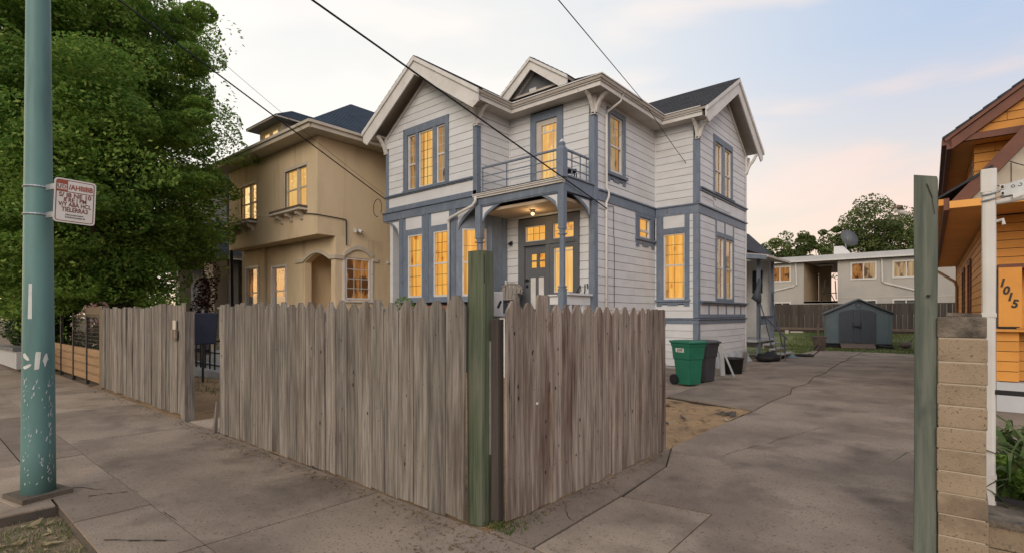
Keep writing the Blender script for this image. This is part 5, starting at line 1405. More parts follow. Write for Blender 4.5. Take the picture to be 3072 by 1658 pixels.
# ------------------------------------------------------------------ fences
def picket(par, F, u0, u1, z0, z1, m, ear=.06, th=.02, lean=0.0, o=0.0, seed=0, knots=0, nails=None):
    """One fence board with clipped corners, a slight twist and an uneven foot."""
    e = ear; h = e * 1.3
    r = random.Random(seed)
    p = [(u0, z0 + r.uniform(-.01, .012)), (u1, z0 + r.uniform(-.01, .012)), (u1 + lean * .5, z1 - h), (u1 + lean - e, z1), (u0 + lean + e, z1 + r.uniform(-.004, .004)), (u0 + lean * .5, z1 - h)]
    mb = MB(); n = 6
    tw = [r.uniform(-.006, .006) for _ in range(4)]
    def off(u, z):
        t = (z - z0) / (z1 - z0); s_ = (u - u0) / max(.01, (u1 - u0))
        return o + tw[0] * (1 - t) + tw[1] * t + (tw[2] * (1 - t) + tw[3] * t) * (s_ - .5) * 2
    k = len(p)
    mb.v = [F(u, z, off(u, z)) for u, z in p] + [F(u, z, off(u, z) + th) for u, z in p]
    mb.f = [tuple(range(k))[::-1], tuple(range(k, 2 * k))] + [(i, (i + 1) % k, k + (i + 1) % k, k + i) for i in range(k)]
    b = obj('picket', mb, m, par)
    if nails:
        nb_ = MB(); w_ = u1 - u0
        for zr in nails:
            for t_ in (.28, .72):
                nu, nz_ = u0 + w_ * t_ + r.uniform(-.012, .012), zr + r.uniform(-.02, .02); q_ = .0038
                nb_.quad(F(nu - q_, nz_ - q_, off(nu, nz_) + th + .0012), F(nu + q_, nz_ - q_, off(nu, nz_) + th + .0012), F(nu + q_, nz_ + q_, off(nu, nz_) + th + .0012), F(nu - q_, nz_ + q_, off(nu, nz_) + th + .0012))
        kind(obj('nails', nb_, 'knot', b), 'stuff')
    for _ in range(knots):
        ku = r.uniform(u0 + .05, u1 - .05); kz = r.uniform(z0 + .15, z1 - .15)
        rr = r.uniform(.006, .014)
        mb = MB(); nn = 8
        i = len(mb.v)
        mb.v = [F(ku + rr * .75 * math.cos(6.283 * q / nn), kz + rr * 1.5 * math.sin(6.283 * q / nn), off(ku, kz) + th + .0015) for q in range(nn)]
        mb.f = [tuple(range(nn))]
        obj('knot', mb, 'knot', b)
    return b
# 1: the run along the pavement in front of the white house
f1 = thing('picket_fence', 'weathered grey dog eared picket fence along the pavement left of the green post', 'fence', (-5.6, 3.0, 0))
F1 = FY(3.03)
x = -8.03; k = 0
ws = [.17, .15, .18, .16, .17, .2, .2, .2, .19, .21, .2, .22, .21, .205, .22, .215, .22, .21, .225, .22, .215, .22, .21, .22, .23]
tot = sum(ws) + .006 * len(ws); sc = (8.03 - 2.97) / tot
for i, w in enumerate(ws):
    w *= sc
    t = i / (len(ws) - 1)
    top = 1.835 + .02 * math.sin(i * 2.1) - .01 * t + rng.uniform(-.008, .008) + (.03 if i == len(ws) - 1 else 0) + (.012 if i == len(ws) - 2 else 0)
    picket(f1, F1, x, x + w - rng.choice((.003, .005, .009, .013)), .015 + rng.uniform(-.01, .01), top, 'wood', ear=.074 if i > 13 else .012 + .0045 * i, lean=rng.uniform(-.012, .012), o=rng.uniform(-.004, .006), seed=100 + i, nails=(.39, 1.09, 1.66), knots=rng.choice((0, 1, 1, 2, 3)) + (2 if i == 24 else 0))
    x += w + .002
for z in (.35, 1.05, 1.62):
    obj('rail', MB().box(-8.02, -3.14, 3.032, 3.07, z, z + .09), 'wood', f1)
for px in (-8.0, -5.6):
    obj('fence_post', MB().box(px, px + .09, 3.071, 3.16, -.2, 1.75), 'wood', f1)
obj('prop_stake', MB().hexa([(-8.17, 2.96, 0), (-8.10, 2.96, 0), (-8.10, 3.0, 0), (-8.17, 3.0, 0), (-8.075, 2.97, .46), (-8.05, 2.97, .46), (-8.05, 3.0, .46), (-8.075, 3.0, .46)]), 'wood', f1)
# 2: the gate leaf beside the driveway
f2 = thing('picket_gate', 'brown weathered picket fence panel beside the driveway right of the green post', 'fence', (-2.8, 4.7, 0))
F2 = FX(-2.80)
ws = [.235, .215, .205, .185, .2, .2, .205, .21, .21, .205, .2, .21, .21, .205, .2, .235]
sc = (6.30 - 3.205) / (sum(ws) + .006 * len(ws))
y = 3.205
tops = [1.815, 1.80, 1.87, 1.79, 1.785, 1.79, 1.79, 1.775, 1.78, 1.775, 1.785, 1.78, 1.775, 1.77, 1.765, 1.76]
for i, w in enumerate(ws):
    w *= sc
    picket(f2, F2, y, y + w - rng.choice((.001, .002, .004, .008)), .02 + rng.uniform(-.012, .012), tops[i], 'wood_warm', ear=.070 if i not in (2, 14, 15) else .016, lean=rng.uniform(-.014, .014), o=rng.uniform(-.004, .008), seed=300 + i, nails=(.36, 1.04, 1.59), knots=rng.choice((1, 2, 2, 3, 4)))
    y += w + .002
for z in (.32, 1.0, 1.55):
    obj('rail', MB().box(-2.84, -2.802, 3.25, 6.28, z, z + .09), 'wood', f2)
obj('gate_stile', MB().box(-2.915, -2.838, 3.165, 3.232, .02, 1.66), 'wood_dark', f2)
obj('gate_stile', MB().box(-2.90, -2.845, 6.2, 6.29, -.1, 1.6), 'wood', f2)
obj('hinge_strap', MB().box(-2.942, -2.918, 3.17, 3.23, .55, 1.48), 'steel', f2)
obj('bolt_head', MB().lathe((-2.775, 3.60, .93), [(.004, -.012), (.011, -.006), (.011, .006), (.004, .012)], 8), 'pvc', f2)
# 3: the far run with close set boards
f3 = thing('board_fence', 'weathered close boarded fence with square tops left of the walkway gap', 'fence', (-12.3, 3.1, 0))
F3 = FY(3.10)
x = -15.0; i = 0
while x < -9.72:
    w = rng.choice((.15, .19, .2, .215, .23))
    w = min(w, -9.64 - x)
    picket(f3, F3, x, x + w - .006, .03 + rng.uniform(-.015, .015), 1.84 + rng.uniform(-.03, .03) + (.03 if x > -11.3 else 0), 'wood', ear=.003, lean=rng.uniform(-.01, .01), o=rng.uniform(-.008, .014), seed=500 + i, knots=rng.choice((0, 0, 1)))
    x += w + .004; i += 1
for z in (.4, 1.5): obj('rail', MB().box(-15.0, -9.66, 3.115, 3.15, z, z + .09), 'wood', f3)
obj('end_post', MB().box(-9.63, -9.46, 3.02, 3.16, -.1, 1.75), 'wood', f3)
obj('letter_plate', MB().fb(F3, -10.12, -9.98, 1.45, 1.60, .04, .055), 'tantrim', f3)
obj('latch_block', MB().fb(F3, -10.15, -9.93, 1.30, 1.44, .04, .075).fb(F3, -10.13, -9.95, 1.27, 1.295, .04, .07), 'wood_warm', f3)
# 4: tan and black metal gate with open upper panels
f4 = thing('slatted_gate', 'tan horizontal board gate in a black metal frame left of the board fence', 'gate', (-17.5, 3.1, 0))
F4 = FY(3.12)
for u in (-21.4, -19.9, -18.3, -16.75):
    obj('gate_post', MB().fb(F4, u, u + .07, -.05, 1.72, -.07, .0), 'blackmetal', f4)
obj('gate_post', MB().fb(F4, -15.30, -15.05, -.1, 1.9, -.12, .02), 'brownbox', f4)
obj('top_rail', MB().fb(F4, -18.23, -15.31, 1.64, 1.69, -.06, -.01), 'blackmetal', f4)
obj('header_board', MB().fb(F4, -16.7, -15.31, 1.70, 1.88, -.06, .0), 'brownbox', f4)
for a, b in ((-21.33, -19.91), (-19.82, -18.31), (-18.22, -16.76), (-16.67, -15.31)):
    for k in range(4):
        z = .07 + .205 * k
        obj('gate_board', MB().fb(F4, a, b, z, z + .165, -.05, -.02), 'gatewood', f4)
        if k == 0: obj('dark_gap_sheet', MB().fb(F4, a, b, .06, .86, -.066, -.056), 'blackmetal', f4)  # dark sheet added behind the boards so the gaps look shaded
        if k: obj('gate_board', MB().fb(F4, a, b, z - .030, z - .010, -.05, -.02), 'gatewood', f4)
me_ = MB()
for a, b in ((-18.22, -16.76), (-16.67, -15.31)):
    n = 14
    for k in range(1, n): me_.fb(F4, a + (b - a) * k / n - .004, a + (b - a) * k / n + .004, .90, 1.64, -.035, -.027)
    for k in range(1, 8): me_.fb(F4, a, b, .90 + .092 * k - .004, .90 + .092 * k + .004, -.026, -.018)
kind(obj('wire_mesh', me_, 'blackmetal', f4), 'stuff')
# iron gate seen through the gap
f5 = thing('iron_gate', 'low black iron gate on a grey kerb behind the walkway gap', 'gate', (-16.8, 5.7, 0))
for k in range(9):
    u = -18.3 + .34 * k
    obj('bar', MB().box(u, u + .035, 5.68, 5.715, .18, 1.0 + .12 * (k // 3)), 'blackmetal', f5)
for z in (.28, .62, .95): obj('rail', MB().box(-18.3, -15.3, 5.72, 5.745, z, z + .035), 'blackmetal', f5)
obj('kerb', MB().box(-18.8, -14.9, 5.6, 5.9, -.1, .16), 'board', f5)
f6 = thing('stone_steps', 'grey front steps behind the low iron gate', 'steps', (-17.7, 7.0, 0))
for k in range(5): obj('step', MB().box(-19.2, -16.2, 6.3 + .3 * k, 6.6 + .3 * k, -.1, .17 * (k + 1)), 'board', f6)
b6 = thing('covered_barbecue', 'dark blue covered box shape behind the walkway gap', 'cover', (-14.75, 5.0, 0), R(6), local=True)
obj('cover', MB().hexa([(-.36, -.28, .95), (.36, -.28, .95), (.36, .28, .95), (-.36, .28, .95), (-.40, -.32, 1.74), (.40, -.32, 1.74), (.40, .32, 1.74), (-.40, .32, 1.74)]), mat('navy cover cloth', (.028, .033, .055), (.02, .024, .042), scale=3, rough=.8), b6, bevel=.03)
obj('stand', MB().box(-.33, -.29, -.04, .0, 0, .949), 'blackmetal', b6)
obj('stand', MB().box(.29, .33, -.04, .0, 0, .949), 'blackmetal', b6)
# rear fence
f7 = thing('rear_fence', 'dark weathered board fence across the back of the lawn', 'fence', (-5, 37, .5))
F7 = FY(37.0)
x = -14.5; i = 0
while x < 3:
    w = rng.uniform(.17, .30)
    picket(f7, F7, x, x + w - .012, .88, 2.30 + rng.uniform(-.03, .03), 'wood_dark', ear=.002, o=rng.uniform(-.01, .015), seed=900 + i)
    x += w; i += 1
obj('base_board', MB().fb(F7, -14.5, 3, .75, .89, -.02, .05), 'wood_plank', f7)
obj('base_board', MB().fb(F7, -14.5, 3, .42, .745, -.04, .02), 'wood_dark', f7)
obj('top_rail', MB().fb(F7, -14.5, 3, 2.28, 2.345, -.06, -.015), 'wood_dark', f7)

# ------------------------------------------------------------------ posts and block pillar
gpst = thing('timber_post', 'tall round edged green treated timber post at the fence corner', 'post', (-3.034, 3.165, 0))
def chpost(cx_, cy_, w, z0, z1, ch=.28, n=2, lean=(0, 0), top=0.0):
    mb = MB(); h = w / 2; ring = []
    for sx, sy, a0_ in ((1, -1, -90), (1, 1, 0), (-1, 1, 90), (-1, -1, 180)):
        c = h * ch
        for k in range(n + 1):
            a = R(a0_ + 90 * k / n)
            ring.append((sx * (h - c) + c * math.cos(a), sy * (h - c) + c * math.sin(a)))
    m_ = len(ring); L = 10
    for j in range(L + 1):
        t = j / L
        for x_, y_ in ring:
            zz = z0 + (z1 - z0) * t + (top * x_ if j == L else 0)
            q = mnoise.noise((x_ * 4 + cx_, y_ * 4, zz * 1.3)) * .006
            mb.v.append((cx_ + x_ + lean[0] * t + q, cy_ + y_ + lean[1] * t + q, zz))
    for j in range(L):
        for k in range(m_):
            mb.f.append((j * m_ + k, j * m_ + (k + 1) % m_, (j + 1) * m_ + (k + 1) % m_, (j + 1) * m_ + k))
    mb.f.append(tuple(range(m_))[::-1]); mb.f.append(tuple(L * m_ + k for k in range(m_)))
    return mb
obj('shaft', chpost(-3.034, 3.165, .182, -.1, 2.22, .55, 3), 'greenpost', gpst)
obj('check_crack', MB().box(-2.952, -2.9415, 3.11, 3.114, 1.96, 2.19).box(-2.952, -2.9415, 3.115, 3.165, 1.955, 1.962), 'knot', gpst)
rp = thing('timber_gatepost', 'tall square grey green timber post beside the block pillar', 'post', (-.175, 4.79, 0))
obj('shaft', chpost(-.178, 4.79, .130, -.15, 2.68, .08, 1, top=-.25), 'greypost', rp)
obj('bolt_hole', MB().lathe((-.16, 4.7165, 1.83), [(.009, -.009), (.0095, .0), (.009, .009)], 8), 'knot', rp)
obj('check_crack', MB().bar((-.17, 4.717, 2.62), (-.14, 4.717, 2.52), .002, .006).bar((-.14, 4.717, 2.52), (-.125, 4.717, 2.40), .002, .006), 'knot', rp)
pl = thing('block_pillar', 'sand coloured concrete block pillar with a dark weathered cap block', 'pillar', (.02, 4.8, 0))
zz = -.12; k = 0
hs = [.14, .15, .15, .148, .152, .15, .15, .152, .15, .15, .165, .15]
for i, h in enumerate(hs):
    last = i >= len(hs) - 1
    dx_ = rng.uniform(-.004, .004)
    mb = MB().box(-.112 + dx_, .146 + dx_ + (.006 if i < 4 else 0), 4.70 + rng.uniform(-.003, .003), 5.0, zz + .004, zz + h - .004)
    obj('block', mb, 'blockdark' if last else 'block', pl, bevel=.008)
    zz += h
obj('mortar', MB().box(-.105, .138, 4.708, 4.99, -.12, zz - .01), 'mortar', pl)
cap = MB().box(-.06, .12, 4.72, 4.9, zz - .002, zz + .02).jitter(.012, 9)
obj('cap_rubble', cap, 'blockdark', pl)
lwall = thing('low_block_wall', 'low weathered block wall running right from the pillar', 'wall', (.8, 5.2, 0))
for i in range(4):
    for j in range(2):
        obj('block', MB().box(.16 + .4 * i, .553 + .4 * i, 5.0, 5.3, -.1 + .16 * j, .055 + .16 * j), 'block', lwall, bevel=.008)
obj('cap_stone', MB().box(.155, 1.8, 4.97, 5.5, .222, .262).jitter(.008, 5), 'blockdark', lwall)
pp = thing('white_pipe_post', 'white plastic post with strapped box behind the block pillar', 'post', (.176, 5.40, 0))
pm = chpost(.176, 5.40, .082, .262, 2.79, .55, 2)
obj('pipe', pm, 'pvc', pp, smooth=False)
obj('pipe_cap', MB().vprism([(.13, 5.36), (.19, 5.355), (.222, 5.37), (.222, 5.45), (.13, 5.45)], 2.62, 2.80), 'pvc', pp, bevel=.006)
obj('pipe_collar', MB().box(.132, .220, 5.356, 5.444, 1.68, 1.71), 'pvc', pp)
obj('pipe_collar', MB().box(.132, .220, 5.356, 5.444, .46, .49), 'pvc', pp)
obj('strap', MB().tube([(.13, 5.36, 2.60), (.176, 5.345, 2.603), (.225, 5.36, 2.615), (.25, 5.37, 2.625)], .007, 5).tube([(.13, 5.36, 2.555), (.176, 5.345, 2.56), (.225, 5.36, 2.575), (.26, 5.37, 2.58)], .007, 5), 'steel', pp)
bx = thing('camera_box', 'pale grey metal box with two round marks strapped to the white post', 'box', (.33, 5.38, 2.6))
obj('body', MB().hexa([(.245, 5.36, 2.575), (.46, 5.36, 2.60), (.46, 5.46, 2.60), (.245, 5.46, 2.575), (.245, 5.36, 2.665), (.46, 5.36, 2.715), (.46, 5.46, 2.715), (.245, 5.46, 2.665)]), 'steel', bx, bevel=.004)
obj('connector', MB().box(.236, .262, 5.35, 5.359, 2.63, 2.665).box(.240, .262, 5.345, 5.359, 2.585, 2.62), 'pvc', bx)
obj('socket', MB().box(.243, .257, 5.344, 5.3495, 2.638, 2.657).box(.246, .258, 5.339, 5.3449, 2.590, 2.608), 'blackplastic', bx)
def ringm(cx_, cz_, r, w, a0_=0, a1_=360):
    mb = MB(); n = 18
    for k in range(n):
        t0, t1 = R(a0_ + (a1_ - a0_) * k / n), R(a0_ + (a1_ - a0_) * (k + 1) / n)
        rr = lambda t, q: (cx_ + (r - q) * math.cos(t), 5.3575, cz_ + (r - q) * math.sin(t))
        mb.quad(rr(t0, 0), rr(t1, 0), rr(t1, w), rr(t0, w))
    return mb
obj('mark', ringm(.308, 2.645, .011, .004), 'signblack', bx)
obj('mark', ringm(.345, 2.652, .013, .004, -150, 100), 'signblack', bx)
obj('tube', MB().tube([(.215, 5.39, 2.545), (.30, 5.39, 2.555), (.46, 5.39, 2.575)], [.02, .024, .022], 10), 'pvc', bx)
obj('flap', MB().hexa([(.305, 5.345, 2.585), (.37, 5.345, 2.60), (.37, 5.35, 2.60), (.305, 5.35, 2.585), (.31, 5.345, 2.55), (.37, 5.345, 2.575), (.37, 5.35, 2.575), (.31, 5.35, 2.55)]), 'pvc', bx)
obj('hook', MB().tube([(.215, 5.40, 2.40), (.255, 5.39, 2.41), (.26, 5.385, 2.37)], .012, 6), 'pvc', bx)
ir = thing('iron_railing', 'dark grey iron railing fixed to the white post above the plants', 'railing', (.9, 5.4, 0))
for z in (1.115, .315): obj('rail', MB().bar((.19, 5.38, z), (2.2, 5.38, z - .01), .03, .035), 'blackmetal', ir)
for x in (.385, .75, 1.1, 1.5, 1.9): obj('bar', MB().bar((x, 5.385, .30), (x, 5.385, 1.10), .012, .012), 'blackmetal', ir)
# leafy plants in the bed behind the railing
K['strap'] = leaf_mat('strap leaves', (.045, .085, .02), (.075, .12, .03), (.14, .17, .06), 2, .25)
bedp = sheet('planting_bed', .16, 3.0, 5.5, 9.0, .1, 'earth', 20, 20, .03, 1)
for nm, lb, bx0, sd_ in (('strappy_plant', 'strap leaved green plant behind the iron railing, lower clump', (.48, 5.95, .12), 1), ('strappy_plant', 'taller arching strap leaved plant behind the iron railing', (.62, 6.6, .12), 2)):
    p_ = thing(nm, lb, 'plant', bx0)
    r = random.Random(sd_)
    mb = MB()
    for _ in range(110):
        az = r.uniform(0, 6.28); L = r.uniform(.6, 1.35); w = r.uniform(.016, .034)
        bx_, by_ = bx0[0] + r.gauss(0, .16), bx0[1] + r.gauss(0, .22)
        pv = []
        for s_ in range(7):
            t = s_ / 6; out = L * .62 * t ** 1.3; hh = L * (1.05 * t - .72 * t ** 2.6)
            pv.append((bx_ + math.cos(az) * out, by_ + math.sin(az) * out, bx0[2] + hh, w * (1 - t ** 2) + .002))
        for a, b in zip(pv[:-1], pv[1:]):
            sx, sy = -math.sin(az), math.cos(az)
            mb.quad((a[0] - sx * a[3], a[1] - sy * a[3], a[2]), (a[0] + sx * a[3], a[1] + sy * a[3], a[2]), (b[0] + sx * b[3], b[1] + sy * b[3], b[2]), (b[0] - sx * b[3], b[1] - sy * b[3], b[2]))
    obj('leaf_clump', mb, K['strap'], p_)

# ------------------------------------------------------------------ teal pole with parking sign
PX_, PY_ = -6.54, .87
tp = thing('teal_pole', 'tall teal painted steel pole with chipped paint and sprayed marks at the kerb', 'pole', (PX_, PY_, 0))
def prad(z): return .128 - .0085 * z
zs_ = [0, .5, 1, 1.5, 2, 2.5, 3, 3.5, 4, 5, 6, 7.5]
obj('shaft', MB().tube([(PX_, PY_, z) for z in zs_], [prad(z) for z in zs_], 28), 'teal', tp, smooth=True)
c4, s4 = math.cos(R(14)), math.sin(R(14))
def rotp(x, y, a=R(14)): return (PX_ + x * math.cos(a) - y * math.sin(a), PY_ + x * math.sin(a) + y * math.cos(a))
bp_ = MB(); q4 = [rotp(*p) for p in ((-.19, -.19), (.19, -.19), (.19, .19), (-.19, .19))]
bp_.vprism(q4, .015, .055)
obj('base_plate', bp_, 'con_edge', tp)
gr = MB(); gr.vprism([rotp(*p) for p in ((-.215, -.22), (.20, -.225), (.19, .2), (-.2, .22))], .002, .0149)
obj('grout', gr.jitter(.012, 9), 'con_light', tp)
# marks lie on the curved surface: (angle seen round the pole, height)
camdir = math.atan2(-PY_, -PX_)
def cyl(u, z, o=.0015):
    r = prad(z) + o; a = camdir + u / .115
    return (PX_ + r * math.cos(a), PY_ + r * math.sin(a), z)
def mark(name, poly, m, o=.0015):
    """Polygon in (u, z) wrapped on the pole, cut into thin strips so that it follows the curve."""
    us = [p[0] for p in poly]; u0, u1 = min(us), max(us); n = max(2, int((u1 - u0) / .006))
    mb = MB()
    def span(u):
        zs = []
        for (a, za), (b, zb) in zip(poly, poly[1:] + poly[:1]):
            if (a <= u < b) or (b <= u < a): zs.append(za + (zb - za) * (u - a) / (b - a))
        return (min(zs), max(zs)) if len(zs) >= 2 else None
    prev = None
    for k in range(n + 1):
        u = u0 + (u1 - u0) * min(.999, max(.001, k / n)); sp = span(u)
        if prev and sp: mb.quad(cyl(prev[0], prev[1], o), cyl(u, sp[0], o), cyl(u, sp[1], o), cyl(prev[0], prev[2], o))
        prev = (u, sp[0], sp[1]) if sp else None
    return obj(name, mb, m, tp)
mark('sticker', [(-.078, 1.66), (-.045, 1.66), (-.045, 1.98), (-.076, 1.98)], 'paintwhite')
mark('spray_mark', [(-.125, 1.34), (-.10, 1.35), (-.07, 1.31), (-.062, 1.285), (-.08, 1.28), (-.118, 1.31)], 'paintwhite')
mark('spray_mark', [(-.125, 1.215), (-.10, 1.20), (-.06, 1.22), (-.045, 1.245), (-.06, 1.25), (-.12, 1.225)], 'paintwhite')
mark('spray_mark', [(-.02, 1.36), (.018, 1.355), (.005, 1.20), (-.028, 1.195)], 'paintwhite')
mark('spray_mark', [(.03, 1.29), (.05, 1.34), (.062, 1.34), (.058, 1.29), (.075, 1.29), (.056, 1.26), (.05, 1.22), (.038, 1.22), (.04, 1.265), (.028, 1.265)], 'paintwhite')
r = random.Random(21)
for _ in range(120):
    u = r.choice((r.gauss(-.10, .010), r.gauss(.085, .014), r.gauss(.088, .012), r.gauss(-.02, .05))); z = r.uniform(.12, 1.12)
    L = r.uniform(.008, .045) * r.choice((.5, 1, 1)); w = r.uniform(.0025, .007); sl_ = r.uniform(-.006, .014)
    mark('paint_chip', [(u - w, z), (u, z - L * .3), (u + w, z + L * .4), (u + sl_, z + L), (u - w * .6, z + L * .6)], 'chip')
sg = thing('parking_sign', 'white street sign with brown red lettering bracketed to the teal pole', 'sign', (-5.9, 1.1, 2.5))
SC = Vector((-6.10, 1.06, 0)); SZ = 2.715
nv = Vector((6.10, -1.06, 0)).normalized(); uv = Vector((-nv.y, nv.x, 0)); uv = (uv * .985 + nv * -.17).normalized(); nv = Vector((uv.y, -uv.x, 0))
assert nv.x > 0
class SignFace(Face):
    def __init__(s, c, u, n, z, roll): s.c, s.u, s.n, s.z, s.r = c, u, n, z, roll
    def __call__(s, u, z, o):
        c, q = math.cos(s.r), math.sin(s.r)
        p = s.c + s.u * (u * c - z * q) + s.n * o
        return (p.x, p.y, s.z + u * q + z * c)
SF = SignFace(SC, uv, nv, SZ, R(-2.0))
def rrect(w, h, r, n=5):
    out = []
    for sx, sz, a0_ in ((1, -1, -90), (1, 1, 0), (-1, 1, 90), (-1, -1, 180)):
        for k in range(n + 1):
            a = R(a0_ + 90 * k / n); out.append((sx * (w - r) + r * math.cos(a), sz * (h - r) + r * math.sin(a)))
    return out
obj('sheet', MB().prism(SF, rrect(.148, .197, .028), -.003, .0), 'signwhite', sg)
def frame(mb, w, h, r, t, o):
    a, b = rrect(w, h, r), rrect(w - t, h - t, r - t); n = len(a)
    for k in range(n):
        j = (k + 1) % n
        mb.quad(SF(*a[k], o), SF(*a[j], o), SF(*b[j], o), SF(*b[k], o))
    return mb
prt = frame(MB(), .136, .185, .022, .006, .0012)
prt.fb(SF, -.131, .131, .078, .084, .0004, .0014)
obj('printed_border', prt, 'signbrown', sg)
obj('printed_block', MB().fb(SF, -.130, -.055, .146, .178, .0004, .0015).fb(SF, -.130, -.055, .085, .098, .0004, .0015).fb(SF, -.062, -.055, .0981, .1459, .0004, .0015), 'signred', sg)
def signtext(txt, u, z, size, m, sx=.9, bold=.004):
    obj('lettering', place_text(txt, SF, u, z, .0016, size, bold, 1, 0, .0005, fit=sx), m, sg)
signtext('U', -.113, .121, .050, 'signblack', .026, .001)
signtext('D', -.080, .121, .050, 'signred', .026, .001)
signtext('/AHBlBB', .038, .124, .062, 'signred', .172, .0015)
signtext('S/ J8 NE 10', .0, .050, .056, 'signbrown', .228, .001)
signtext('8 RE | PM', .0, .008, .052, 'signbrown', .16, .001)
signtext('V/Y ABA HCL', .0, -.034, .052, 'signbrown', .232, .001)
signtext('TIELERRA3', .0, -.080, .056, 'signbrown', .185, .001)
signtext('Edarmcomranimo', .0, -.124, .022, 'signblack', .125, .0)
signtext('Endudond-yumado da', .005, -.146, .022, 'signblack', .14, .0)
for dz_, zb in ((.14, .10), (-.115, .10)):
    a = SF(-.145, dz_, -.02); z = SZ + dz_ + .01
    obj('bracket', MB().bar((PX_ + .10, PY_ + .04, z + .005), (a[0] + .06 * uv.x, a[1] + .06 * uv.y, a[2]), .012, .05), 'steel', sg)
    obj('band', MB().tube([(PX_ + (prad(z) + .002) * math.cos(t), PY_ + (prad(z) + .002) * math.sin(t), z + .01) for t in [R(k * 15) for k in range(25)]], .010, 5), 'steel', sg)

# ------------------------------------------------------------------ overhead cables
def cable(name, label, pts, rad, grp='overhead cables'):
    c = MB().tube(pts, rad, 6); o = obj(name, c, 'cable'); tag(o, label, 'cable', grp); return o
def sag(a, b, s_, n=24, ext=0.0):
    a, b = Vector(a), Vector(b)
    return [a.lerp(b, t) - Vector((0, 0, s_ * 4 * t * (1 - t))) for t in [i / n for i in range(n + 1)]]
A = Vector((-7.504, 4.121, 6.487)); B = Vector((-7.42, 12.78, 4.62))
cable('overhead_cable', 'thick black cable crossing the sky down to the balcony corner of the white house', [A + (A - B) * 1.1, A, B], .017)
G_ = Vector((-7.0, 14.2, 7.89)); A = Vector((-4.644, 6.552, 6.487)); 
cable('overhead_cable', 'thin black cable running down past the right gutter to the wing of the white house', [A + (A - G_) * 1.2] + [A.lerp(G_, t) for t in (0, .5, 1)] + sag(G_, (-6.05, 17.45, 5.42), .12, 10)[1:], .0085)
A = Vector((-12.19, 2.762, 7.684)); B = Vector((-14.76, 10.74, 5.58))
cable('overhead_cable', 'black cable from the street tree to the left corner of the white house', [A + (A - B) * 1.2, A, B], .017)
A = Vector((-12.0, 2.7, 8.15)); B = Vector((-14.78, 10.74, 5.72))
cable('overhead_cable', 'very thin wire just above the cable to the left corner of the white house', [A + (A - B) * 1.2] + sag(A, B, .12, 8), .0045)
lp = [(-14.80 + .26 * math.cos(t) * .9 - .22, 10.62, 5.30 + .30 * math.sin(t)) for t in [R(-40 + k * 20) for k in range(17)]]
tag(obj('drip_loop', MB().tube(lp, .012, 6), 'cable'), 'black cable loop hanging at the left corner of the white house', 'cable')

# ------------------------------------------------------------------ bins and clutter beside the house
def wheelie(name, label, x, y, rz, m, h=1.12, w=.60, dpt=.72):
    b = thing(name, label, 'bin', (x, y, 0), rz, 'wheeled bins by the house', local=True)
    # local: +y is the front, -y the wheel side
    def ring(z, sw, sd, off=0): return [(-sw / 2, -sd / 2 + off, z), (sw / 2, -sd / 2 + off, z), (sw / 2, sd / 2 + off, z), (-sw / 2, sd / 2 + off, z)]
    lv = [(.03, w * .74, dpt * .62, .02), (.40, w * .82, dpt * .70, .015), (.62, w * .87, dpt * .76, .01), (.64, w * .93, dpt * .82, .01), (h - .16, w * .97, dpt * .93, .01), (h - .15, w * 1.0, dpt * .98, .01), (h - .08, w * 1.02, dpt * 1.0, .01)]
    mb = MB()
    for l in lv: mb.v += ring(*l)
    for k in range(len(lv) - 1):
        for j in range(4): mb.f.append((k * 4 + j, k * 4 + (j + 1) % 4, k * 4 + 4 + (j + 1) % 4, k * 4 + 4 + j))
    mb.f.append((3, 2, 1, 0)); e = (len(lv) - 1) * 4; mb.f.append((e, e + 1, e + 2, e + 3))
    obj('body', mb, m, b, bevel=.018)
    lid = MB(); lid.v = ring(h - .079, w * 1.10, dpt * 1.08, .03) + ring(h - .04, w * 1.10, dpt * 1.08, .03) + ring(h - .005, w * .9, dpt * .86, .0)
    for k in range(2):
        for j in range(4): lid.f.append((k * 4 + j, k * 4 + (j + 1) % 4, k * 4 + 4 + (j + 1) % 4, k * 4 + 4 + j))
    lid.f += [(3, 2, 1, 0), (8, 9, 10, 11)]
    l = obj('lid', lid, m, b, bevel=.015)
    hb = MB().tube([(-w * .42, -dpt * .46, h - .10), (-w * .42, -dpt * .62, h - .04), (w * .42, -dpt * .62, h - .04), (w * .42, -dpt * .46, h - .10)], .022, 8)
    obj('handle', hb, m, b)
    for sx in (-1, 1):
        wv = MB(); n = 20; r_ = .125
        for (xx, rr) in ((-.03, r_ * .55), (-.03, r_), (.03, r_), (.03, r_ * .55)):
            for j in range(n):
                t = 6.2832 * j / n; wv.v.append((sx * w * .43 + xx, -dpt * .36 + rr * math.cos(t), .13 + rr * math.sin(t)))
        for k in range(3):
            for j in range(n): wv.f.append((k * n + j, k * n + (j + 1) % n, (k + 1) * n + (j + 1) % n, (k + 1) * n + j))
        wv.f.append(tuple(range(n))[::-1]); wv.f.append(tuple(3 * n + j for j in range(n)))
        obj('wheel', wv, 'rubber', b)
    obj('axle', MB().tube([(-w * .43, -dpt * .36, .13), (w * .43, -dpt * .36, .13)], .015, 8), 'steel', b)
    return b
gb = wheelie('wheeled_bin', 'green wheeled bin with a white label, in front of the charcoal one', -4.98, 12.42, R(-112), 'bin_green', 1.09, .54, .60)
lf = Face((0, 0, 0), (0, 1, 0), (1, 0, 0))
LBX = .268
lb = obj('label', MB().hexa([(LBX - .016, -.14, .80), (LBX - .016, .12, .80), (LBX - .01, .12, .80), (LBX - .01, -.14, .80), (LBX - .007, -.14, .895), (LBX - .007, .12, .895), (LBX - .001, .12, .895), (LBX - .001, -.14, .895)]), 'signwhite', gb)
tx = text_mesh('JLNS', .085, .0006, .003, 1.0)
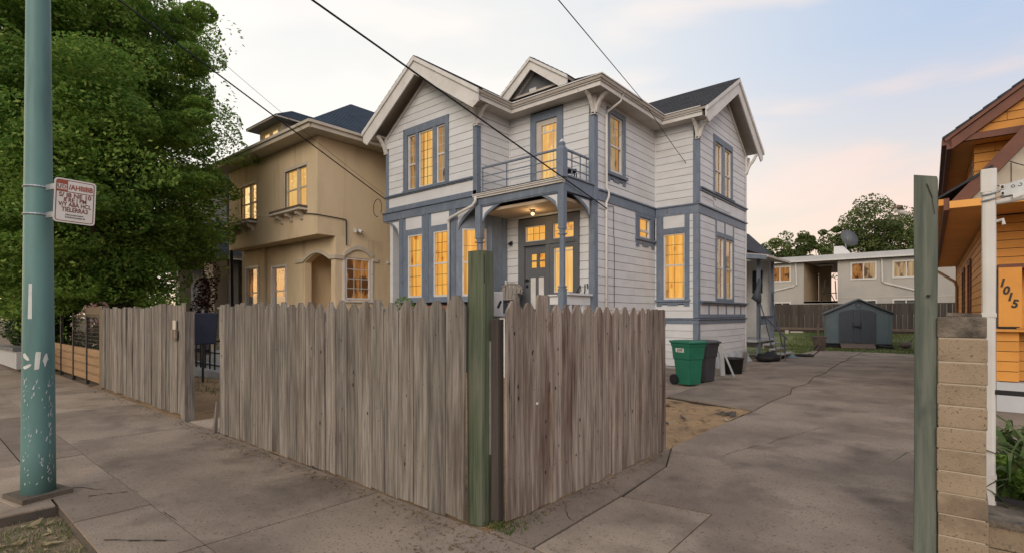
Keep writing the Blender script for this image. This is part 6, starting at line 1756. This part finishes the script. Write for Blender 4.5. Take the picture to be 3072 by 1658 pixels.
tx.v = [(LBX - .0095 + .09 * (y) + .0045 + z, x - .0, .85 + y) for x, y, z in tx.v]
obj('lettering', tx, 'signblack', lb)
wheelie('wheeled_bin', 'charcoal grey wheeled bin standing behind the green one', -4.93, 13.25, R(-100), 'bin_grey', 1.06, .52, .60)

wb = thing('arched_board', 'pale board with an arched cut out leaning by the charcoal bin', 'board', (-5.15, 14.6, 0), R(62), local=True)
n = 10
prof = [(-.42, 0), (-.30, 0)] + [(-.02 - .26 * math.cos(math.pi * k / n), .48 + .30 * math.sin(math.pi * k / n)) for k in range(n + 1)] + [(.28, 0), (.42, 0), (.36, .75), (.10, 1.12), (-.42, 1.12)]
obj('panel', MB().prism(Face((0, 0, 0), (1, 0, 0), (0, -1, -.0)), prof, -.02, .02), 'board', wb)
obj('brace', MB().bar((.36, 0, .7), (.42, -.35, 0), .03, .04), 'board', wb)
sc_ = thing('white_tub', 'white rounded plastic tub on a low box inside the arched board', 'tub', (-5.45, 14.55, 0), R(60), local=True)
obj('body', MB().lathe((0, .15, .18), [(.22, 0), (.25, .1), (.25, .34), (.18, .50), (.05, .56)], 20), 'pvc', sc_, smooth=True)
obj('base', MB().box(-.3, .3, -.15, .45, 0, .17), 'greypost', sc_)
bk = thing('black_bucket', 'black plastic bucket standing on the concrete by the house wing', 'bucket', (-4.93, 15.6, 0), local=True)
obj('body', MB().lathe((0, 0, 0), [(.20, 0), (.235, .02), (.28, .42), (.30, .425), (.30, .46), (.275, .462), (.25, .44), (.22, .05)], 24), 'blackplastic', bk, smooth=True)
lb_ = thing('leaning_plank', 'short pale grey board leaning beside the black bucket', 'board', (-4.9, 16.2, 0), R(70), local=True)
obj('plank', MB().hexa([(-.10, .0, 0), (.22, .0, 0), (.22, .03, 0), (-.10, .03, 0), (-.15, -.22, .62), (.05, -.22, .62), (.05, -.19, .62), (-.15, -.19, .62)]), 'steel', lb_)
ts = thing('plastic_sheet', 'crumpled translucent plastic sheet against the foot of the house wing', 'sheet', (-5.95, 18.6, 0))
tsm = sheet('sheet', 0, 1, 0, 1, 0, 'board', 24, 10, .0, 1, k=None)
bpy.data.objects.remove(tsm)
mb = MB(); nx_, nz_ = 28, 8
for j in range(nz_ + 1):
    for i in range(nx_ + 1):
        yv = 16.9 + 3.7 * i / nx_; zv = .42 * j / nz_
        mb.v.append((-6.05 + .22 * (1 - j / nz_) + .07 * mnoise.noise((yv * 3, zv * 5, 2)), yv, zv - .02 + .05 * mnoise.noise((yv * 2, zv * 3, 9))))
for j in range(nz_):
    for i in range(nx_):
        a = j * (nx_ + 1) + i; mb.f.append((a, a + 1, a + nx_ + 2, a + nx_ + 1))
obj('sheet', mb, 'board', ts, smooth=True)
hs_ = thing('garden_hose', 'coiled dark garden hose on the concrete beside the back porch', 'hose', (-4.9, 23.6, 0))
hp = []
for k in range(60):
    t = k / 59; a = t * 6.283 * 3.2; r_ = .30 + .04 * math.sin(a * 1.3)
    hp.append((-4.75 + r_ * math.cos(a), 23.8 + r_ * math.sin(a), .03 + .02 * (k // 19)))
obj('coil', MB().tube(hp, .022, 6), 'cable', hs_)
obj('end', MB().tube([(-4.45, 23.8, .05), (-4.2, 23.6, .25), (-4.1, 23.6, .45), (-4.25, 23.75, .5), (-4.4, 23.8, .3)], .02, 6), 'cable', hs_)
jk = thing('black_bag', 'black crumpled bag on the ground by the back steps', 'bag', (-5.3, 20.6, 0), local=True)
bg_ = MB().lathe((0, 0, 0), [(.1, 0), (.36, .03), (.42, .12), (.33, .24), (.15, .30), (.04, .31)], 18).jitter(.10, 5, 3)
obj('body', bg_, 'rubber', jk, smooth=True)
gt_ = thing('tarp', 'grey blue folded tarp lying at the foot of the porch post', 'tarp', (-5.35, 22.9, 0), R(20), local=True)
tv = sheet
mb = MB()
for j in range(9):
    for i in range(9):
        xx, yy = -.55 + 1.1 * i / 8, -.5 + 1.0 * j / 8
        e = max(abs(xx) / .55, abs(yy) / .5)
        mb.v.append((xx, yy, .02 + .16 * max(0, 1 - e ** 3) * (.7 + .6 * mnoise.noise((xx * 3, yy * 3, 4)))))
for j in range(8):
    for i in range(8): a = j * 9 + i; mb.f.append((a, a + 1, a + 10, a + 9))
obj('cloth', mb, 'shed', gt_, smooth=True)
tc_ = thing('trellis', 'rusty metal rack standing under the back steps', 'rack', (-5.2, 21.35, 0), local=True)
rk = MB()
for x in (0, .32, .62): rk.tube([(x * .6, -x * .3, 0), (x * .6, -x * .3, .66)], .014, 5)
for z in (.2, .42, .62): rk.tube([(0, 0, z), (.4, -.2, z)], .012, 5)
obj('rack', rk, 'urn', tc_)
cn = thing('dark_umbrella', 'folded dark grey garden umbrella tied up on the back porch rail', 'umbrella', (-5.75, 21.3, 1.3), local=True)
obj('cover', MB().tube([(0, 0, 1.75), (-.05, -.05, 1.3), (-.10, -.10, 1.05), (0, 0, .85)], [.05, .08, .17, .05], 8).jitter(.05, 4), 'sheddoor', cn, smooth=True)
obj('pole', MB().tube([(0, 0, -1.3), (0, 0, 1.7)], .018, 6), 'greypost', cn)
obj('strut', MB().tube([(0, 0, .9), (.10, -.25, .2), (.08, -.3, -.5)], .02, 5).tube([(0, 0, .9), (.1, .25, .3), (.3, .5, -.9)], .02, 5), 'sheddoor', cn)

# ------------------------------------------------------------------ shed, urn and ball on the lawn
sh = thing('garden_shed', 'blue grey plastic shed with dark double doors at the end of the driveway', 'shed', (-3.86, 31.75, 0), R(13), local=True)
SFc = FY(0.0)
hw = 1.42
body = [(-hw + .06, .22), (hw - .06, .22), (hw, 1.72), (0, 2.42), (-hw, 1.72)]
dpoly = [(-.86, .24), (.74, .24), (.74, 1.78), (.55, 1.88), (.25, 1.95), (-.06, 1.97), (-.35, 1.95), (-.66, 1.88), (-.86, 1.78)]
obj('walls', MB().prism(SFc, body, -2.2, -.0), 'shed', sh)
obj('floor_rail', MB().box(-hw - .06, -.70, -.12, 2.1, .0, .12).box(.58, hw + .02, -.12, 2.1, .0, .12).box(-hw, hw, .05, 2.1, .121, .219), 'rubber', sh)
for a, b, s_ in ((-.86, -.235, 0), (-.235, .08, 1), (.08, .74, 2)):
    pts_ = [(u, z) for u, z in dpoly if a - 1e-6 <= u <= b + 1e-6]
    def ztop(u):
        arc = [(-.86, 1.78), (-.66, 1.88), (-.35, 1.95), (-.06, 1.97), (.25, 1.95), (.55, 1.88), (.74, 1.78)]
        for (p, zp), (q_, zq) in zip(arc[:-1], arc[1:]):
            if p <= u <= q_: return zp + (zq - zp) * (u - p) / (q_ - p)
        return 1.78
    aa, bb = a + .006, b - .006
    top = [(u, z) for u, z in dpoly[2:] if aa < u < bb]
    poly = [(aa, .26), (bb, .26), (bb, ztop(bb))] + sorted(top, key=lambda p: -p[0]) + [(aa, ztop(aa))]
    obj('door', MB().prism(SFc, poly, .001, .04), 'sheddoor', sh)
obj('latch', MB().fb(SFc, -.20, .05, 1.06, 1.12, .041, .08).fb(SFc, -.03, .02, .98, 1.06, .041, .07).fb(SFc, .085, .11, .95, 1.3, .041, .07).fb(SFc, -.25, -.23, .95, 1.3, .041, .07), 'rubber', sh)
for s_ in (-1, 1):
    obj('roof_panel', MB().hexa([(0, -.16, 2.44), (s_ * (hw + .1), -.16, 1.70), (s_ * (hw + .1), 2.35, 1.70), (0, 2.35, 2.44), (0, -.16, 2.51), (s_ * (hw + .1), -.16, 1.77), (s_ * (hw + .1), 2.35, 1.77), (0, 2.35, 2.51)]), 'sheddoor', sh)
    obj('corner_rib', MB().hexa([(s_ * (hw - .17), -.02, .22), (s_ * (hw - .05), -.02, .22), (s_ * (hw - .05), .01, .22), (s_ * (hw - .17), .01, .22), (s_ * (hw - .11), -.02, 1.70), (s_ * hw, -.02, 1.70), (s_ * hw, .01, 1.70), (s_ * (hw - .11), .01, 1.70)]), 'shed', sh)
vn = MB()
for k in range(20):
    t0, t1 = 6.2832 * k / 20, 6.2832 * (k + 1) / 20
    vn.hexa([SFc(r * math.cos(t), 2.18 + r * math.sin(t), o) for r, t, o in ((.10, t0, .001), (.135, t0, .001), (.135, t1, .001), (.10, t1, .001), (.10, t0, .03), (.135, t0, .03), (.135, t1, .03), (.10, t1, .03))])
obj('round_vent', vn, 'sheddoor', sh)
obj('ramp', MB().hexa([(-.80, -.62, .0), (.66, -.62, .0), (.66, -.05, .20), (-.80, -.05, .20), (-.80, -.62, .03), (.66, -.62, .03), (.66, -.05, .235), (-.80, -.05, .235)]), 'wood_plank', sh)
ur = thing('rusty_planter', 'rusty tapered planter with an upright stick on the lawn edge left of the shed', 'planter', (-4.95, 28.0, 0), R(40), local=True)
pm_ = MB(); lv = [(0, .16), (.05, .17), (.62, .235), (.625, .26), (.68, .26)]
for z, hw_ in lv: pm_.v += [(-hw_, -hw_ * .8, z), (hw_, -hw_ * .8, z), (hw_, hw_ * .8, z), (-hw_, hw_ * .8, z)]
for k in range(len(lv) - 1):
    for j in range(4): pm_.f.append((k * 4 + j, k * 4 + (j + 1) % 4, k * 4 + 4 + (j + 1) % 4, k * 4 + 4 + j))
pm_.f += [(3, 2, 1, 0), (16, 17, 18, 19)]
obj('body', pm_, 'urn', ur)
obj('rim_handle', MB().tube([(-.4, 0, .64), (.3, 0, .655)], .02, 6), 'urn', ur)
obj('stick', MB().tube([(-.05, 0, .66), (-.07, 0, 1.1), (-.04, 0, 1.25)], [.05, .035, .05], 8).tube([(-.04, 0, 1.25), (-.02, 0, 1.42)], .015, 5), 'wood_plank', ur)
bl = thing('rusty_scoop', 'rusty round scoop with a long handle lying on the grass right of the shed', 'scoop', (-1.95, 31.7, 0), R(20), local=True)
obj('bowl', MB().lathe((0, 0, .05), [(.05, 0), (.2, .05), (.26, .18), (.2, .30), (.06, .33)], 14), 'urn', bl, smooth=True)
obj('handle', MB().tube([(.15, 0, .25), (.45, .1, .75)], .02, 6).tube([(-.2, 0, .12), (-1.0, -.3, .18), (-1.5, -.5, .3)], .016, 6), 'urn', bl)
st = thing('lawn_stakes', 'two pale wooden stakes in the grass before the rear fence', 'stakes', (-8.2, 36.3, .3), local=True)
obj('stake', MB().hexa([(-.05, 0, -.1), (.05, 0, -.1), (.05, .04, -.1), (-.05, .04, -.1), (-.12, 0, .42), (.1, 0, .42), (.1, .04, .42), (-.12, .04, .42)]), 'soffit', st)
obj('stake', MB().box(.2, .9, 0, .05, .28, .36), 'soffit', st)

# ------------------------------------------------------------------ porch furniture
ch = thing('garden_armchair', 'grey brown slatted plastic garden armchair on the porch beside the front door', 'chair', (-9.98, 11.55, PZ - .01), R(24), local=True)
for k in range(5):
    u = -.22 + .11 * k; top = .86 - 1.3 * u * u
    obj('back_slat', MB().hexa([(u * .85 - .045, .18, .36), (u * .85 + .045, .18, .36), (u * .85 + .045, .21, .36), (u * .85 - .045, .21, .36), (u * 1.15 - .05, .40, top), (u * 1.15 + .05, .40, top), (u * 1.15 + .05, .43, top), (u * 1.15 - .05, .43, top)]), 'greyplastic', ch, bevel=.008)
obj('back_rim', MB().tube([(-.25, .20, .36), (-.335, .36, .66), (-.29, .40, .78), (-.16, .43, .86), (0, .44, .885), (.16, .43, .86), (.29, .40, .78), (.335, .36, .66), (.25, .20, .36)], .032, 8), 'greyplastic', ch, smooth=True)
obj('seat', MB().hexa([(-.27, -.34, .38), (.27, -.34, .38), (.25, .2, .33), (-.25, .2, .33), (-.27, -.34, .41), (.27, -.34, .41), (.25, .2, .36), (-.25, .2, .36)]), 'greyplastic', ch)
for s_ in (-1, 1):
    obj('arm', MB().box(s_ * .33 - .06, s_ * .33 + .06, -.38, .30, .55, .58), 'greyplastic', ch)
    obj('leg', MB().box(s_ * .31 - .03, s_ * .31 + .03, -.36, -.28, 0, .549), 'greyplastic', ch)
    obj('leg', MB().box(s_ * .28 - .03, s_ * .28 + .03, .12, .2, 0, .549), 'greyplastic', ch)
bc = thing('balcony_chair', 'dark folding chair seen through the balcony railing at the house corner', 'chair', (-8.0, 11.75, 5.12), R(130), local=True)
obj('seat', MB().box(-.2, .2, -.2, .2, .40, .43), 'rubber', bc)
obj('backrest', MB().hexa([(-.2, .2, .43), (.2, .2, .43), (.2, .23, .43), (-.2, .23, .43), (-.2, .28, .72), (.2, .28, .72), (.2, .31, .72), (-.2, .31, .72)]), 'rubber', bc)
for sx in (-1, 1):
    for sy in (-1, 1): obj('leg', MB().tube([(.18 * sx, .18 * sy, .41), (.2 * sx, .22 * sy, 0)], .015, 6), 'rubber', bc)
lk = thing('porch_tool', 'small black wire tool hanging on the porch wall above the white rail', 'tool', (-7.72, 12.2, 2.26))
obj('frame', MB().tube([(-7.78, 12.2, 2.27), (-7.76, 12.2, 2.34), (-7.76, 12.2, 2.52), (-7.68, 12.2, 2.53), (-7.67, 12.2, 2.40)], .014, 6).tube([(-8.05, 12.15, 2.25), (-7.9, 12.2, 2.50)], .010, 5).tube([(-8.02, 12.1, 2.25), (-7.86, 12.15, 2.34), (-7.9, 12.18, 2.5)], .010, 5), 'rubber', lk)
mbx = thing('white_post_box', 'white metal letter box with a black grip behind the green post', 'letter box', (-3.16, 3.48, 1.6))
obj('body', MB().box(-3.21, -3.11, 3.42, 3.54, 1.68, 1.90), 'pvc', mbx, bevel=.008)
obj('grip', MB().bar((-3.105, 3.46, 1.76), (-3.105, 3.50, 1.82), .012, .016), 'blackplastic', mbx)
obj('mount', MB().box(-3.19, -3.13, 3.45, 3.51, .02, 1.679), 'steel', mbx)

# low wall by the left shrubs
lw_ = thing('grey_wall', 'low pale grey concrete wall in front of the dark shrubs at far left', 'wall', (-22.5, 2.6, 0))
obj('wall', MB().hexa([(-27, 2.3, .02), (-20.9, 2.3, .10), (-20.9, 2.6, .10), (-27, 2.6, .02), (-27, 2.3, .48), (-20.9, 2.3, .62), (-20.9, 2.6, .62), (-27, 2.6, .48)]), 'board', lw_)
obj('cap', MB().hexa([(-27, 2.22, .50), (-20.9, 2.22, .63), (-20.9, 2.68, .63), (-27, 2.68, .50), (-27, 2.22, .58), (-20.9, 2.22, .74), (-20.9, 2.68, .74), (-27, 2.68, .58)]), 'dkwall', lw_)

# ------------------------------------------------------------------ bird
bd_ = thing('flying_bird', 'brown and white bird flying in the pink sky beside the tall post', 'bird', (-3.2, 47.1, 9.1), R(40), local=True)
bod = MB().tube([(.62, 0, -.22), (.42, 0, -.12), (.20, .0, -.02), (-.08, 0, .04), (-.30, 0, .10), (-.42, 0, .10), (-.50, 0, .07)], [.04, .10, .15, .17, .12, .085, .02], 10)
obj('body', bod, mat('white feathers', (.55, .52, .46), (.42, .38, .32), scale=6, rough=.9), bd_, smooth=True)
obj('wing', MB().hexa([(-.25, -.05, .10), (.22, -.05, .06), (.20, -.08, .10), (-.22, -.08, .14), (-.62, -.5, .36), (-.28, -.62, .30), (-.28, -.63, .33), (-.60, -.52, .38)]).hexa([(-.62, -.5, .36), (-.28, -.62, .30), (-.28, -.63, .33), (-.60, -.52, .38), (-.85, -.8, .10), (-.72, -.95, .12), (-.72, -.96, .14), (-.84, -.82, .12)]), mat('brown feathers', (.09, .06, .04), (.16, .11, .07), scale=9, rough=.9), bd_)
obj('wing', MB().hexa([(-.25, .05, .10), (.22, .05, .06), (.20, .08, .10), (-.22, .08, .14), (-.20, .5, .56), (.12, .55, .46), (.12, .56, .49), (-.18, .52, .58)]).hexa([(-.20, .5, .56), (.12, .55, .46), (.12, .56, .49), (-.18, .52, .58), (.18, .9, .44), (.30, .88, .36), (.30, .89, .38), (.19, .91, .46)]), bd_.children[1].data.materials[0], bd_)
obj('beak', MB().tube([(-.49, 0, .07), (-.60, 0, .04)], [.02, .004], 6), 'gatewood', bd_)
# ------------------------------------------------------------------ trees and shrubs
K['leaf'] = leaf_mat('street tree leaves', (.10, .20, .034), (.175, .30, .05), (.33, .43, .10), 0.8, .5)
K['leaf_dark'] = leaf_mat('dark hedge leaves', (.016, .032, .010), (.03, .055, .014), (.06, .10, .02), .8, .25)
K['leaf_far'] = leaf_mat('far tree leaves', (.065, .105, .03), (.105, .15, .04), (.19, .20, .07), .5, .3)
K['leaf_red'] = leaf_mat('maroon leaves', (.05, .016, .014), (.075, .022, .018), (.11, .035, .02), 1, .25)
K['pink'] = leaf_mat('pink blossom', (.50, .28, .28), (.55, .36, .34), (.62, .46, .42), 1, .3)

def limb(mb, a, b, r0, r1, n=7, wob=.25, seed=0):
    a, b = Vector(a), Vector(b); r = random.Random(seed); pts_, rr = [], []
    L = (b - a).length
    for k in range(n + 1):
        t = k / n; p = a.lerp(b, t); w = wob * math.sin(math.pi * t) * L * .12
        pts_.append(p + Vector((r.uniform(-w, w), r.uniform(-w, w), L * .06 * math.sin(math.pi * t)))); rr.append(r0 + (r1 - r0) * t)
    mb.tube(pts_, rr, 8); return pts_

tr = thing('street_tree', 'huge leafy green tree filling the left side behind the teal pole', 'tree', (-20.2, 4.6, 0))
tb = MB(); base = Vector((-20.2, 4.6, -.1)); tk = []
pts_ = [base, base + Vector((.05, 0, 1)), base + Vector((.2, .1, 2.4)), base + Vector((.45, .1, 3.6)), base + Vector((.5, .15, 5.0)), base + Vector((.3, .2, 7.0)), base + Vector((.2, .2, 9.5))]
tb.tube(pts_, [.36, .29, .25, .22, .17, .12, .06], 12)
r = random.Random(5)
CEN = Vector((-20.95, 4.1, 7.2)); RAD = Vector((5.0, 4.2, 6.0))
def tree_edge(z):
    t = [(2, -12.0), (3, -11.7), (4.2, -11.0), (5, -10.6), (6.2, -10.45), (8, -10.4), (10.5, -10.7), (14, -11.1)]
    for (a, p), (b, q) in zip(t[:-1], t[1:]):
        if a <= z <= b: return p + (q - p) * (z - a) / (b - a)
    return -11.6
boughs = []
tries = 0
while len(boughs) < 560 and tries < 16000:
    tries += 1
    v = Vector((r.gauss(0, 1), r.gauss(0, 1), r.gauss(0, 1))).normalized() * (r.random() ** .42)
    c = CEN + Vector((v.x * RAD.x, v.y * RAD.y, v.z * RAD.z))
    if c.z < 2.3: continue
    k = 1.0 + .16 * mnoise.noise((v.x * 2.2, v.y * 2.2, v.z * 2.2))
    c = CEN + (c - CEN) * k
    if c.y > 8.0 or c.x * .762 + c.y * .648 > tree_edge(c.z): continue
    if c.z > 5 and mnoise.noise((c.x * .7 + 3, c.y * .7, c.z * .7)) < -.20: continue
    if any((c - b[0]).length < .40 for b in boughs): continue
    boughs.append((c, (r.uniform(.5, 1.15), r.uniform(.5, 1.15), r.uniform(.22, .48)), r.randint(420, 820)))
# ragged sprays along the right edge and the low left side
for c, rr in (((-18.1, 5.7, 5.6), .5), ((-17.8, 5.9, 6.9), .42), ((-18.8, 5.2, 4.6), .5), ((-17.7, 5.9, 7.9), .42), ((-18.2, 6.1, 9.4), .5), ((-18.6, 6.0, 10.8), .5), ((-23.5, 3.2, 3.2), .9), ((-24.5, 3.0, 4.4), .9), ((-23.0, 3.0, 2.2), .8), ((-25.4, 2.6, 3.2), .9), ((-25.2, 2.8, 5.6), .9), ((-26.0, 2.8, 4.6), .9), ((-24.6, 2.6, 2.2), .8)):
    for _ in range(3):
        boughs.append((Vector(c) + Vector((r.gauss(0, .3), r.gauss(0, .3), r.gauss(0, .3))), (rr * .8, rr * .8, rr * .4), 700))
# thin ragged twigs beyond the clumps, and the low skirt over the fences
for _ in range(150):
    b0 = boughs[r.randrange(0, min(len(boughs), 520))][0]
    v = (b0 - CEN).normalized()
    boughs.append((b0 + v * r.uniform(.2, .65) + Vector((r.gauss(0, .2), r.gauss(0, .2), r.gauss(0, .15))), (.85, .85, .55), 85))
for _ in range(64):
    boughs.append((Vector((r.uniform(-23.6, -18.9), r.uniform(3.7, 5.6), r.uniform(2.1, 4.4))), (.75, .6, .42), 520))
for k in range(46):
    b = boughs[k * 11 % len(boughs)][0]
    a = pts_[2 + k % 4]
    if b.z < a.z - .6: a = pts_[2]
    limb(tb, a, b, .07 + .04 * (k % 4 == 0), .012, seed=k)
obj('trunk', tb, 'stem', tr, smooth=True)
leaves('crown', [(tuple(c), rd, n) for c, rd, n in boughs], K['leaf'], tr, size=.128, width=.48, upbias=.12, seed=2, droop=.18)

def small_tree(name, label, x, y, z0, h, w, n, m, size, seed, grp=None, holes=.0, trunk=.12):
    t = thing(name, label, 'tree', (x, y, z0), group=grp)
    r = random.Random(seed); tb = MB(); top = Vector((x, y, z0 + h))
    tb.tube([(x, y, z0 - .2), (x + r.uniform(-.2, .2), y, z0 + h * .35), (x + r.uniform(-.3, .3), y, z0 + h * .7), (x, y, z0 + h * .92)], [trunk, trunk * .8, trunk * .5, .03], 8)
    bs = []
    nb = max(14, int(n / 190))
    for k in range(nb):
        v = Vector((r.gauss(0, 1), r.gauss(0, 1), r.gauss(0, 1))).normalized() * (r.random() ** .5)
        taper = 1 - .5 * max(0, v.z)
        c = Vector((x + v.x * w * 1.15 * taper, y + v.y * w * taper, z0 + h - 2.3 * w * .62 + v.z * w * 1.42))
        rr = r.uniform(.16, .36) * w
        bs.append((tuple(c), (rr * 1.25, rr * 1.25, rr * .8), int(n / nb * r.uniform(.5, 1.5))))
        if k < 12: limb(tb, (x, y, z0 + h * r.uniform(.3, .7)), c, trunk * .3, .015, seed=seed + k)
    obj('trunk', tb, 'stem', t)
    leaves('crown', bs, m, t, size=size, width=.6, seed=seed)
    return t
g_ = 'trees behind the apartment block'
FT = [(-14.3, 53.5, 8.5, 1.5, 'small dark tree just right of the back porch roof'), (-12.6, 54.7, 9.3, 1.45, 'round topped small tree, second right of the back porch'), (-11.3, 55.7, 9.6, 1.25, 'narrow tree standing clear against the sky over the apartment roof'),
      (-9.7, 57, 9.5, 1.4, 'thin sparse tree left of the white roof upstand'), (-8.3, 58.5, 10.6, 1.5, 'tall slim tree right behind the white roof upstand'), (-6.0, 60, 13.0, 3.0, 'tallest broad tree above the flat apartment roof'),
      (-4.1, 61.8, 11.4, 2.6, 'dense bushy tree right of the tallest one'), (-2.2, 62.5, 10.6, 2.3, 'bushy tree half hidden by the tall grey green post'), (-.3, 64, 10.0, 2.4, 'low tree between the grey green post and the orange eave')]
for k, (x, y, h, w, lb) in enumerate(FT):
    small_tree('far_tree', lb, x, y, 0, h, w, [3500, 4200, 3000, 2200, 4200, 14000, 11000, 8000, 6500][k], K['leaf_far'], .24, 40 + k, g_, trunk=.16)
# shrubs
def shrub(name, label, x, y, z0, rx, rz, n, m, size, seed, cat='shrub', ry=None):
    t = thing(name, label, cat, (x, y, z0)); r = random.Random(seed)
    tb = MB(); bs = []; ry = ry or rx
    for k in range(max(6, n // 350)):
        v = Vector((r.gauss(0, 1), r.gauss(0, 1), r.gauss(0, 1))).normalized() * r.random() ** .45
        c = (x + v.x * rx, y + v.y * ry, z0 + rz + v.z * rz * .85)
        bs.append((c, (rx * .36, ry * .36, rz * .3), n // max(6, n // 350)))
        if k < 9: limb(tb, (x, y, z0), c, .03, .008, 4, seed=seed + k)
    obj('stems', tb, 'stem', t)
    leaves('foliage', bs, m, t, size=size, width=.55, seed=seed)
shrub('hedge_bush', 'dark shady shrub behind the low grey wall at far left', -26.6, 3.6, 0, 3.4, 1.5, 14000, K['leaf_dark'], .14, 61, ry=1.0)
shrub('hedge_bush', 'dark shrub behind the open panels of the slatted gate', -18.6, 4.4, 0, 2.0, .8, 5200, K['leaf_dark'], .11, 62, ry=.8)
shrub('maroon_shrub', 'maroon leaved shrub before the dark mansard house', -22.0, 7.6, .6, .7, 1.6, 2200, K['leaf_red'], .10, 63)
shrub('porch_bush', 'green bush below the bay windows of the white house', -11.9, 9.6, .2, .75, .95, 5200, K['leaf'], .085, 64)
shrub('pink_blossom_bush', 'bush with pale pink blossom under the big tree beside the teal pole', -18.3, 3.7, 1.2, .9, .5, 420, K['pink'], .09, 65, ry=.4)
shrub('breezeway_plant', 'low green plants along the top of the rear fence', -7.9, 37.7, 1.6, 1.5, .42, 1500, K['leaf_far'], .13, 66, ry=.4)
shrub('fern_bush', 'feathery green fern low in the bed beside the block pillar', .42, 5.75, .1, .22, .25, 1500, K['leaf'], .05, 67)
shrub('gap_plant', 'pale spiky plant in the gap beside the picket fence', -10.2, 4.4, .9, .5, .3, 260, K['straw'], .22, 68)

for o in bpy.data.objects:
    if '_org' in o: del o['_org']
